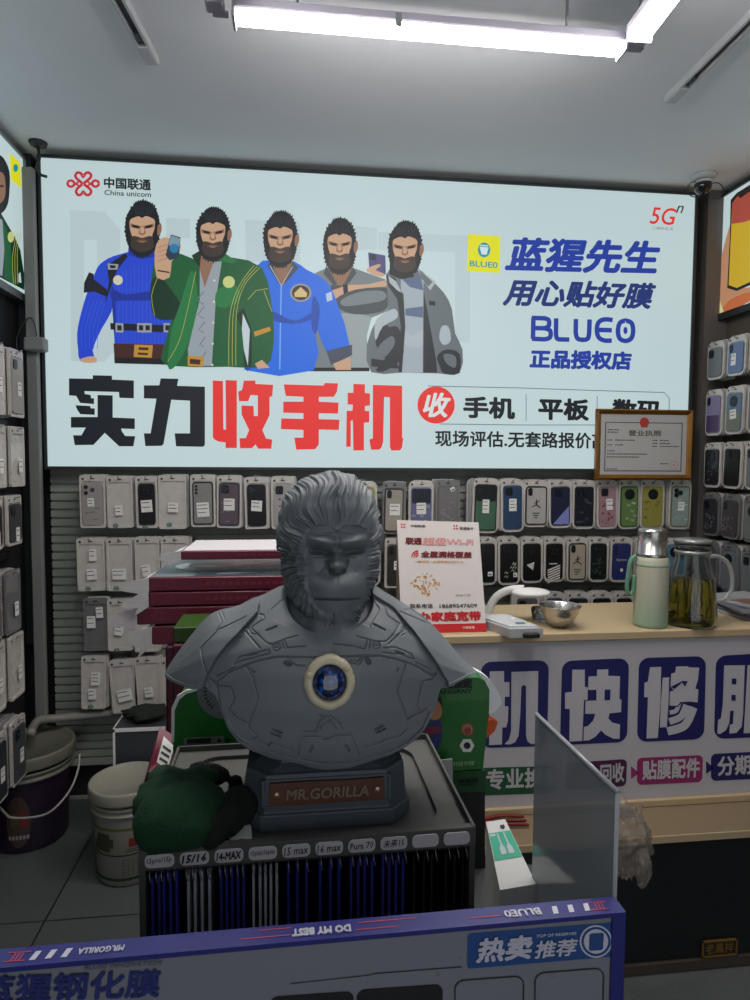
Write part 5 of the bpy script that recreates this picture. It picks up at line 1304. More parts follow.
# front face prints
def fc(px, py, lift=.001):
    """photograph point on the display's front face"""
    o = np.array(sp(0, ST, -.002+lift)); n_ = np.array(nf); q = ray(px, py); t = ((o-EYE) @ n_)/(q @ n_); return Vector(EYE+q*t)
def fpoly(mb, pts, k=0):
    V_ = [fc(*p, .0003+k*.0003) for p in pts]; tri = tessellate_polygon([V_]); out = []
    for t in tri:
        a, b, c_ = t
        if (V_[b]-V_[a]).cross(V_[c_]-V_[a]).dot(nf) < 0: a, b, c_ = c_, b, a
        out.append((a, b, c_))
    mb.add([tuple(v) for v in V_], out)
def fword(s_, q, m, bold=.03, shear=0, k=3):
    mb = MB(); put_text(mb, s_, quadmap(*[fc(*p, .0003+k*.0003) for p in q]), bold, shear, 3); mb.build('lettering', m, DS)
fword('蓝猩钢化膜', [(-24, 1004), (159, 997), (162, 969), (-20, 976)], M_snavy, .028)
fword('BLUE0 INNOVATION', [(84, 970), (161, 965), (162, 960), (85, 965)], mat('display_grey_print', (90, 92, 104), .5), .01)
mb = MB(); fpoly(mb, rq([(467, 969), (615, 956.5), (617, 922), (467.5, 933.5)], 4)); mb.build('blue_badge', mat('display_badge_blue', (30, 70, 130), .4), DS)
fword('热卖', [(477, 963), (532, 958.5), (533, 934), (478, 938.5)], M_swhite, .035, .12); fword('推荐', [(535, 958.5), (576, 955), (577, 938), (536, 941)], M_swhite, .022, .12); fword('TOP OF RESERVES', [(536, 937.5), (576, 934.5), (576.5, 931.5), (536.5, 934.5)], M_swhite, .01)
mb = MB()
ring = [(596+15.5*math.cos(t), 941.5+15.5*math.sin(t)) for t in [i*2*PI/36 for i in range(37)]]
fpoly(mb, strip(ring, 1.6), 1); ring = [(596+11*math.cos(t), 941.5+11*math.sin(t)) for t in [i*2*PI/36 for i in range(37)]]
fpoly(mb, circ(596, 941.5, 12.2, 30), 1); mb.build('round_mark', M_swhite, DS)
mb = MB(); fpoly(mb, rq([(589, 951), (603, 950), (604, 933), (590, 934)], 2), 3); mb.build('device_mark', mat('display_badge_blue', (30, 70, 130)), DS)
mb = MB()
for q in ([(455, 1060), (522, 1055), (524, 976), (455, 981)], [(535, 1054), (602, 1049), (604, 968), (535, 973.5)]):
    o = rq(q, 9, 6); fpoly(mb, strip(o+[o[0]], 1.5), 1)
fpoly(mb, strip([(372, 974), (462, 967)], 1.0), 1); fpoly(mb, strip([(290, 984), (372, 975)], .8), 1)
mb.build('cell_outline', mat('outline_dark', (44, 46, 56), .4), DS)
mb = MB()
for q in ([(355, 1060), (441, 1054), (443, 984), (357, 990)], [(268, 1066), (352, 1060), (354, 991), (270, 997)]): fpoly(mb, rq(q, 8), 1)
mb.build('dark_recess', mat('recess_black', (14, 15, 18), .2, coat=1), DS)

# ------------------------------------------------------------------ acrylic sheet standing at the right
aF = Vector(atZ(617.5, 793, 1.2)); aB = Vector(atZ(536.5, 715, 1.2))
mb = MB(); w_ = (aF-aB).normalized(); nn = Vector((w_.y, -w_.x, 0))*.0016
sheet = [aB, aF, Vector((aF.x, aF.y, TT+.001)), Vector((aB.x, aB.y, TT+.001))]
mb.hull([tuple(p-nn) for p in sheet], [tuple(p+nn) for p in sheet])
AS = mb.build('acrylic_sheet', mat('smoky_acrylic', (140, 150, 158), .12, alpha=.70, coat=.5))
tag(AS, 'upright smoky clear acrylic sheet at the right end of the display table', 'acrylic sheet')
mb = MB(); mb.tube([tuple(aB+Vector((0, 0, .001))), tuple(aF+Vector((0, 0, .001)))], .0026, 8); mb.tube([tuple(aF), (aF.x, aF.y, TT+.002)], .002, 8); mb.build('edge_trim', mat('trim_clear_grey', (150, 156, 160), .2), AS)

# ------------------------------------------------------------------ boxes around the rack
M_green = mat('box_green', (12, 102, 28), .45, coat=.2); M_greend = mat('box_green_dark', (10, 68, 24), .45)
GYb = .965
GB = thing('carton', 'tall green header box with black brand writing, right of the statue', 'box', (.25, GYb, TT), None, 0)
def gp_(px, py, y=GYb): return Vector(atY(px, py, y))
def plate(mb, pts, y, th, sm=0, back=0):
    if sm: pts = spline(pts, sm)
    P = [atY(px, py, y) for px, py in pts]
    mb.flat([(p[0], p[2]) for p in P], (0, y+th, 0), (1, 0, 0), (0, 0, 1), (0, -1, 0), th)
mb = MB(); plate(mb, [(437, 678), (478, 677.5), (485, 681), (489.5, 690), (489, 712), (486, 740), (483, 769), (452, 771), (420, 771), (420, 690)], GYb, .05); mb.build('header', M_green, GB)
mb = MB(); plate(mb, [(452.5, 772), (485, 770.5), (485, 791.5), (453, 793)], GYb-.002, .06); mb.build('front_lip', M_greend, GB)
mb = MB(); plate(mb, [(453, 793), (485, 791.5), (485, 885), (453, 885)], GYb, .055); g0 = mb.build('black_base', M_black, GB)
def gword(s_, q, m, y, par, bold=.03, sh=0):
    mb = MB(); put_text(mb, s_, quadmap(*[Vector(atY(*p, y))+Vector((0, -.0006, 0)) for p in q]), bold, sh, 2); mb.build('lettering', m, par)
Mblk = mat('print_black', (12, 18, 14), .5); Mpale = mat('print_pale_green', (170, 190, 160), .5)
gword('南源妮', [(444, 689), (472, 688), (472, 678.5), (444, 679.5)], Mblk, GYb, GB, .05); gword('HANORNY', [(433, 694.5), (472, 693), (472, 688.6), (433, 690)], Mblk, GYb, GB, .02)
gword('南源妮', [(458, 783), (478, 782), (478, 778), (458, 779)], Mblk, GYb-.002, GB, .04); gword('HANORNY', [(459, 786), (477, 785), (477, 783), (459, 784)], Mblk, GYb-.002, GB)
gword('专为全家 呵护健康', [(453, 766), (474, 765), (474, 760.5), (453, 761.5)], Mpale, GYb, GB, .01)
mb = MB(); 
def disc(mb, px, py, r, y, k=1, n=28, ry=None):
    P = [atY(x, y_, y) for x, y_ in circ(px, py, r, n, ry)]; mb.flat([(p[0], p[2]) for p in P], (0, y, 0), (1, 0, 0), (0, 0, 1), (0, -1, 0), .0003*k)
disc(mb, 467, 745.5, 7.4, GYb, 1, 6); mb.build('white_mark', M_label, GB)
mb = MB(); disc(mb, 467.5, 729.5, 6.6, GYb, 1); mb.m(1); disc(mb, 467.5, 729.5, 5.2, GYb, 2); mb.m(0); disc(mb, 467.5, 730.5, 3.6, GYb, 3); mb.m(2); disc(mb, 467, 745.5, 3.4, GYb, 2); mb.build('round_logos', [mat('logo_red', (150, 60, 44), .5), mat('logo_tan', (150, 130, 90), .5), Mblk], GB)
mb = MB()
def gpoly(mb, pts, k, m, y=GYb, sm=3):
    mb.m(m); P = [atY(*p, y) for p in (spline(pts, sm) if sm else pts)]; mb.flat([(p[0], p[2]) for p in P], (0, y, 0), (1, 0, 0), (0, 0, 1), (0, -1, 0), .0003*k)
gpoly(mb, [(430, 722), (440, 720), (442, 733), (440, 745), (434, 752), (424, 748), (424, 730)], 1, 0); gpoly(mb, [(428, 700), (436, 696), (440, 703), (442, 714), (436, 720), (428, 716)], 2, 1)
gpoly(mb, [(426, 728), (439, 726), (440, 732), (426, 735)], 3, 2); gpoly(mb, [(428, 698), (435, 692), (441, 697), (442, 706), (437, 700), (430, 706)], 4, 3)
mb.build('printed_child', [mat('child_blue', (44, 50, 110), .5), mat('child_skin', (176, 126, 90), .5), mat('child_red', (120, 40, 60), .5), Mblk], GB)
mb = MB(); plate(mb, [(432, 762), (452.5, 759), (453, 790), (440, 800)], GYb-.02, .003); tag(mb.build('white_card', mat('card_white', (170, 172, 172), .5)), 'small blank white card between the rack and the green header box', 'card')
mb = MB(); plate(mb, [(458, 672), (470, 669.5), (484, 675), (495, 686), (501, 700), (499, 708), (489, 714), (470, 712)], 1.05, .02, 4)
tag(mb.build('white_dish', mat('dish_white', (236, 238, 240), .35)), 'white rounded dish edge peeking out behind the green header box', 'dish')
mb = MB(); plate(mb, [(486, 722), (493, 719), (498, 722), (495, 731), (487, 738)], 1.04, .012, 0); tag(mb.build('orange_tag', mat('orange_plastic', (206, 84, 34), .5)), 'small orange tag beside the right edge of the green header box', 'tag')
# support for the things above: a black stand behind the green box
mb = MB(); B(mb, .235, .300, 1.055, 1.09, 0, atY(480, 712, 1.05)[2]); tag(mb.build('back_stand', M_black), 'black stand behind the green header box', 'stand')

# teal and white toothbrush box
WB = thing('carton', 'white and teal carton with two printed toothbrushes, between rack and acrylic sheet', 'box', (.26, .84, TT))
wz = 1.0
t4 = [Vector(atZ(*p, wz)) for p in ((500, 890), (536, 884), (505, 819), (486, 822))]
h4 = [t4[0], t4[1], t4[2], t4[3]]
mb = MB(); mb.hull([tuple(Vector((p.x, p.y, TT+.001))) for p in h4], [tuple(p) for p in h4]); mb.build('carton_body', mat('carton_white', (188, 190, 188), .45), WB)
Qt = quadmap(*[p+Vector((0, 0, .0005)) for p in t4])
mb = MB(); mb.add([tuple(Qt(a, b)) for a, b in ((0.02, .38), (.98, .38), (.98, .80), (0.02, .80))], [(0, 1, 2, 3)]); mb.build('teal_panel', mat('carton_teal', (44, 150, 122), .45), WB)
mb = MB()
for a0 in (.40, .68):
    pts = [(a0-.02, .78), (a0+.03, .78), (a0+.04, .60), (a0+.10, .55), (a0+.10, .45), (a0-.10, .45), (a0-.09, .55), (a0-.02, .60)]
    mb.add([tuple(Qt(a-.1*(b-.5), b)+Vector((0, 0, .0004))) for a, b in pts], [tuple(range(8))[::-1]])
mb.add([tuple(Qt(a, b)+Vector((0, 0, .0004))) for a, b in ((.05, .74), (.28, .74), (.28, .78), (.05, .78))], [(0, 1, 2, 3)])
mb.build('printed_brushes', M_wpk, WB)
mb = MB(); mb.add([tuple(Qt(a, b)+Vector((0, 0, .0004))) for a, b in ((.6, .86), (.62, .91), (.68, .90), (.76, .90), (.82, .91), (.82, .86), (.74, .83), (.68, .83))], [tuple(range(8))]); mb.build('cat_mark', Mblk, WB)

# ------------------------------------------------------------------ behind the statue, left: green board, magenta boxes
GY = .93
GL = thing('carton', 'green round-topped box with a pale dial, behind the left side of the statue', 'box', (-.1, GY, TT))
mb = MB(); plate(mb, [(173, 885), (173, 712), (178, 700), (186, 694), (200, 690), (262, 690), (262, 885)], GY+.01, .05); mb.build('header', M_green, GL)
mb = MB(); plate(mb, [(171, 742), (171.5, 708), (177, 696), (186, 690.5), (196, 688.5), (196, 691), (186, 694), (179, 700), (174.5, 711), (174, 742)], GY+.008, .004); mb.build('white_rim', M_label, GL)
mb = MB(); disc(mb, 224, 692, 27, GY+.01, 1, 36); mb.build('pale_dial', mat('dial_grey', (104, 112, 112), .5), GL)
mb = MB(); Y_ = GY+.01
for k in range(16):
    g = 2.2+k*.19; r0, r1 = 17, 20.5
    gpoly(mb, [(224+r0*math.cos(g), 692+r0*math.sin(g)), (224+r1*math.cos(g), 692+r1*math.sin(g)), (224+r1*math.cos(g+.06), 692+r1*math.sin(g+.06)), (224+r0*math.cos(g+.06), 692+r0*math.sin(g+.06))], 3, 0, Y_, 0)
mb.build('dial_ticks', [Mblk], GL)
mb = MB(); gpoly(mb, [(184, 745), (224, 743), (224, 736), (184, 738)], 1, 0, Y_, 0); gpoly(mb, [(187, 743.5), (211, 742.3), (211, 738), (187, 739)], 3, 1, Y_, 0); gpoly(mb, [(218, 743), (222, 740.5), (218, 738)], 3, 1, Y_, 0); gpoly(mb, [(226, 742.5), (231, 740), (226, 737.5)], 2, 1, Y_, 0)
mb.build('print_strip', [mat('strip_grey', (110, 114, 108), .5), Mblk], GL)

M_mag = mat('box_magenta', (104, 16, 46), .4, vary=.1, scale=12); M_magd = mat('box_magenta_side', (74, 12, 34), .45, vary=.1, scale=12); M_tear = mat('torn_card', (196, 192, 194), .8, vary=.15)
MX = thing
def magbox(label, pxl, pyt, pyb, y, D_=.25, W_=.40, rz=0, top=None):
    a = Vector(atY(pxl, pyb, y)); b = Vector(atY(pxl, pyt, y)); H_ = b.z-a.z-.0015
    t = thing('flat_carton', label, 'box', (a.x+W_/2, y+D_/2, a.z), 'magenta boxes piled behind the statue', rz)
    mb = MB(); mb.T = Matrix.Translation((a.x, y, a.z)) @ Matrix.Rotation(rz, 4, 'Z')
    B(mb, 0, W_, 0, D_, 0, H_, .002); 
    body = mb.build('carton_body', M_mag, t)
    mb2 = MB(); mb2.T = mb.T
    if top == 'white': B(mb2, .004, W_-.004, .004, D_-.004, H_, H_+.001); mb2.build('white_lid', mat('lid_white', (206, 204, 206), .45), t)
    if top == 'art':
        B(mb2, .004, W_-.004, .004, D_-.004, H_, H_+.001); mb2.build('printed_lid', mat('lid_slate', (70, 88, 96), .3, vary=.5, scale=9, coat=.4), t)
        mb3 = MB(); mb3.T = mb.T
        P = lambda pts: [(x, y_) for x, y_ in pts]
        for cc, pts in enumerate(([(.03, .14), (.05, .19), (.10, .20), (.16, .17), (.14, .15), (.09, .165), (.06, .14), (.09, .11), (.17, .10), (.16, .08), (.08, .08)], [(.15, .06), (.22, .09), (.30, .17), (.38, .21), (.38, .23), (.28, .21), (.19, .15)], [(.14, .03), (.24, .05), (.34, .10), (.38, .18), (.30, .14), (.20, .09)])):
            mb3.m(cc); mb3.flat(spline(pts, 4), (0, 0, H_+.001), (1, 0, 0), (0, 1, 0), (0, 0, 1), .0003+.0002*cc)
        mb3.build('wave_print', [mat('wave_pale', (160, 178, 182), .35), mat('wave_teal', (90, 132, 136), .35), mat('wave_ice', (180, 192, 200), .35)], t)
    mb3 = MB(); mb3.T = mb.T   # faint ring mark and small blocks of print on the long side
    mb3.flat(circ(.045, H_/2, H_*.28, 18), (0, -.0002, 0), (1, 0, 0), (0, 0, 1), (0, -1, 0), .0003, 0, holes=[circ(.045, H_/2, H_*.22, 18)[::-1]])
    for k in range(14): mb3.flat([(.12+k*.016, H_*.38), (.131+k*.016, H_*.38), (.131+k*.016, H_*.62), (.12+k*.016, H_*.62)], (0, -.0002, 0), (1, 0, 0), (0, 0, 1), (0, -1, 0), .0003)
    mb3.build('side_print', mat('print_dull_pink', (128, 40, 66), .5), t)
    # torn end flap
    fl = MB(); fl.T = mb.T; r_ = random.Random(int(pyt))
    pts = [(0, H_), (-.022-r_.random()*.02, H_*.9), (-.035-r_.random()*.02, H_*.2), (-.02, -H_*.2*r_.random()), (-.028, -H_*.6), (0, 0)]
    V0 = [(x, -.004-.02*(abs(x)/.05), z) for x, z in pts]; V1 = [(x, y_+.12+.04*r_.random(), z+.004*r_.random()) for x, y_, z in V0]
    V1[0] = (0, .14, H_); V1[5] = (0, .14, 0)
    fl.hull(V0, V1) if False else None
    n = len(pts); th = .0015
    fl.add(V0+[(x, y_, z-th) for x, y_, z in V0][:0], [tuple(range(n))[::-1]])
    fl.add([(0, .002, H_), (-.012, -.004, H_*.7+.004), (-.022, .03, H_*.5), (-.012, .06, H_*.8), (0, .08, H_)], [(0, 1, 2, 3, 4)])
    fl.add([(0, .002, H_*.5), (-.018, .0, .004), (-.024, .03, .004), (0, .06, H_*.5)], [(0, 1, 2, 3)])
    fo = fl.build('torn_flap', M_tear, t); so = fo.modifiers.new('thickness', 'SOLIDIFY'); so.thickness = .0012
    return t
YM = 1.44
magbox('white-topped magenta flat box, topmost of the pile behind the statue', 181, 550.5, 560, YM+.03, .20, .36, 0, 'white')
magbox('magenta flat box with a wave picture on its lid, second from the top', 149, 577, 591.5, YM, .25, .42, 0, 'art')
magbox('magenta flat box with a ring mark, third from the top of the pile', 149, 592, 606.3, YM, .25, .42, 0)
magbox('magenta flat box with a ragged left end, fourth from the top of the pile', 137, 607.2, 625, YM, .25, .42, 0)
magbox('magenta flat box with a torn pinkish end, fifth from the top of the pile', 152, 625.8, 645, YM, .24, .38, 0)
mb = MB(); P0 = atY(173, 643, 1.30); P1 = atY(173, 627.5, 1.30)
B(mb, P0[0], P0[0]+.12, 1.30, 1.415, P0[2], P1[2], .002); o = mb.build('small_green_box', mat('box_leaf_green', (44, 74, 18), .45)); tag(o, 'small leaf-green box just under the magenta pile, left of the statue shoulder', 'box')
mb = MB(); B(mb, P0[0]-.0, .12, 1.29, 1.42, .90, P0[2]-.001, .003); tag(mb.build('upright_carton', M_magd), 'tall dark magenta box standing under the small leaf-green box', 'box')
zb2 = atY(152, 645, 1.44)[2]
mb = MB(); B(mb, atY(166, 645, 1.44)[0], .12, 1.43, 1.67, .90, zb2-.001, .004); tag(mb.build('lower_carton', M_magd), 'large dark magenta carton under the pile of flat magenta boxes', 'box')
t = thing('storage_cabinet', 'low grey cabinet behind the rack carrying the magenta boxes', 'cabinet', (-.05, 1.48, 0))
MB().box((-.08, 1.48, .45), (.42, .40, .898), .004).build('carcass', M_metal_d, t)
for sx in (-1, 1): MB().box((-.08+sx*.105, 1.275, .45), (.20, .012, .86), .003).build('door', M_metal_g, t)
# tilted magenta box with white sticker left of the rack
t = thing('tilted_carton', 'magenta box with a white label leaning beside the rack tray', 'box', (-.2, .95, 1.0))
P4 = [Vector(atY(*p, y)) for p, y in (((149, 772), .93), ((163, 775), .93), ((174, 742), .985), ((164, 728), .985))]
P4 = [Vector(atY(148, 772, .93)), Vector(atY(166, 778, .93)), Vector(atY(178, 738, 1.0)), Vector(atY(160, 727, 1.0))]
nn2 = (P4[1]-P4[0]).cross(P4[3]-P4[0]).normalized()
if nn2.y > 0: nn2 = -nn2
mb = MB(); mb.hull([tuple(p-nn2*.03) for p in P4], [tuple(p) for p in P4]); mb.build('carton_body', M_mag, t)
Q4 = quadmap(*P4); mb = MB(); mb.add([tuple(Q4(a, b)+nn2*.0006) for a, b in ((.3, .25), (.95, .18), (.95, .75), (.3, .85))], [(0, 1, 2, 3)]); mb.build('white_label', M_label, t)
mb = MB()
for k in range(3): 
    b0 = .32+.14*k; mb.add([tuple(Q4(a, b)+nn2*.001) for a, b in ((.38, b0), (.85, b0-.03), (.85, b0+.03), (.38, b0+.06))], [(0, 1, 2, 3)])
mb.build('label_print', M_inkd, t)

# ------------------------------------------------------------------ buckets
def bucket(label, cx_, cy_, r, H_, body_m, lid_m, bands, tilt=0):
    t = thing('paint_bucket', label, 'bucket', (cx_, cy_, 0))
    MB().lathe([(0, .002), (r*.80, .002), (r*.84, .008), (r*.95, H_*.80), (r*.96, H_*.84)], (cx_, cy_, 0), 56).build('bucket_body', body_m, t)
    MB().lathe([(r*.955, H_*.74), (r*1.0, H_*.745), (r*1.0, H_*.765), (r*.965, H_*.77), (r*.965, H_*.80), (r*1.0, H_*.805), (r*1.0, H_*.83), (r*.97, H_*.835)], (cx_, cy_, 0), 56).build('rim_rings', lid_m, t)
    MB().lathe([(r*.97, H_*.86), (r*1.04, H_*.865), (r*1.05, H_*.88), (r*1.05, H_*.975), (r*1.035, H_*.99), (r*1.0, H_*.995), (r*.965, H_*.985), (r*.94, H_*.965), (0, H_*.965)], (cx_, cy_, 0), 56).build('lid', lid_m, t)
    return t
M_lidw = mat('lid_off_white', (146, 145, 132), .45, vary=.04); M_bw = mat('bucket_white', (140, 139, 130), .45)
# white bucket, standing on the floor left of the rack
wb = Vector(atZ(127, 897, 0)); wr = .135
WY = 2.40; q_l = atY(87, 780, WY); q_r = atY(168, 780, WY)
wx = (q_l[0]+q_r[0])/2; wr = (q_r[0]-q_l[0])/2/1.05/1.06; wH = atY(127, 777, WY)[2]
W1 = bucket('white lidded paint bucket with a green band and a red square mark', wx, WY, wr, wH, M_bw, M_lidw, None)
def wrap(mb, cx_, cy_, r0, r1, z0, z1, a0, a1, th=.0008, n=24):
    """patch of label on the side of a bucket; r0 r1 radii at z0 z1"""
    vs = []; 
    for k in range(n+1):
        a = a0+(a1-a0)*k/n
        vs += [(cx_+(r0+th)*math.cos(a), cy_+(r0+th)*math.sin(a), z0), (cx_+(r1+th)*math.cos(a), cy_+(r1+th)*math.sin(a), z1)]
    mb.add(vs, [(2*k, 2*k+2, 2*k+3, 2*k+1) for k in range(n)], True)
def rad(r, H_, z): return r*(.84+(.95-.84)*(z-.008)/(H_*.80-.008))
def wz_(z0, z1, a0, a1, m, name, th=.0008, X=wx, Y_=WY, r=wr, H_=wH, par=W1):
    mb = MB(); wrap(mb, X, Y_, rad(r, H_, z0), rad(r, H_, z1), z0, z1, math.radians(a0), math.radians(a1), th); return mb.build(name, m, par)
Mol = mat('band_olive', (92, 98, 44), .5); Mdg = mat('band_dark_green', (30, 54, 34), .5)
wz_(wH*.60, wH*.63, 180, 360, Mol, 'olive_band'); wz_(wH*.07, wH*.10, 180, 360, Mdg, 'green_band'); wz_(wH*.335, wH*.35, 180, 360, Mdg, 'green_band')
wz_(wH*.43, wH*.52, 284, 303, mat('square_red', (120, 36, 36), .5), 'red_square', .0012)
mb = MB()
for k in range(4): 
    z = wH*(.38+.045*k); a0 = 214+4*k; wrap(mb, wx, WY, rad(wr, wH, z), rad(wr, wH, z+.018), z, z+.018, math.radians(a0), math.radians(262-7*abs(k-1.5)), .0014)
mb.build('leaf_print', mat('leaf_print_green', (58, 64, 40), .6), W1)
mb = MB()
for k in range(7):
    z = wH*(.13+.026*k)
    for a in range(272, 312, 8): wrap(mb, wx, WY, rad(wr, wH, z), rad(wr, wH, z+.003), z, z+.003, math.radians(a), math.radians(a+5.5), .001)
for k in range(2):
    z = wH*(.375+.022*k); wrap(mb, wx, WY, rad(wr, wH, z), rad(wr, wH, z+.004), z, z+.004, math.radians(278), math.radians(305), .001)
mb.build('fine_print', mat('print_grey_bucket', (90, 88, 84), .6), W1)
# dark bucket
dy_ = 2.675; q_r = atY(78, 770, dy_); dR = .165; dx_ = q_r[0]-dR*1.14; dH = atY(30, 742, dy_)[2]
M_bd = mat('bucket_plum', (44, 30, 52), .35, vary=.3, scale=5)
W2 = bucket('dark plum paint bucket with a grey lid and white wire handle', dx_, dy_, dR, dH, M_bd, mat('lid_grey_worn', (104, 105, 94), .5, vary=.06), None)
def dz_(*a, **k): return wz_(*a, X=dx_, Y_=dy_, r=dR, H_=dH, par=W2, **k)
mb = MB()
for k in range(36):
    g0 = -1+2*k/36; g1 = -1+2*(k+1)/36; z0 = dH*(.34+.30*g0*.9); z1 = dH*(.34+.30*g1*.9); hw_ = 17*math.sqrt(max(.02, 1-((g0+g1)/2)**2))
    wrap(mb, dx_, dy_, rad(dR, dH, z0), rad(dR, dH, z1), z0, z1, math.radians(276-hw_), math.radians(276+hw_), .001)
mb.build('oval_print', mat('oval_brown', (66, 52, 46), .45), W2)
dz_(dH*.30, dH*.44, 278, 289, mat('square_dark_red', (112, 34, 40), .5), 'red_square', th=.002); dz_(dH*.30, dH*.44, 265, 276, mat('square_olive', (74, 70, 40), .5), 'olive_square', th=.002)
mb = MB()
for a in range(262, 292, 5): wrap(mb, dx_, dy_, rad(dR, dH, dH*.16), rad(dR, dH, dH*.20), dH*.16, dH*.20, math.radians(a), math.radians(a+3.4), .0022)
mb.build('print_blocks', mat('print_lilac', (150, 140, 150), .5), W2)
hp2 = [Vector(atY(*p, y)) for p, y in (((79.5, 754), dy_-.02), ((78, 770), dy_-.06), ((70, 790), dy_-.12), ((55, 808), dy_-.185), ((40, 816), dy_-.20), ((14, 818), dy_-.205), ((4, 812), dy_-.19), ((-14, 790), dy_-.14), ((-26, 760), dy_-.04))]
mb = MB(); mb.tube(spline([tuple(p) for p in hp2], 6, False), .0042, 8); mb.build('handle', mat('handle_pale', (150, 150, 144), .4), W2)

# small white carton with dark cloth by the back wall
q0 = Vector(atY(114, 762, 2.56)); q1 = atY(152, 762, 2.56); q2 = atY(114, 729, 2.56)
t = thing('cardboard_carton', 'white-edged carton with a dark cloth on it, behind the white bucket', 'box', ((q0.x+q1[0])/2, 2.66, 0))
mb = MB(); B(mb, q0.x, q1[0]+.05, 2.56, 2.74, 0, q2[2], .003); mb.build('carton_body', mat('carton_dark_slate', (52, 58, 64), .5), t)
mb = MB(); B(mb, q0.x-.002, q1[0]+.052, 2.556, 2.56, q2[2]-.012, q2[2]+.002); B(mb, q0.x-.002, q0.x+.006, 2.556, 2.56, .2, q2[2]); B(mb, q0.x-.002, q0.x+.002, 2.56, 2.74, q2[2]-.004, q2[2]+.003); mb.build('white_edge', M_label, t)
rr = random.Random(4)
mb = MB(); mb.ell(((q0.x+q1[0])/2+.03, 2.65, q2[2]+.028), (.085, .07, .02), 28, 14, lambda p: 1+.18*math.sin(9*p.x+3)*math.cos(8*p.y)+.1*math.sin(17*p.y+p.z*5)); tag(mb.build('folded_cloth', mat('cloth_black_green', (26, 34, 26), .9, bump=.6, scale=60)), 'dark crumpled cloth lying on the carton behind the white bucket', 'cloth')

# ------------------------------------------------------------------ plastic bag hanging from the counter, cables
def bag():
    import mathutils.noise as mn
    YG = 1.655
    c0 = Vector(atY(630, 842, YG)); mb = MB()
    def f(p):
        v = mn.noise(Vector((p.x*2.6, p.y*2.6, p.z*2.2)))*.25+abs(mn.noise(Vector((p.x*6, p.y*6, p.z*4))))*.30+abs(mn.noise(Vector((p.x*13, p.y*13, p.z*9))))*.14
        return .9+v
    mb.ell((c0.x-.004, YG, c0.z), (.058, .035, .095), 90, 70, f)
    d0 = Vector(atY(643, 868, YG-.03))
    mb.ell(tuple(d0), (.022, .018, .052), 60, 44, f)
    mb.tube([(c0.x-.012, YG+.01, c0.z+.07), (c0.x-.012, YG+.02, c0.z+.105), (c0.x-.01, YG+.05, c0.z+.118)], [.028, .012, .006], 10)
    o = mb.build('plastic_bag', mat('bag_film', (150, 142, 132), .14, alpha=.36, bump=.7, scale=22, coat=.6)); tag(o, 'crumpled clear plastic bag hanging at the counter front beside the acrylic sheet', 'bag')
bag()
mb = MB(); rr = random.Random(8)
for k in range(6):
    xa_ = .46; y = 1.855-.011*k; z = ZTT+.0045+.006*(k % 2); 
    mb.tube(spline([(xa_, y, z), (.54, y-.006, z+rr.uniform(0, .006)), (.61, y+.004, z+rr.uniform(0, .006)), (.68, y, z)], 4, False), .0035, 6)
tag(mb.build('cable_bundle', mat('cable_red', (120, 28, 24), .5), None), 'bundle of dark red cables on the ledge of the counter front', 'cables'); bpy.data.objects['cable_bundle']['kind'] = 'stuff'

# ------------------------------------------------------------------ things on the tray
# white card with black ovals
q = Vector(atZ(232, 846, RT-.010)); 
t = thing('punched_card', 'white card with black ovals lying on the tray beside the green plush', 'card', q)
mb = MB(); mb.T = Matrix.Translation(q) @ Matrix.Rotation(.1, 4, 'Z'); mb.flat(rrect(-.022, -.010, .020, .030, .004), (0, 0, 0), (1, 0, 0), (0, 1, 0), (0, 0, 1), .004); mb.build('card', M_label, t)
mb = MB(); mb.T = Matrix.Translation(q) @ Matrix.Rotation(.1, 4, 'Z')
for x, y in ((.009, -.001), (-.008, .004)): mb.flat(circ(x, y, .0058, 20, .0042), (0, 0, .004), (1, 0, 0), (0, 1, 0), (0, 0, 1), .0006)
mb.build('black_oval', M_black, t)
# plush
def blob(name, elems, m, parent, res=.004, thr=.3):
    mbd = bpy.data.metaballs.new(name); mbd.resolution = res; mbd.threshold = thr
    for (co, rad_, sz) in elems:
        e = mbd.elements.new(); e.type = 'ELLIPSOID'; e.co = co; e.radius = rad_; e.size_x, e.size_y, e.size_z = sz; e.stiffness = 2
    ob = bpy.data.objects.new(name+'_source', mbd); COL.objects.link(ob)
    bpy.context.view_layer.update(); dg = bpy.context.evaluated_depsgraph_get()
    me = bpy.data.meshes.new_from_object(ob.evaluated_get(dg)); me.name = name
    bpy.data.objects.remove(ob); bpy.data.metaballs.remove(mbd)
    import mathutils.noise as mn
    for v in me.vertices:
        n_ = mn.noise(v.co*60)*.0028+mn.noise(v.co*220)*.0009+mn.noise(v.co*620)*.0004
        v.co += v.normal*n_
    me.polygons.foreach_set('use_smooth', [True]*len(me.polygons)); me.materials.clear(); me.materials.append(m)
    o = bpy.data.objects.new(name, me); COL.objects.link(o)
    if parent: o.parent = parent; o.matrix_parent_inverse = W(parent).inverted()
    return o
PL = thing('plush_toy', 'dark green fleece plush toy slumped on the left corner of the rack tray', 'plush toy', (-.13, .66, RT))
M_fl = mat('green_fleece', (12, 54, 28), .95, bump=.8, scale=420, vary=.35); M_flb = mat('black_fleece', (12, 20, 18), .95, bump=.8, scale=420)
def ge(px, py, y, rx, ry, rz): p = atY(px, py, y); return ((p[0], p[1], p[2]), 1, (rx, ry, rz))
zz = 1/.0011
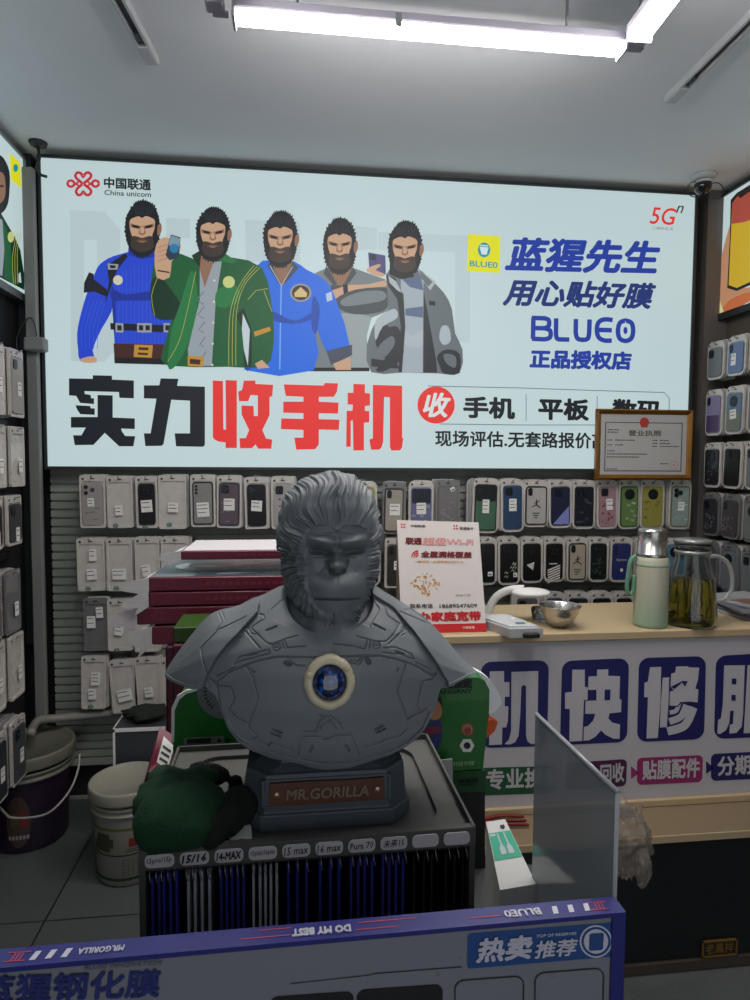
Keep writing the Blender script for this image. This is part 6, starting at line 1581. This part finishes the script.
blob('plush_body', [ge(178, 812, .672, .050, .050, .040), ge(160, 822, .650, .036, .040, .040), ge(200, 806, .685, .040, .044, .034), ge(186, 828, .650, .040, .034, .030), ge(178, 790, .71, .046, .034, .026), ge(166, 776, .735, .030, .026, .014), ge(198, 778, .735, .034, .026, .018), ge(146, 806, .68, .022, .022, .022), ge(150, 790, .70, .018, .02, .012)], M_fl, PL)
blob('black_limb', [ge(214, 776, .755, .026, .022, .018), ge(236, 786, .755, .013, .02, .018), ge(200, 768, .765, .018, .016, .010)], M_flb, PL)
blob('black_limb', [ge(240, 806, .690, .030, .030, .030), ge(226, 820, .670, .030, .026, .026), ge(212, 836, .650, .020, .022, .020)], M_flb, PL)
# ------------------------------------------------------------------ the statue: an ape's head on an armoured chest
M_st = mat('statue_grey', STATUE, .55, vary=.04, scale=50, bump=.05)
M_st2 = mat('statue_base_grey', STATUE2, .5, vary=.08, scale=30)
BU = thing('bust_statue', 'large grey ape bust in armour with round blue chest gem, on the rack tray', 'statue', (.035, .755, RT-.012), None, RZ)
def grid_mesh(name, Pw, m, parent, wrap_u=True):
    """Pw: (rows, cols, 3) closed round in columns"""
    R_, C_, _ = Pw.shape
    me = bpy.data.meshes.new(name)
    vs = Pw.reshape(-1, 3)
    i = np.arange(R_-1)[:, None]; j = np.arange(C_ if wrap_u else C_-1)[None, :]; j2 = (j+1) % C_
    q = np.stack([i*C_+j+0*i, i*C_+j2, (i+1)*C_+j2, (i+1)*C_+j], -1).reshape(-1, 4)
    me.vertices.add(len(vs)); me.vertices.foreach_set('co', vs.ravel().astype(np.float32))
    me.loops.add(q.size); me.loops.foreach_set('vertex_index', q.ravel().astype(np.int32))
    me.polygons.add(len(q)); me.polygons.foreach_set('loop_start', np.arange(0, q.size, 4, dtype=np.int32)); me.polygons.foreach_set('loop_total', np.full(len(q), 4, dtype=np.int32))
    me.polygons.foreach_set('use_smooth', np.ones(len(q), dtype=bool))
    me.update(calc_edges=True); me.validate(); me.materials.append(m)
    o = bpy.data.objects.new(name, me); COL.objects.link(o); o.parent = parent; o.matrix_parent_inverse = W(parent).inverted()
    return o
def rays(px, py, y):
    """points on sight lines px,py at distance y (arrays)"""
    q = CF[None, :] + ((px-375)/F)[..., None]*CR + (-(py-500)/F)[..., None]*CU
    return EYE + q*(y/q[..., 1])[..., None]
def sstep(a, b, x): t = np.clip((x-a)/(b-a), 0, 1); return t*t*(3-2*t)
PXM = .745/650    # metres per photograph pixel at the statue
def smooth1(v, k):
    ker = np.ones(k)/k; return np.convolve(np.pad(v, k//2, mode='edge'), ker, mode='valid')[:len(v)]
def seg_dist(X, Y, pts, cl=False):
    """distance from each point to a polyline"""
    d = np.full(X.shape, 1e9)
    P = list(pts)+([pts[0]] if cl else [])
    for (ax, ay), (bx, by) in zip(P[:-1], P[1:]):
        x0_, x1_ = min(ax, bx)-4, max(ax, bx)+4; y0_, y1_ = min(ay, by)-4, max(ay, by)+4
        msk = (X > x0_) & (X < x1_) & (Y > y0_) & (Y < y1_)
        if not msk.any(): continue
        x = X[msk]; y = Y[msk]; L2 = (bx-ax)**2+(by-ay)**2 or 1e-9
        t = np.clip(((x-ax)*(bx-ax)+(y-ay)*(by-ay))/L2, 0, 1)
        d[msk] = np.minimum(d[msk], np.hypot(x-ax-t*(bx-ax), y-ay-t*(by-ay)))
    return d
def side_of(X, Y, pts):
    """interpolated x of a mostly vertical polyline at Y (pts sorted by y)"""
    ys = [p[1] for p in pts]; xs = [p[0] for p in pts]; return np.interp(Y, ys, xs)

# ---- armour
NX, NT = 620, 300
s_ = np.linspace(-1, 1, NX); xs = 320.5+155.5*np.sin(s_*PI/2*.985)/np.sin(PI/2*.985)
top_pts = [(164.5, 674), (168, 667), (178, 652), (192, 634), (206, 618), (216, 611), (226, 608.5), (240, 605), (250, 599), (262, 595), (276, 588), (288, 584), (330, 584), (372, 584), (380, 589), (392, 596), (408, 606), (418, 612), (430, 622), (448, 642), (464, 660), (472, 667), (476, 671)]
bot_pts = [(164.5, 677), (172, 682), (182, 686), (192, 689.5), (200, 689), (205, 686), (208, 690), (214, 694), (218, 700), (222, 713), (228, 729), (238, 742), (250, 750), (270, 758), (290, 762), (300, 764), (312, 768), (328, 770), (345, 769), (360, 765), (372, 761), (388, 756), (404, 748), (418, 738), (427, 726), (433, 712), (438, 700), (440, 688), (446, 688), (452, 686), (462, 680), (470, 676), (476, 674)]
zt = smooth1(np.interp(xs, *zip(*spline(top_pts, 6, False))), 17); zb = smooth1(np.interp(xs, *zip(*bot_pts)), 7)
T_ = np.linspace(0, 1, NT)[:, None]
Xp = np.broadcast_to(xs, (NT, NX)).copy(); Yp = zb + (zt-zb)*T_
D0 = 92*np.sqrt(np.clip(1-((xs-322)/160)**2, .02, 1))
prof = np.interp(T_[:, 0], [0, .03, .12, .3, .5, .68, .8, .9, .97, 1], [.66, .75, .86, .98, 1.0, .90, .72, .46, .18, .02])
# the swell follows the whole chest, not the cut lower edge of each column
vb = smooth1(np.interp(xs, *zip(*spline([(164.5, 690), (180, 712), (200, 732), (222, 748), (250, 756), (290, 765), (328, 770), (372, 764), (404, 756), (430, 742), (448, 722), (462, 704), (476, 688)], 6, False))), 21)
ztv = smooth1(zt, 41)
Tv = np.clip((Yp-vb)/(ztv-vb), 0, 1)
prof = smooth1(prof, 15); prof = np.interp(Tv, T_[:, 0], prof)
prof *= sstep(0, .03, 1-T_)**.5
# the middle of the chest swells forward most, the collar recedes
D = D0[None, :]*prof
D += 5*np.exp(-((Xp-262)/34)**2-((Yp-668)/32)**2)+5*np.exp(-((Xp-392)/32)**2-((Yp-664)/32)**2)-3*np.exp(-((Xp-329)/9)**2-((Yp-660)/40)**2)
# shoulder shells stand proud of the chest
LP = [(262, 590), (258, 612), (246, 625), (238, 634), (228, 644), (217, 658), (208, 673), (204, 684), (200, 700)]
RP = [(366, 590), (392, 606), (402, 618), (414, 632), (424, 646), (434, 660), (441, 672), (447, 682), (449, 700)]
lx = side_of(Xp, Yp, LP); rx = side_of(Xp, Yp, RP)
inL = sstep(1.0, -1.0, Xp-lx); inR = sstep(1.0, -1.0, rx-Xp)
D += 7.5*inL+7.5*inR
# armour plating lines, read off the statue (left side; right side follows)
def A4(pts): return [(160+u/4.412, 600+v/4.412) for u, v in pts]
def A5(pts): return [(320+u/4.412, 600+v/4.412) for u, v in pts]
thin = []; thick = []
thin += [A4(p) for p in (
 [(255, 50), (275, 98), (250, 135), (310, 108), (380, 72)], [(270, 48), (288, 88)], [(250, 140), (180, 212), (186, 262), (206, 318)], [(75, 290), (92, 250)],
 [(362, 122), (442, 214)], [(382, 104), (404, 150), (425, 152)], [(456, 66), (462, 84), (436, 98), (400, 122), (470, 190), (492, 196), (560, 170), (605, 158)],
 [(455, 66), (425, 60)], [(330, 282), (350, 252), (400, 238), (478, 220), (486, 236), (420, 252), (350, 270), (332, 282)],
 [(252, 332), (330, 296)], [(382, 292), (408, 340), (432, 436), (388, 556)], [(250, 376), (306, 380), (318, 400), (328, 436), (304, 480), (340, 520), (386, 540)],
 [(386, 556), (428, 602), (410, 612)], [(432, 620), (476, 642), (490, 630), (540, 648), (590, 664)], [(606, 690), (626, 602), (690, 600), (716, 614), (750, 608)],
 [(636, 578), (690, 580), (696, 540), (730, 512), (750, 508)], [(706, 572), (716, 548), (750, 528)], [(568, 262), (598, 288), (640, 290)], [(536, 180), (546, 214)], [(550, 178), (560, 212)], [(556, 212), (640, 204)],
 [(215, 340), (250, 370), (262, 440), (290, 530)], [(345, 158), (360, 162), (366, 152)], [(402, 304), (410, 320), (420, 318)])]
thin += [A5(p) for p in (
 [(290, 40), (298, 70), (350, 104), (326, 150), (290, 184), (240, 182), (160, 160)], [(376, 106), (356, 146), (330, 160)], [(300, 196), (384, 122)], [(370, 110), (400, 150)],
 [(282, 212), (330, 208), (400, 236), (416, 262), (350, 240), (280, 232)], [(420, 274), (482, 304)], [(222, 176), (214, 212)], [(206, 174), (198, 208)], [(120, 270), (170, 284), (196, 250)], [(136, 262), (166, 270), (180, 250)],
 [(376, 284), (340, 404), (386, 530)], [(500, 346), (450, 358), (428, 470), (440, 486)], [(386, 524), (470, 480)], [(380, 570), (352, 600), (290, 614), (258, 634), (196, 652)],
 [(0, 604), (40, 612), (60, 600), (136, 592), (170, 676)], [(0, 510), (50, 512), (90, 545), (96, 572)], [(0, 560), (30, 536), (56, 545), (70, 566)], [(352, 50), (440, 88), (490, 110)], [(372, 44), (400, 40)], [(450, 74), (560, 184)],
 [(60, 192), (130, 200), (196, 214)], [(345, 300), (340, 316)], [(372, 150), (360, 156)], [(398, 40), (470, 90)])]
thin += [[(212, 694), (219, 712), (226, 728), (238, 739), (255, 747), (285, 755), (308, 760), (328, 764), (350, 763), (370, 757), (390, 751), (408, 742), (422, 728), (429, 712)]]
thick += [A4(p) for p in ([(500, 572), (534, 586)], [(492, 588), (530, 602)], [(548, 278), (568, 290)], [(556, 270), (576, 284)], [(672, 644), (662, 670)], [(472, 134), (512, 118)], [(392, 244), (424, 238)])]
thick += [A5(p) for p in ([(244, 572), (274, 556)], [(250, 584), (286, 568)], [(200, 262), (212, 282)], [(208, 256), (220, 276)], [(114, 642), (128, 662)], [(238, 108), (284, 132)], [(336, 228), (368, 238)])]
mid = [A4([(245, 362), (300, 322), (380, 286), (440, 266), (520, 250), (640, 252), (752, 254)]), A5([(0, 256), (80, 250), (170, 246), (260, 246), (340, 262), (420, 290), (500, 336), (512, 322)])]
gro = np.zeros_like(D)
for P_ in thin: gro = np.maximum(gro, np.exp(-(seg_dist(Xp, Yp, P_)/.58)**2))
for P_ in mid: gro = np.maximum(gro, 1.2*np.exp(-(seg_dist(Xp, Yp, P_)/.75)**2))
for P_ in thick: gro = np.maximum(gro, 1.8*np.exp(-(seg_dist(Xp, Yp, P_)/.85)**2))
for c_ in ((160+513/4.412, 600+208/4.412), (320+247/4.412, 600+200/4.412)):
    dd = np.hypot(Xp-c_[0], Yp-c_[1]); gro = np.maximum(gro, np.exp(-((dd-3.6)/.6)**2)); D += -.8*np.exp(-(dd/2.6)**4)
    gro = np.maximum(gro, .9*np.exp(-(np.abs(Yp-c_[1])/.5)**2)*(dd < 2.4))
gro = np.maximum(gro, 1.6*np.exp(-((Xp-lx)/.9)**2)*(Yp > 606)*(Yp < 690)); gro = np.maximum(gro, 1.6*np.exp(-((Xp-rx)/.9)**2)*(Yp > 608)*(Yp < 690))
D -= 2.6*gro
# hollow of the collar round the neck
el = np.hypot((Xp-330)/43, (Yp-600)/34)
D -= 15*sstep(1.02, .97, el)*sstep(12, 27, np.abs(Xp-330))
for quad in ([(271, 609), (281, 600), (288, 597), (303, 618), (290, 627), (274, 620)], [(363, 604), (372, 597), (380, 609), (370, 627), (360, 622)]):
    inside = np.ones_like(Xp, bool); n_ = len(quad); ar = sum(quad[i][0]*quad[(i+1) % n_][1]-quad[(i+1) % n_][0]*quad[i][1] for i in range(n_))
    for i in range(n_):
        (ax, ay), (bx_, by_) = quad[i], quad[(i+1) % n_]; inside &= ((bx_-ax)*(Yp-ay)-(by_-ay)*(Xp-ax))*np.sign(ar) > 0
    D -= 1.8*inside
# raised lower rim, and the lips of the shoulder shells
for lipp in ([(164, 676), (172, 682), (182, 686), (193, 689), (204, 685)], [(447, 688), (456, 684), (466, 679), (477, 673)]): D += 2.0*sstep(3.6, 2.6, seg_dist(Xp, Yp, lipp))
rim = seg_dist(Xp, Yp, [(210, 691), (218, 706), (225, 724), (236, 739), (252, 749), (285, 760), (312, 766), (328, 768), (350, 767), (372, 760), (392, 754), (410, 745), (424, 732), (432, 712)])
D += 1.6*sstep(4.5, 3.0, rim)
yaxis = .762
front = rays(Xp, Yp, yaxis - D*PXM)
Db = -(D0[None, :]*.55)*np.sin(np.clip(T_, 0, 1)*PI)**.6*np.ones_like(Xp)
back = rays(Xp, Yp, yaxis - Db*PXM)
nb_ = np.linspace(0, NT-1, 40).astype(int)
Pw = np.concatenate([front, back[nb_][::-1]], 0)            # rows run up the front, over the ridge and down the back
Pw = np.concatenate([Pw, Pw[:1]], 0)
grid_mesh('armour', Pw, M_st, BU, wrap_u=False)

# ---- head
NPH, NZ = 520, 420
py = np.linspace(471.5, 634, NZ)
L_ = np.interp(py, [471.5, 473, 476, 480, 486, 493, 503, 515, 528, 540, 552, 564, 576, 588, 598, 606, 614, 622, 629, 634], [332, 322, 312, 304, 296, 289, 284, 281, 280.5, 281.5, 283, 283, 284, 287, 291, 297, 303, 309, 318, 334])
R_ = np.interp(py, [471.5, 473, 476, 480, 486, 493, 503, 515, 528, 540, 552, 564, 576, 588, 598, 606, 614, 622, 629, 634], [336, 343, 350, 356, 363, 368, 373, 376, 378, 378, 378, 377, 375, 371, 367, 364, 361, 357, 350, 336])
L_ = smooth1(L_, 11); R_ = smooth1(R_, 11)
a_ = (R_-L_)/2; xc = (R_+L_)/2
bf = np.interp(py, [471.5, 476, 484, 494, 508, 522, 534, 542, 550, 560, 572, 586, 598, 606, 616, 626, 632, 634], [2, 22, 38, 47, 54, 56, 57, 58, 54, 55, 58, 62, 61, 59, 58, 52, 38, 14]); bf = smooth1(bf, 15)
bb = np.interp(py, [471.5, 478, 490, 510, 535, 560, 590, 615, 634], [2, 26, 42, 52, 54, 48, 38, 26, 6]); bb = smooth1(bb, 15)
ph = np.linspace(-PI, PI, NPH, endpoint=False)[None, :]      # 0 faces the viewer
sx_ = np.sign(np.sin(ph))*np.abs(np.sin(ph))**.92; cx_ = np.cos(ph)
X = xc[:, None]+a_[:, None]*sx_
Y = np.broadcast_to(py[:, None], X.shape).copy()
Dp = np.where(cx_ > 0, bf[:, None]*np.abs(cx_)**.8, -bb[:, None]*np.abs(cx_)**.9)
fr = sstep(-.05, .35, np.broadcast_to(cx_, X.shape))
MX_ = 337.0                                                   # middle of the face
def gs(x0, y0, sx, sy, p=2): return np.exp(-np.abs((X-x0)/sx)**p-np.abs((Y-y0)/sy)**p)
u = X-MX_
# where bare skin ends and hair begins
edge = np.interp(Y, [520, 524, 529, 535, 545, 556, 570, 584, 596, 606, 614, 622], [0, 16, 28, 32.5, 33, 32, 30, 30, 28, 22, 14, 0])
peak = np.exp(-(u/4.2)**2)*6.0
skinm = sstep(-1.6, 1.6, edge-np.abs(u))*sstep(524, 527, Y-peak+np.abs(u)*.0)*sstep(617, 605, Y)*(cx_ > 0)
F_ = np.zeros_like(X)
# brow ridge, frowning
for sg in (-1, 1):
    bx0 = MX_+sg*15; yy = Y-(541.5-.16*(np.abs(u)-15)); 
    F_ += 9.5*np.exp(-((X-bx0)/13)**2)*np.exp(-(yy/5.2)**2)
    F_ += -11.5*np.exp(-((X-(MX_+sg*16.5))/11)**4)*np.exp(-((Y-(551.5-.15*(np.abs(u)-16)))/3.1)**2)     # sockets
    F_ += 3.0*np.exp(-((X-(MX_+sg*16))/5)**2-((Y-552.5)/1.9)**2)                                            # eyes
    F_ += -1.3*np.exp(-((X-(MX_+sg*17))/8)**2-((Y-556.8)/.8)**2)
    F_ += 2.5*gs(MX_+sg*23, 562, 8, 7)                                                                       # cheek
    F_ += -1.0*np.exp(-(seg_dist(X, Y, [(MX_+sg*8.5, 563), (MX_+sg*13, 566), (MX_+sg*18, 572)])/1.6)**2)   # muzzle fold
    F_ += -4.6*np.exp(-((X-(MX_+sg*5.6))/2.5)**2-((Y-570.3-.0*u)/1.5)**2)                                    # nostrils
    F_ += 2.2*np.exp(-((X-(MX_+sg*8))/2.6)**2-((Y-566)/4)**2)
    F_ += -1.0*np.exp(-(seg_dist(X, Y, [(MX_+sg*2.5, 536), (MX_+sg*2.2, 546)])/1.0)**2)
F_ += -5*gs(MX_, 547, 2.6, 3.4)                        # root of the nose
F_ += 4.5*gs(MX_, 556, 5, 5)+14*gs(MX_, 565.5, 8.6, 6.2)
F_ += -1.6*gs(MX_, 573.5, 10, 2)
F_ += 12*np.exp(-np.abs(u/29)**2.8-np.abs((Y-588)/15)**2.6)     # muzzle
F_ += 5*np.exp(-np.abs(u/17)**3-np.abs((Y-606)/7)**2)           # lower lip
mline = np.exp(-((Y-599.4+.0015*u**2)/1.0)**2)*sstep(26, 20, np.abs(u)); F_ += -5.5*mline
F_ += -.4*gs(MX_, 581, 1.4, 7)
F_ += -1.2*np.exp(-((Y-533.5-.004*u**2)/.9)**2)*sstep(22, 14, np.abs(u))
F_ += 3*gs(MX_, 530, 18, 5)
ub = seg_dist(X, Y, [(MX_-10, 561), (MX_-9.4, 567), (MX_-6, 572), (MX_, 574), (MX_+6, 572), (MX_+9.4, 567), (MX_+10, 561)])
F_ += -5.0*np.exp(-(ub/1.5)**2)
Dp = Dp+1.3*F_*fr
# hair: a raised mass with combed strands
rngh = np.random.RandomState(3)
def vnoise(x, y, seed):
    """smooth value noise"""
    r = np.random.RandomState(seed); G_ = r.rand(128, 128)
    xi = np.floor(x).astype(int); yi = np.floor(y).astype(int); fx = x-xi; fy = y-yi; fx = fx*fx*(3-2*fx); fy = fy*fy*(3-2*fy)
    g = lambda a, b: G_[a % 128, b % 128]
    return (g(xi, yi)*(1-fx)+g(xi+1, yi)*fx)*(1-fy)+(g(xi, yi+1)*(1-fx)+g(xi+1, yi+1)*fx)*fy
ang = np.arctan2(u, -(Y-563)*1.0)                      # 0 up, grows to the sides
rad_ = np.hypot(u, Y-563)
topm = sstep(546, 530, Y)
# on the skull strands run from the hairline up and back; on the cheeks outward and down; under the chin down
aw = ang + .30*(vnoise(rad_*.05+9, ang*2.5+20, 1)-.5)+.0015*(rad_-30)*np.sign(u)*1.2
fine = vnoise(aw*30+50, rad_*.04, 2)+.75*vnoise(aw*62+50, rad_*.07, 4)
coarse = vnoise(aw*9+30, rad_*.03+3, 5)
backm = sstep(.1, -.3, np.broadcast_to(cx_, X.shape))
phw = ph*7+0*X; fineb = vnoise(phw*3.2+40, Y*.06, 6)+.6*vnoise(phw*7+40, Y*.09, 7)
cheek = vnoise(aw*8+70, rad_*.16, 8)
strand = (fine-.8)*(1-backm)+(fineb-.8)*backm
hairh = 2.6+3.8*strand+3.6*(coarse-.5)+1.6*(cheek-.5)*(1-topm)
# locks hang in scalloped tiers on the cheeks
tier = np.abs(((rad_+5*coarse)*.12) % 1-.5)*2
hairh += 1.8*(tier-.5)*(1-topm)*(1-backm)*sstep(30, 40, rad_)
nrx = sx_*np.ones_like(X); 
hm = 1-skinm
endfade = sstep(471.5, 478, Y)*sstep(634, 626, Y)
Dp = Dp+hm*hairh*np.where(cx_ > 0, 1, -1)*np.abs(cx_)**.5*(.35+.65*endfade)
X = X+hm*hairh*.8*sx_*endfade
Ypl = Y - hm*sstep(500, 473, Y)*(hairh-2)*.8 + hm*sstep(612, 630, Y)*(hairh-1)*.9
# chin beard tufts
headaxis = .748
HW = rays(X, Ypl, headaxis-Dp*PXM)
# close the crown and chin
HW[0] = HW[0].mean(0); HW[-1] = HW[-1].mean(0)
hd_ = grid_mesh('head', HW, M_st, BU, wrap_u=True)
# ears, half in the hair
for sg, ex in ((-1, 280), (1, 379)):
    e = atY(ex, 538, headaxis+.012); mb = MB()
    mb.ell(tuple(e), (.006, .012, .017), 24, 18, lambda p: 1-.35*max(0, p.x*sg)*(abs(p.z) < .6)*(abs(p.y) < .5)); mb.build('ear', M_st, hd_)
# neck behind the beard and the collar hollow
nk = Vector(atY(330, 612, headaxis+.012)); mb = MB()
mb.lathe([(.046, -.075), (.049, -.045), (.044, -.012), (.046, .022), (.05, .05)], tuple(nk), 48, sx=1.0, sy=.9); mb.build('neck', M_st, BU)

# ---- chest gem
g0 = Vector(atY(329.5, 682, .655)); gc = g0
Tg = Matrix.Translation(gc) @ Matrix.Rotation(math.radians(90-8), 4, 'X') @ Matrix.Rotation(0, 4, 'Z')
Rg = 26.0*.655/650
M_ring = mat('ring_bone', (206, 196, 166), .4, vary=.08, scale=60)
mb = MB(); mb.T = Tg @ Matrix.Rotation(PI, 4, 'X') @ Matrix.Rotation(PI, 4, 'X')
vs = []; fs = []; n = 96
rp = [(.66, -.012), (.66, .004), (.70, .0065), (.78, .0072), (.90, .0060), (.985, .0030), (1.0, 0), (1.0, -.010), (.9, -.02)]
for r_, z_ in rp:
    for i in range(n):
        a = 2*PI*i/n; f_ = 1-.018*(abs(math.sin(a*4+.4)) > .985)*(r_ > .8)+.006*math.cos(a*8)*(r_ > .8)
        vs.append((Rg*r_*f_*math.cos(a), Rg*r_*f_*1.06*math.sin(a), z_))
for k in range(len(rp)-1):
    for i in range(n): j = (i+1) % n; fs.append((k*n+i, k*n+j, (k+1)*n+j, (k+1)*n+i))
mb.add(vs, fs, True); rg_ = mb.build('gem_ring', M_ring, BU)
mb = MB(); mb.T = Tg
for a in (math.radians(38), math.radians(158)):
    for s2 in (0,): mb.cyl((Rg*.84*math.cos(a), Rg*.88*math.sin(a), .0065), (Rg*.84*math.cos(a), Rg*.88*math.sin(a), .0082), .0032, 14)
mb.build('ring_stud', M_ring, rg_)
def gem_mat():
    m = bpy.data.materials.new('blue_glass_gem'); m.use_nodes = True; nt = m.node_tree; b = nt.nodes['Principled BSDF']
    tc = nt.nodes.new('ShaderNodeTexCoord'); vo = nt.nodes.new('ShaderNodeTexVoronoi'); vo.inputs['Scale'].default_value = 170; cr = nt.nodes.new('ShaderNodeValToRGB')
    nt.links.new(tc.outputs['Object'], vo.inputs['Vector']); nt.links.new(vo.outputs[0], cr.inputs[0]); nt.links.new(cr.outputs[0], b.inputs['Base Color'])
    cr.color_ramp.elements[0].color = rgb((30, 110, 210)); cr.color_ramp.elements[1].color = rgb((8, 20, 60)); cr.color_ramp.elements[1].position = .55
    b.inputs['Roughness'].default_value = .05; b.inputs['Coat Weight'].default_value = 1; b.inputs['Specular IOR Level'].default_value = .8
    return m
mb = MB(); mb.T = Tg; mb.lathe([(0, .0105), (Rg*.2, .0102), (Rg*.4, .0088), (Rg*.55, .0062), (Rg*.65, .002), (Rg*.67, -.004)], (0, 0, 0), 56, sy=1.05); mb.build('gem', gem_mat(), BU)

# ---- pedestal
zt0 = RT-.012; 
f0 = Vector(atZ(258, 833, zt0)); f1 = Vector(atZ(395, 824, zt0)); w_ = (f1-f0).xy.length; dx_ = (f1-f0).normalized(); dx_.z = 0; dx_.normalize(); dyv = Vector((-dx_.y, dx_.x, 0))
def pd(u, v, z): return tuple(f0+dx_*u+dyv*v+Vector((0, 0, z)))
c_ = .022
def octo(i, z, e=0): 
    a, b = -c_*.9+i, w_+c_*.9-i; d0, d1 = 0+i, .145-i; k = c_
    return [pd(a+k, d0, z), pd(b-k, d0, z), pd(b, d0+k, z), pd(b, d1-k, z), pd(b-k, d1, z), pd(a+k, d1, z), pd(a, d1-k, z), pd(a, d0+k, z)]
def stackrings(mb, rings):
    n = len(rings[0]); fs = [tuple(range(n))[::-1]]
    vs = [p for r_ in rings for p in r_]
    for k in range(len(rings)-1):
        for i in range(n): j = (i+1) % n; fs.append((k*n+i, k*n+j, (k+1)*n+j, (k+1)*n+i))
    fs.append(tuple(range((len(rings)-1)*n, len(rings)*n))); mb.add(vs, fs)
mb = MB(); stackrings(mb, [octo(.001, 0), octo(0, .001), octo(0, .016), octo(.001, .0175), octo(.0035, .018), octo(.004, .020), octo(.006, .055), octo(.0075, .058), octo(.012, .0585), octo(.022, .064), octo(.024, .085)])
pdst = mb.build('pedestal', M_st2, BU)
mb = MB()
# plaque frame and plaque on the sloping front
def fp_(u, z, d=0): 
    t = (z-.020)/.035; return tuple(f0+dx_*u+dyv*(.004+.002*t-d)+Vector((0, 0, z)))
for (u0, u1, z0_, z1_) in ((.004, w_-.004, .0235, .0265), (.004, w_-.004, .0525, .0545), (.004, .007, .0235, .0545), (w_-.007, w_-.004, .0235, .0545)):
    mb.hull([fp_(u0, z0_), fp_(u1, z0_), fp_(u1, z1_), fp_(u0, z1_)], [fp_(u0, z0_, .0016), fp_(u1, z0_, .0016), fp_(u1, z1_, .0016), fp_(u0, z1_, .0016)])
mb.build('plaque_frame', M_st2, pdst)
M_brz = mat('copper_plaque', (84, 50, 32), .5, metal=.1, vary=.35, scale=45, bump=.5)
pq = [(.013, .0275), (.04, .027), (w_-.04, .0275), (w_-.012, .0272), (w_-.0115, .035), (w_-.0125, .0515), (w_-.05, .0505), (.05, .0515), (.0125, .051), (.0118, .04)]
mb = MB(); mb.hull([fp_(u_, z_, .0002) for u_, z_ in pq], [fp_(u_, z_, .0034) for u_, z_ in pq]); plq = mb.build('plaque', M_brz, BU)
mb = MB(); u0, u1 = .030, w_-.028
vs_, fs_, asp = text_geo('MR.GORILLA', 0, 3)
V0 = [fp_(u0+(u1-u0)*(a+.12*(b-.5)/asp), .0335+.0115*b, .0034) for a, b in vs_]; V1 = [fp_(u0+(u1-u0)*(a+.12*(b-.5)/asp), .0335+.0115*b, .0048) for a, b in vs_]
n_ = len(V0); ed = {}
for f_ in fs_:
    for k in range(len(f_)): e = (f_[k], f_[(k+1) % len(f_)]); ed[e] = 1
side = [(a, b) for a, b in ed if (b, a) not in ed]
mb.add(V0+V1, [tuple(i+n_ for i in f_) for f_ in fs_]+[(a, b, b+n_, a+n_) for a, b in side]); put_text(mb, 'MR.GORILLA', lambda a, b: fp_(u0+(u1-u0)*a, .0335+.0115*b, .0049), .022, .12, 3); mb.build('raised_lettering', mat('copper_letters', (120, 104, 88), .5), plq)
for u_ in (.0195, w_-.0195):
    p = Vector(fp_(u_, .0395, .004)); mb = MB(); mb.ell(tuple(p), (.0036, .0024, .0036), 18, 12); mb.build('screw', mat('screw_brass', (196, 166, 130), .3, metal=.7), plq)
# core that joins the chest to the pedestal
mb = MB(); ctr = f0+dx_*(w_/2)+dyv*.075
mb.lathe([(.055, .084), (.050, .10), (.06, .13), (.075, .16)], (ctr.x, ctr.y, zt0), 40, sy=.75); mb.build('stem', M_st2, BU)
# ------------------------------------------------------------------ light and exposure
w = bpy.data.worlds.new('world'); SC.world = w; w.use_nodes = True
bg = w.node_tree.nodes['Background']; bg.inputs[0].default_value = (.62, .64, .68, 1); bg.inputs[1].default_value = WORLD
SC.view_settings.view_transform = 'Standard'; SC.view_settings.look = 'None'; SC.view_settings.gamma = 1; SC.view_settings.exposure = 0; SC.view_settings.use_curve_mapping = False
SC.cycles.use_denoising = True
try: SC.cycles.denoiser = 'OPENIMAGEDENOISE'
except Exception: pass
SC.cycles.max_bounces = 8; SC.cycles.transparent_max_bounces = 12; SC.cycles.sample_clamp_indirect = 4
for o in list(bpy.data.objects):     # nothing without users or faces is left behind
    if o.type == 'MESH' and not o.data.polygons: print('EMPTY MESH', o.name); 

for o in bpy.data.objects:
    if o.get('label') and not 4 <= len(o['label'].split()) <= 16: print('LONG', o.name, o['label'])
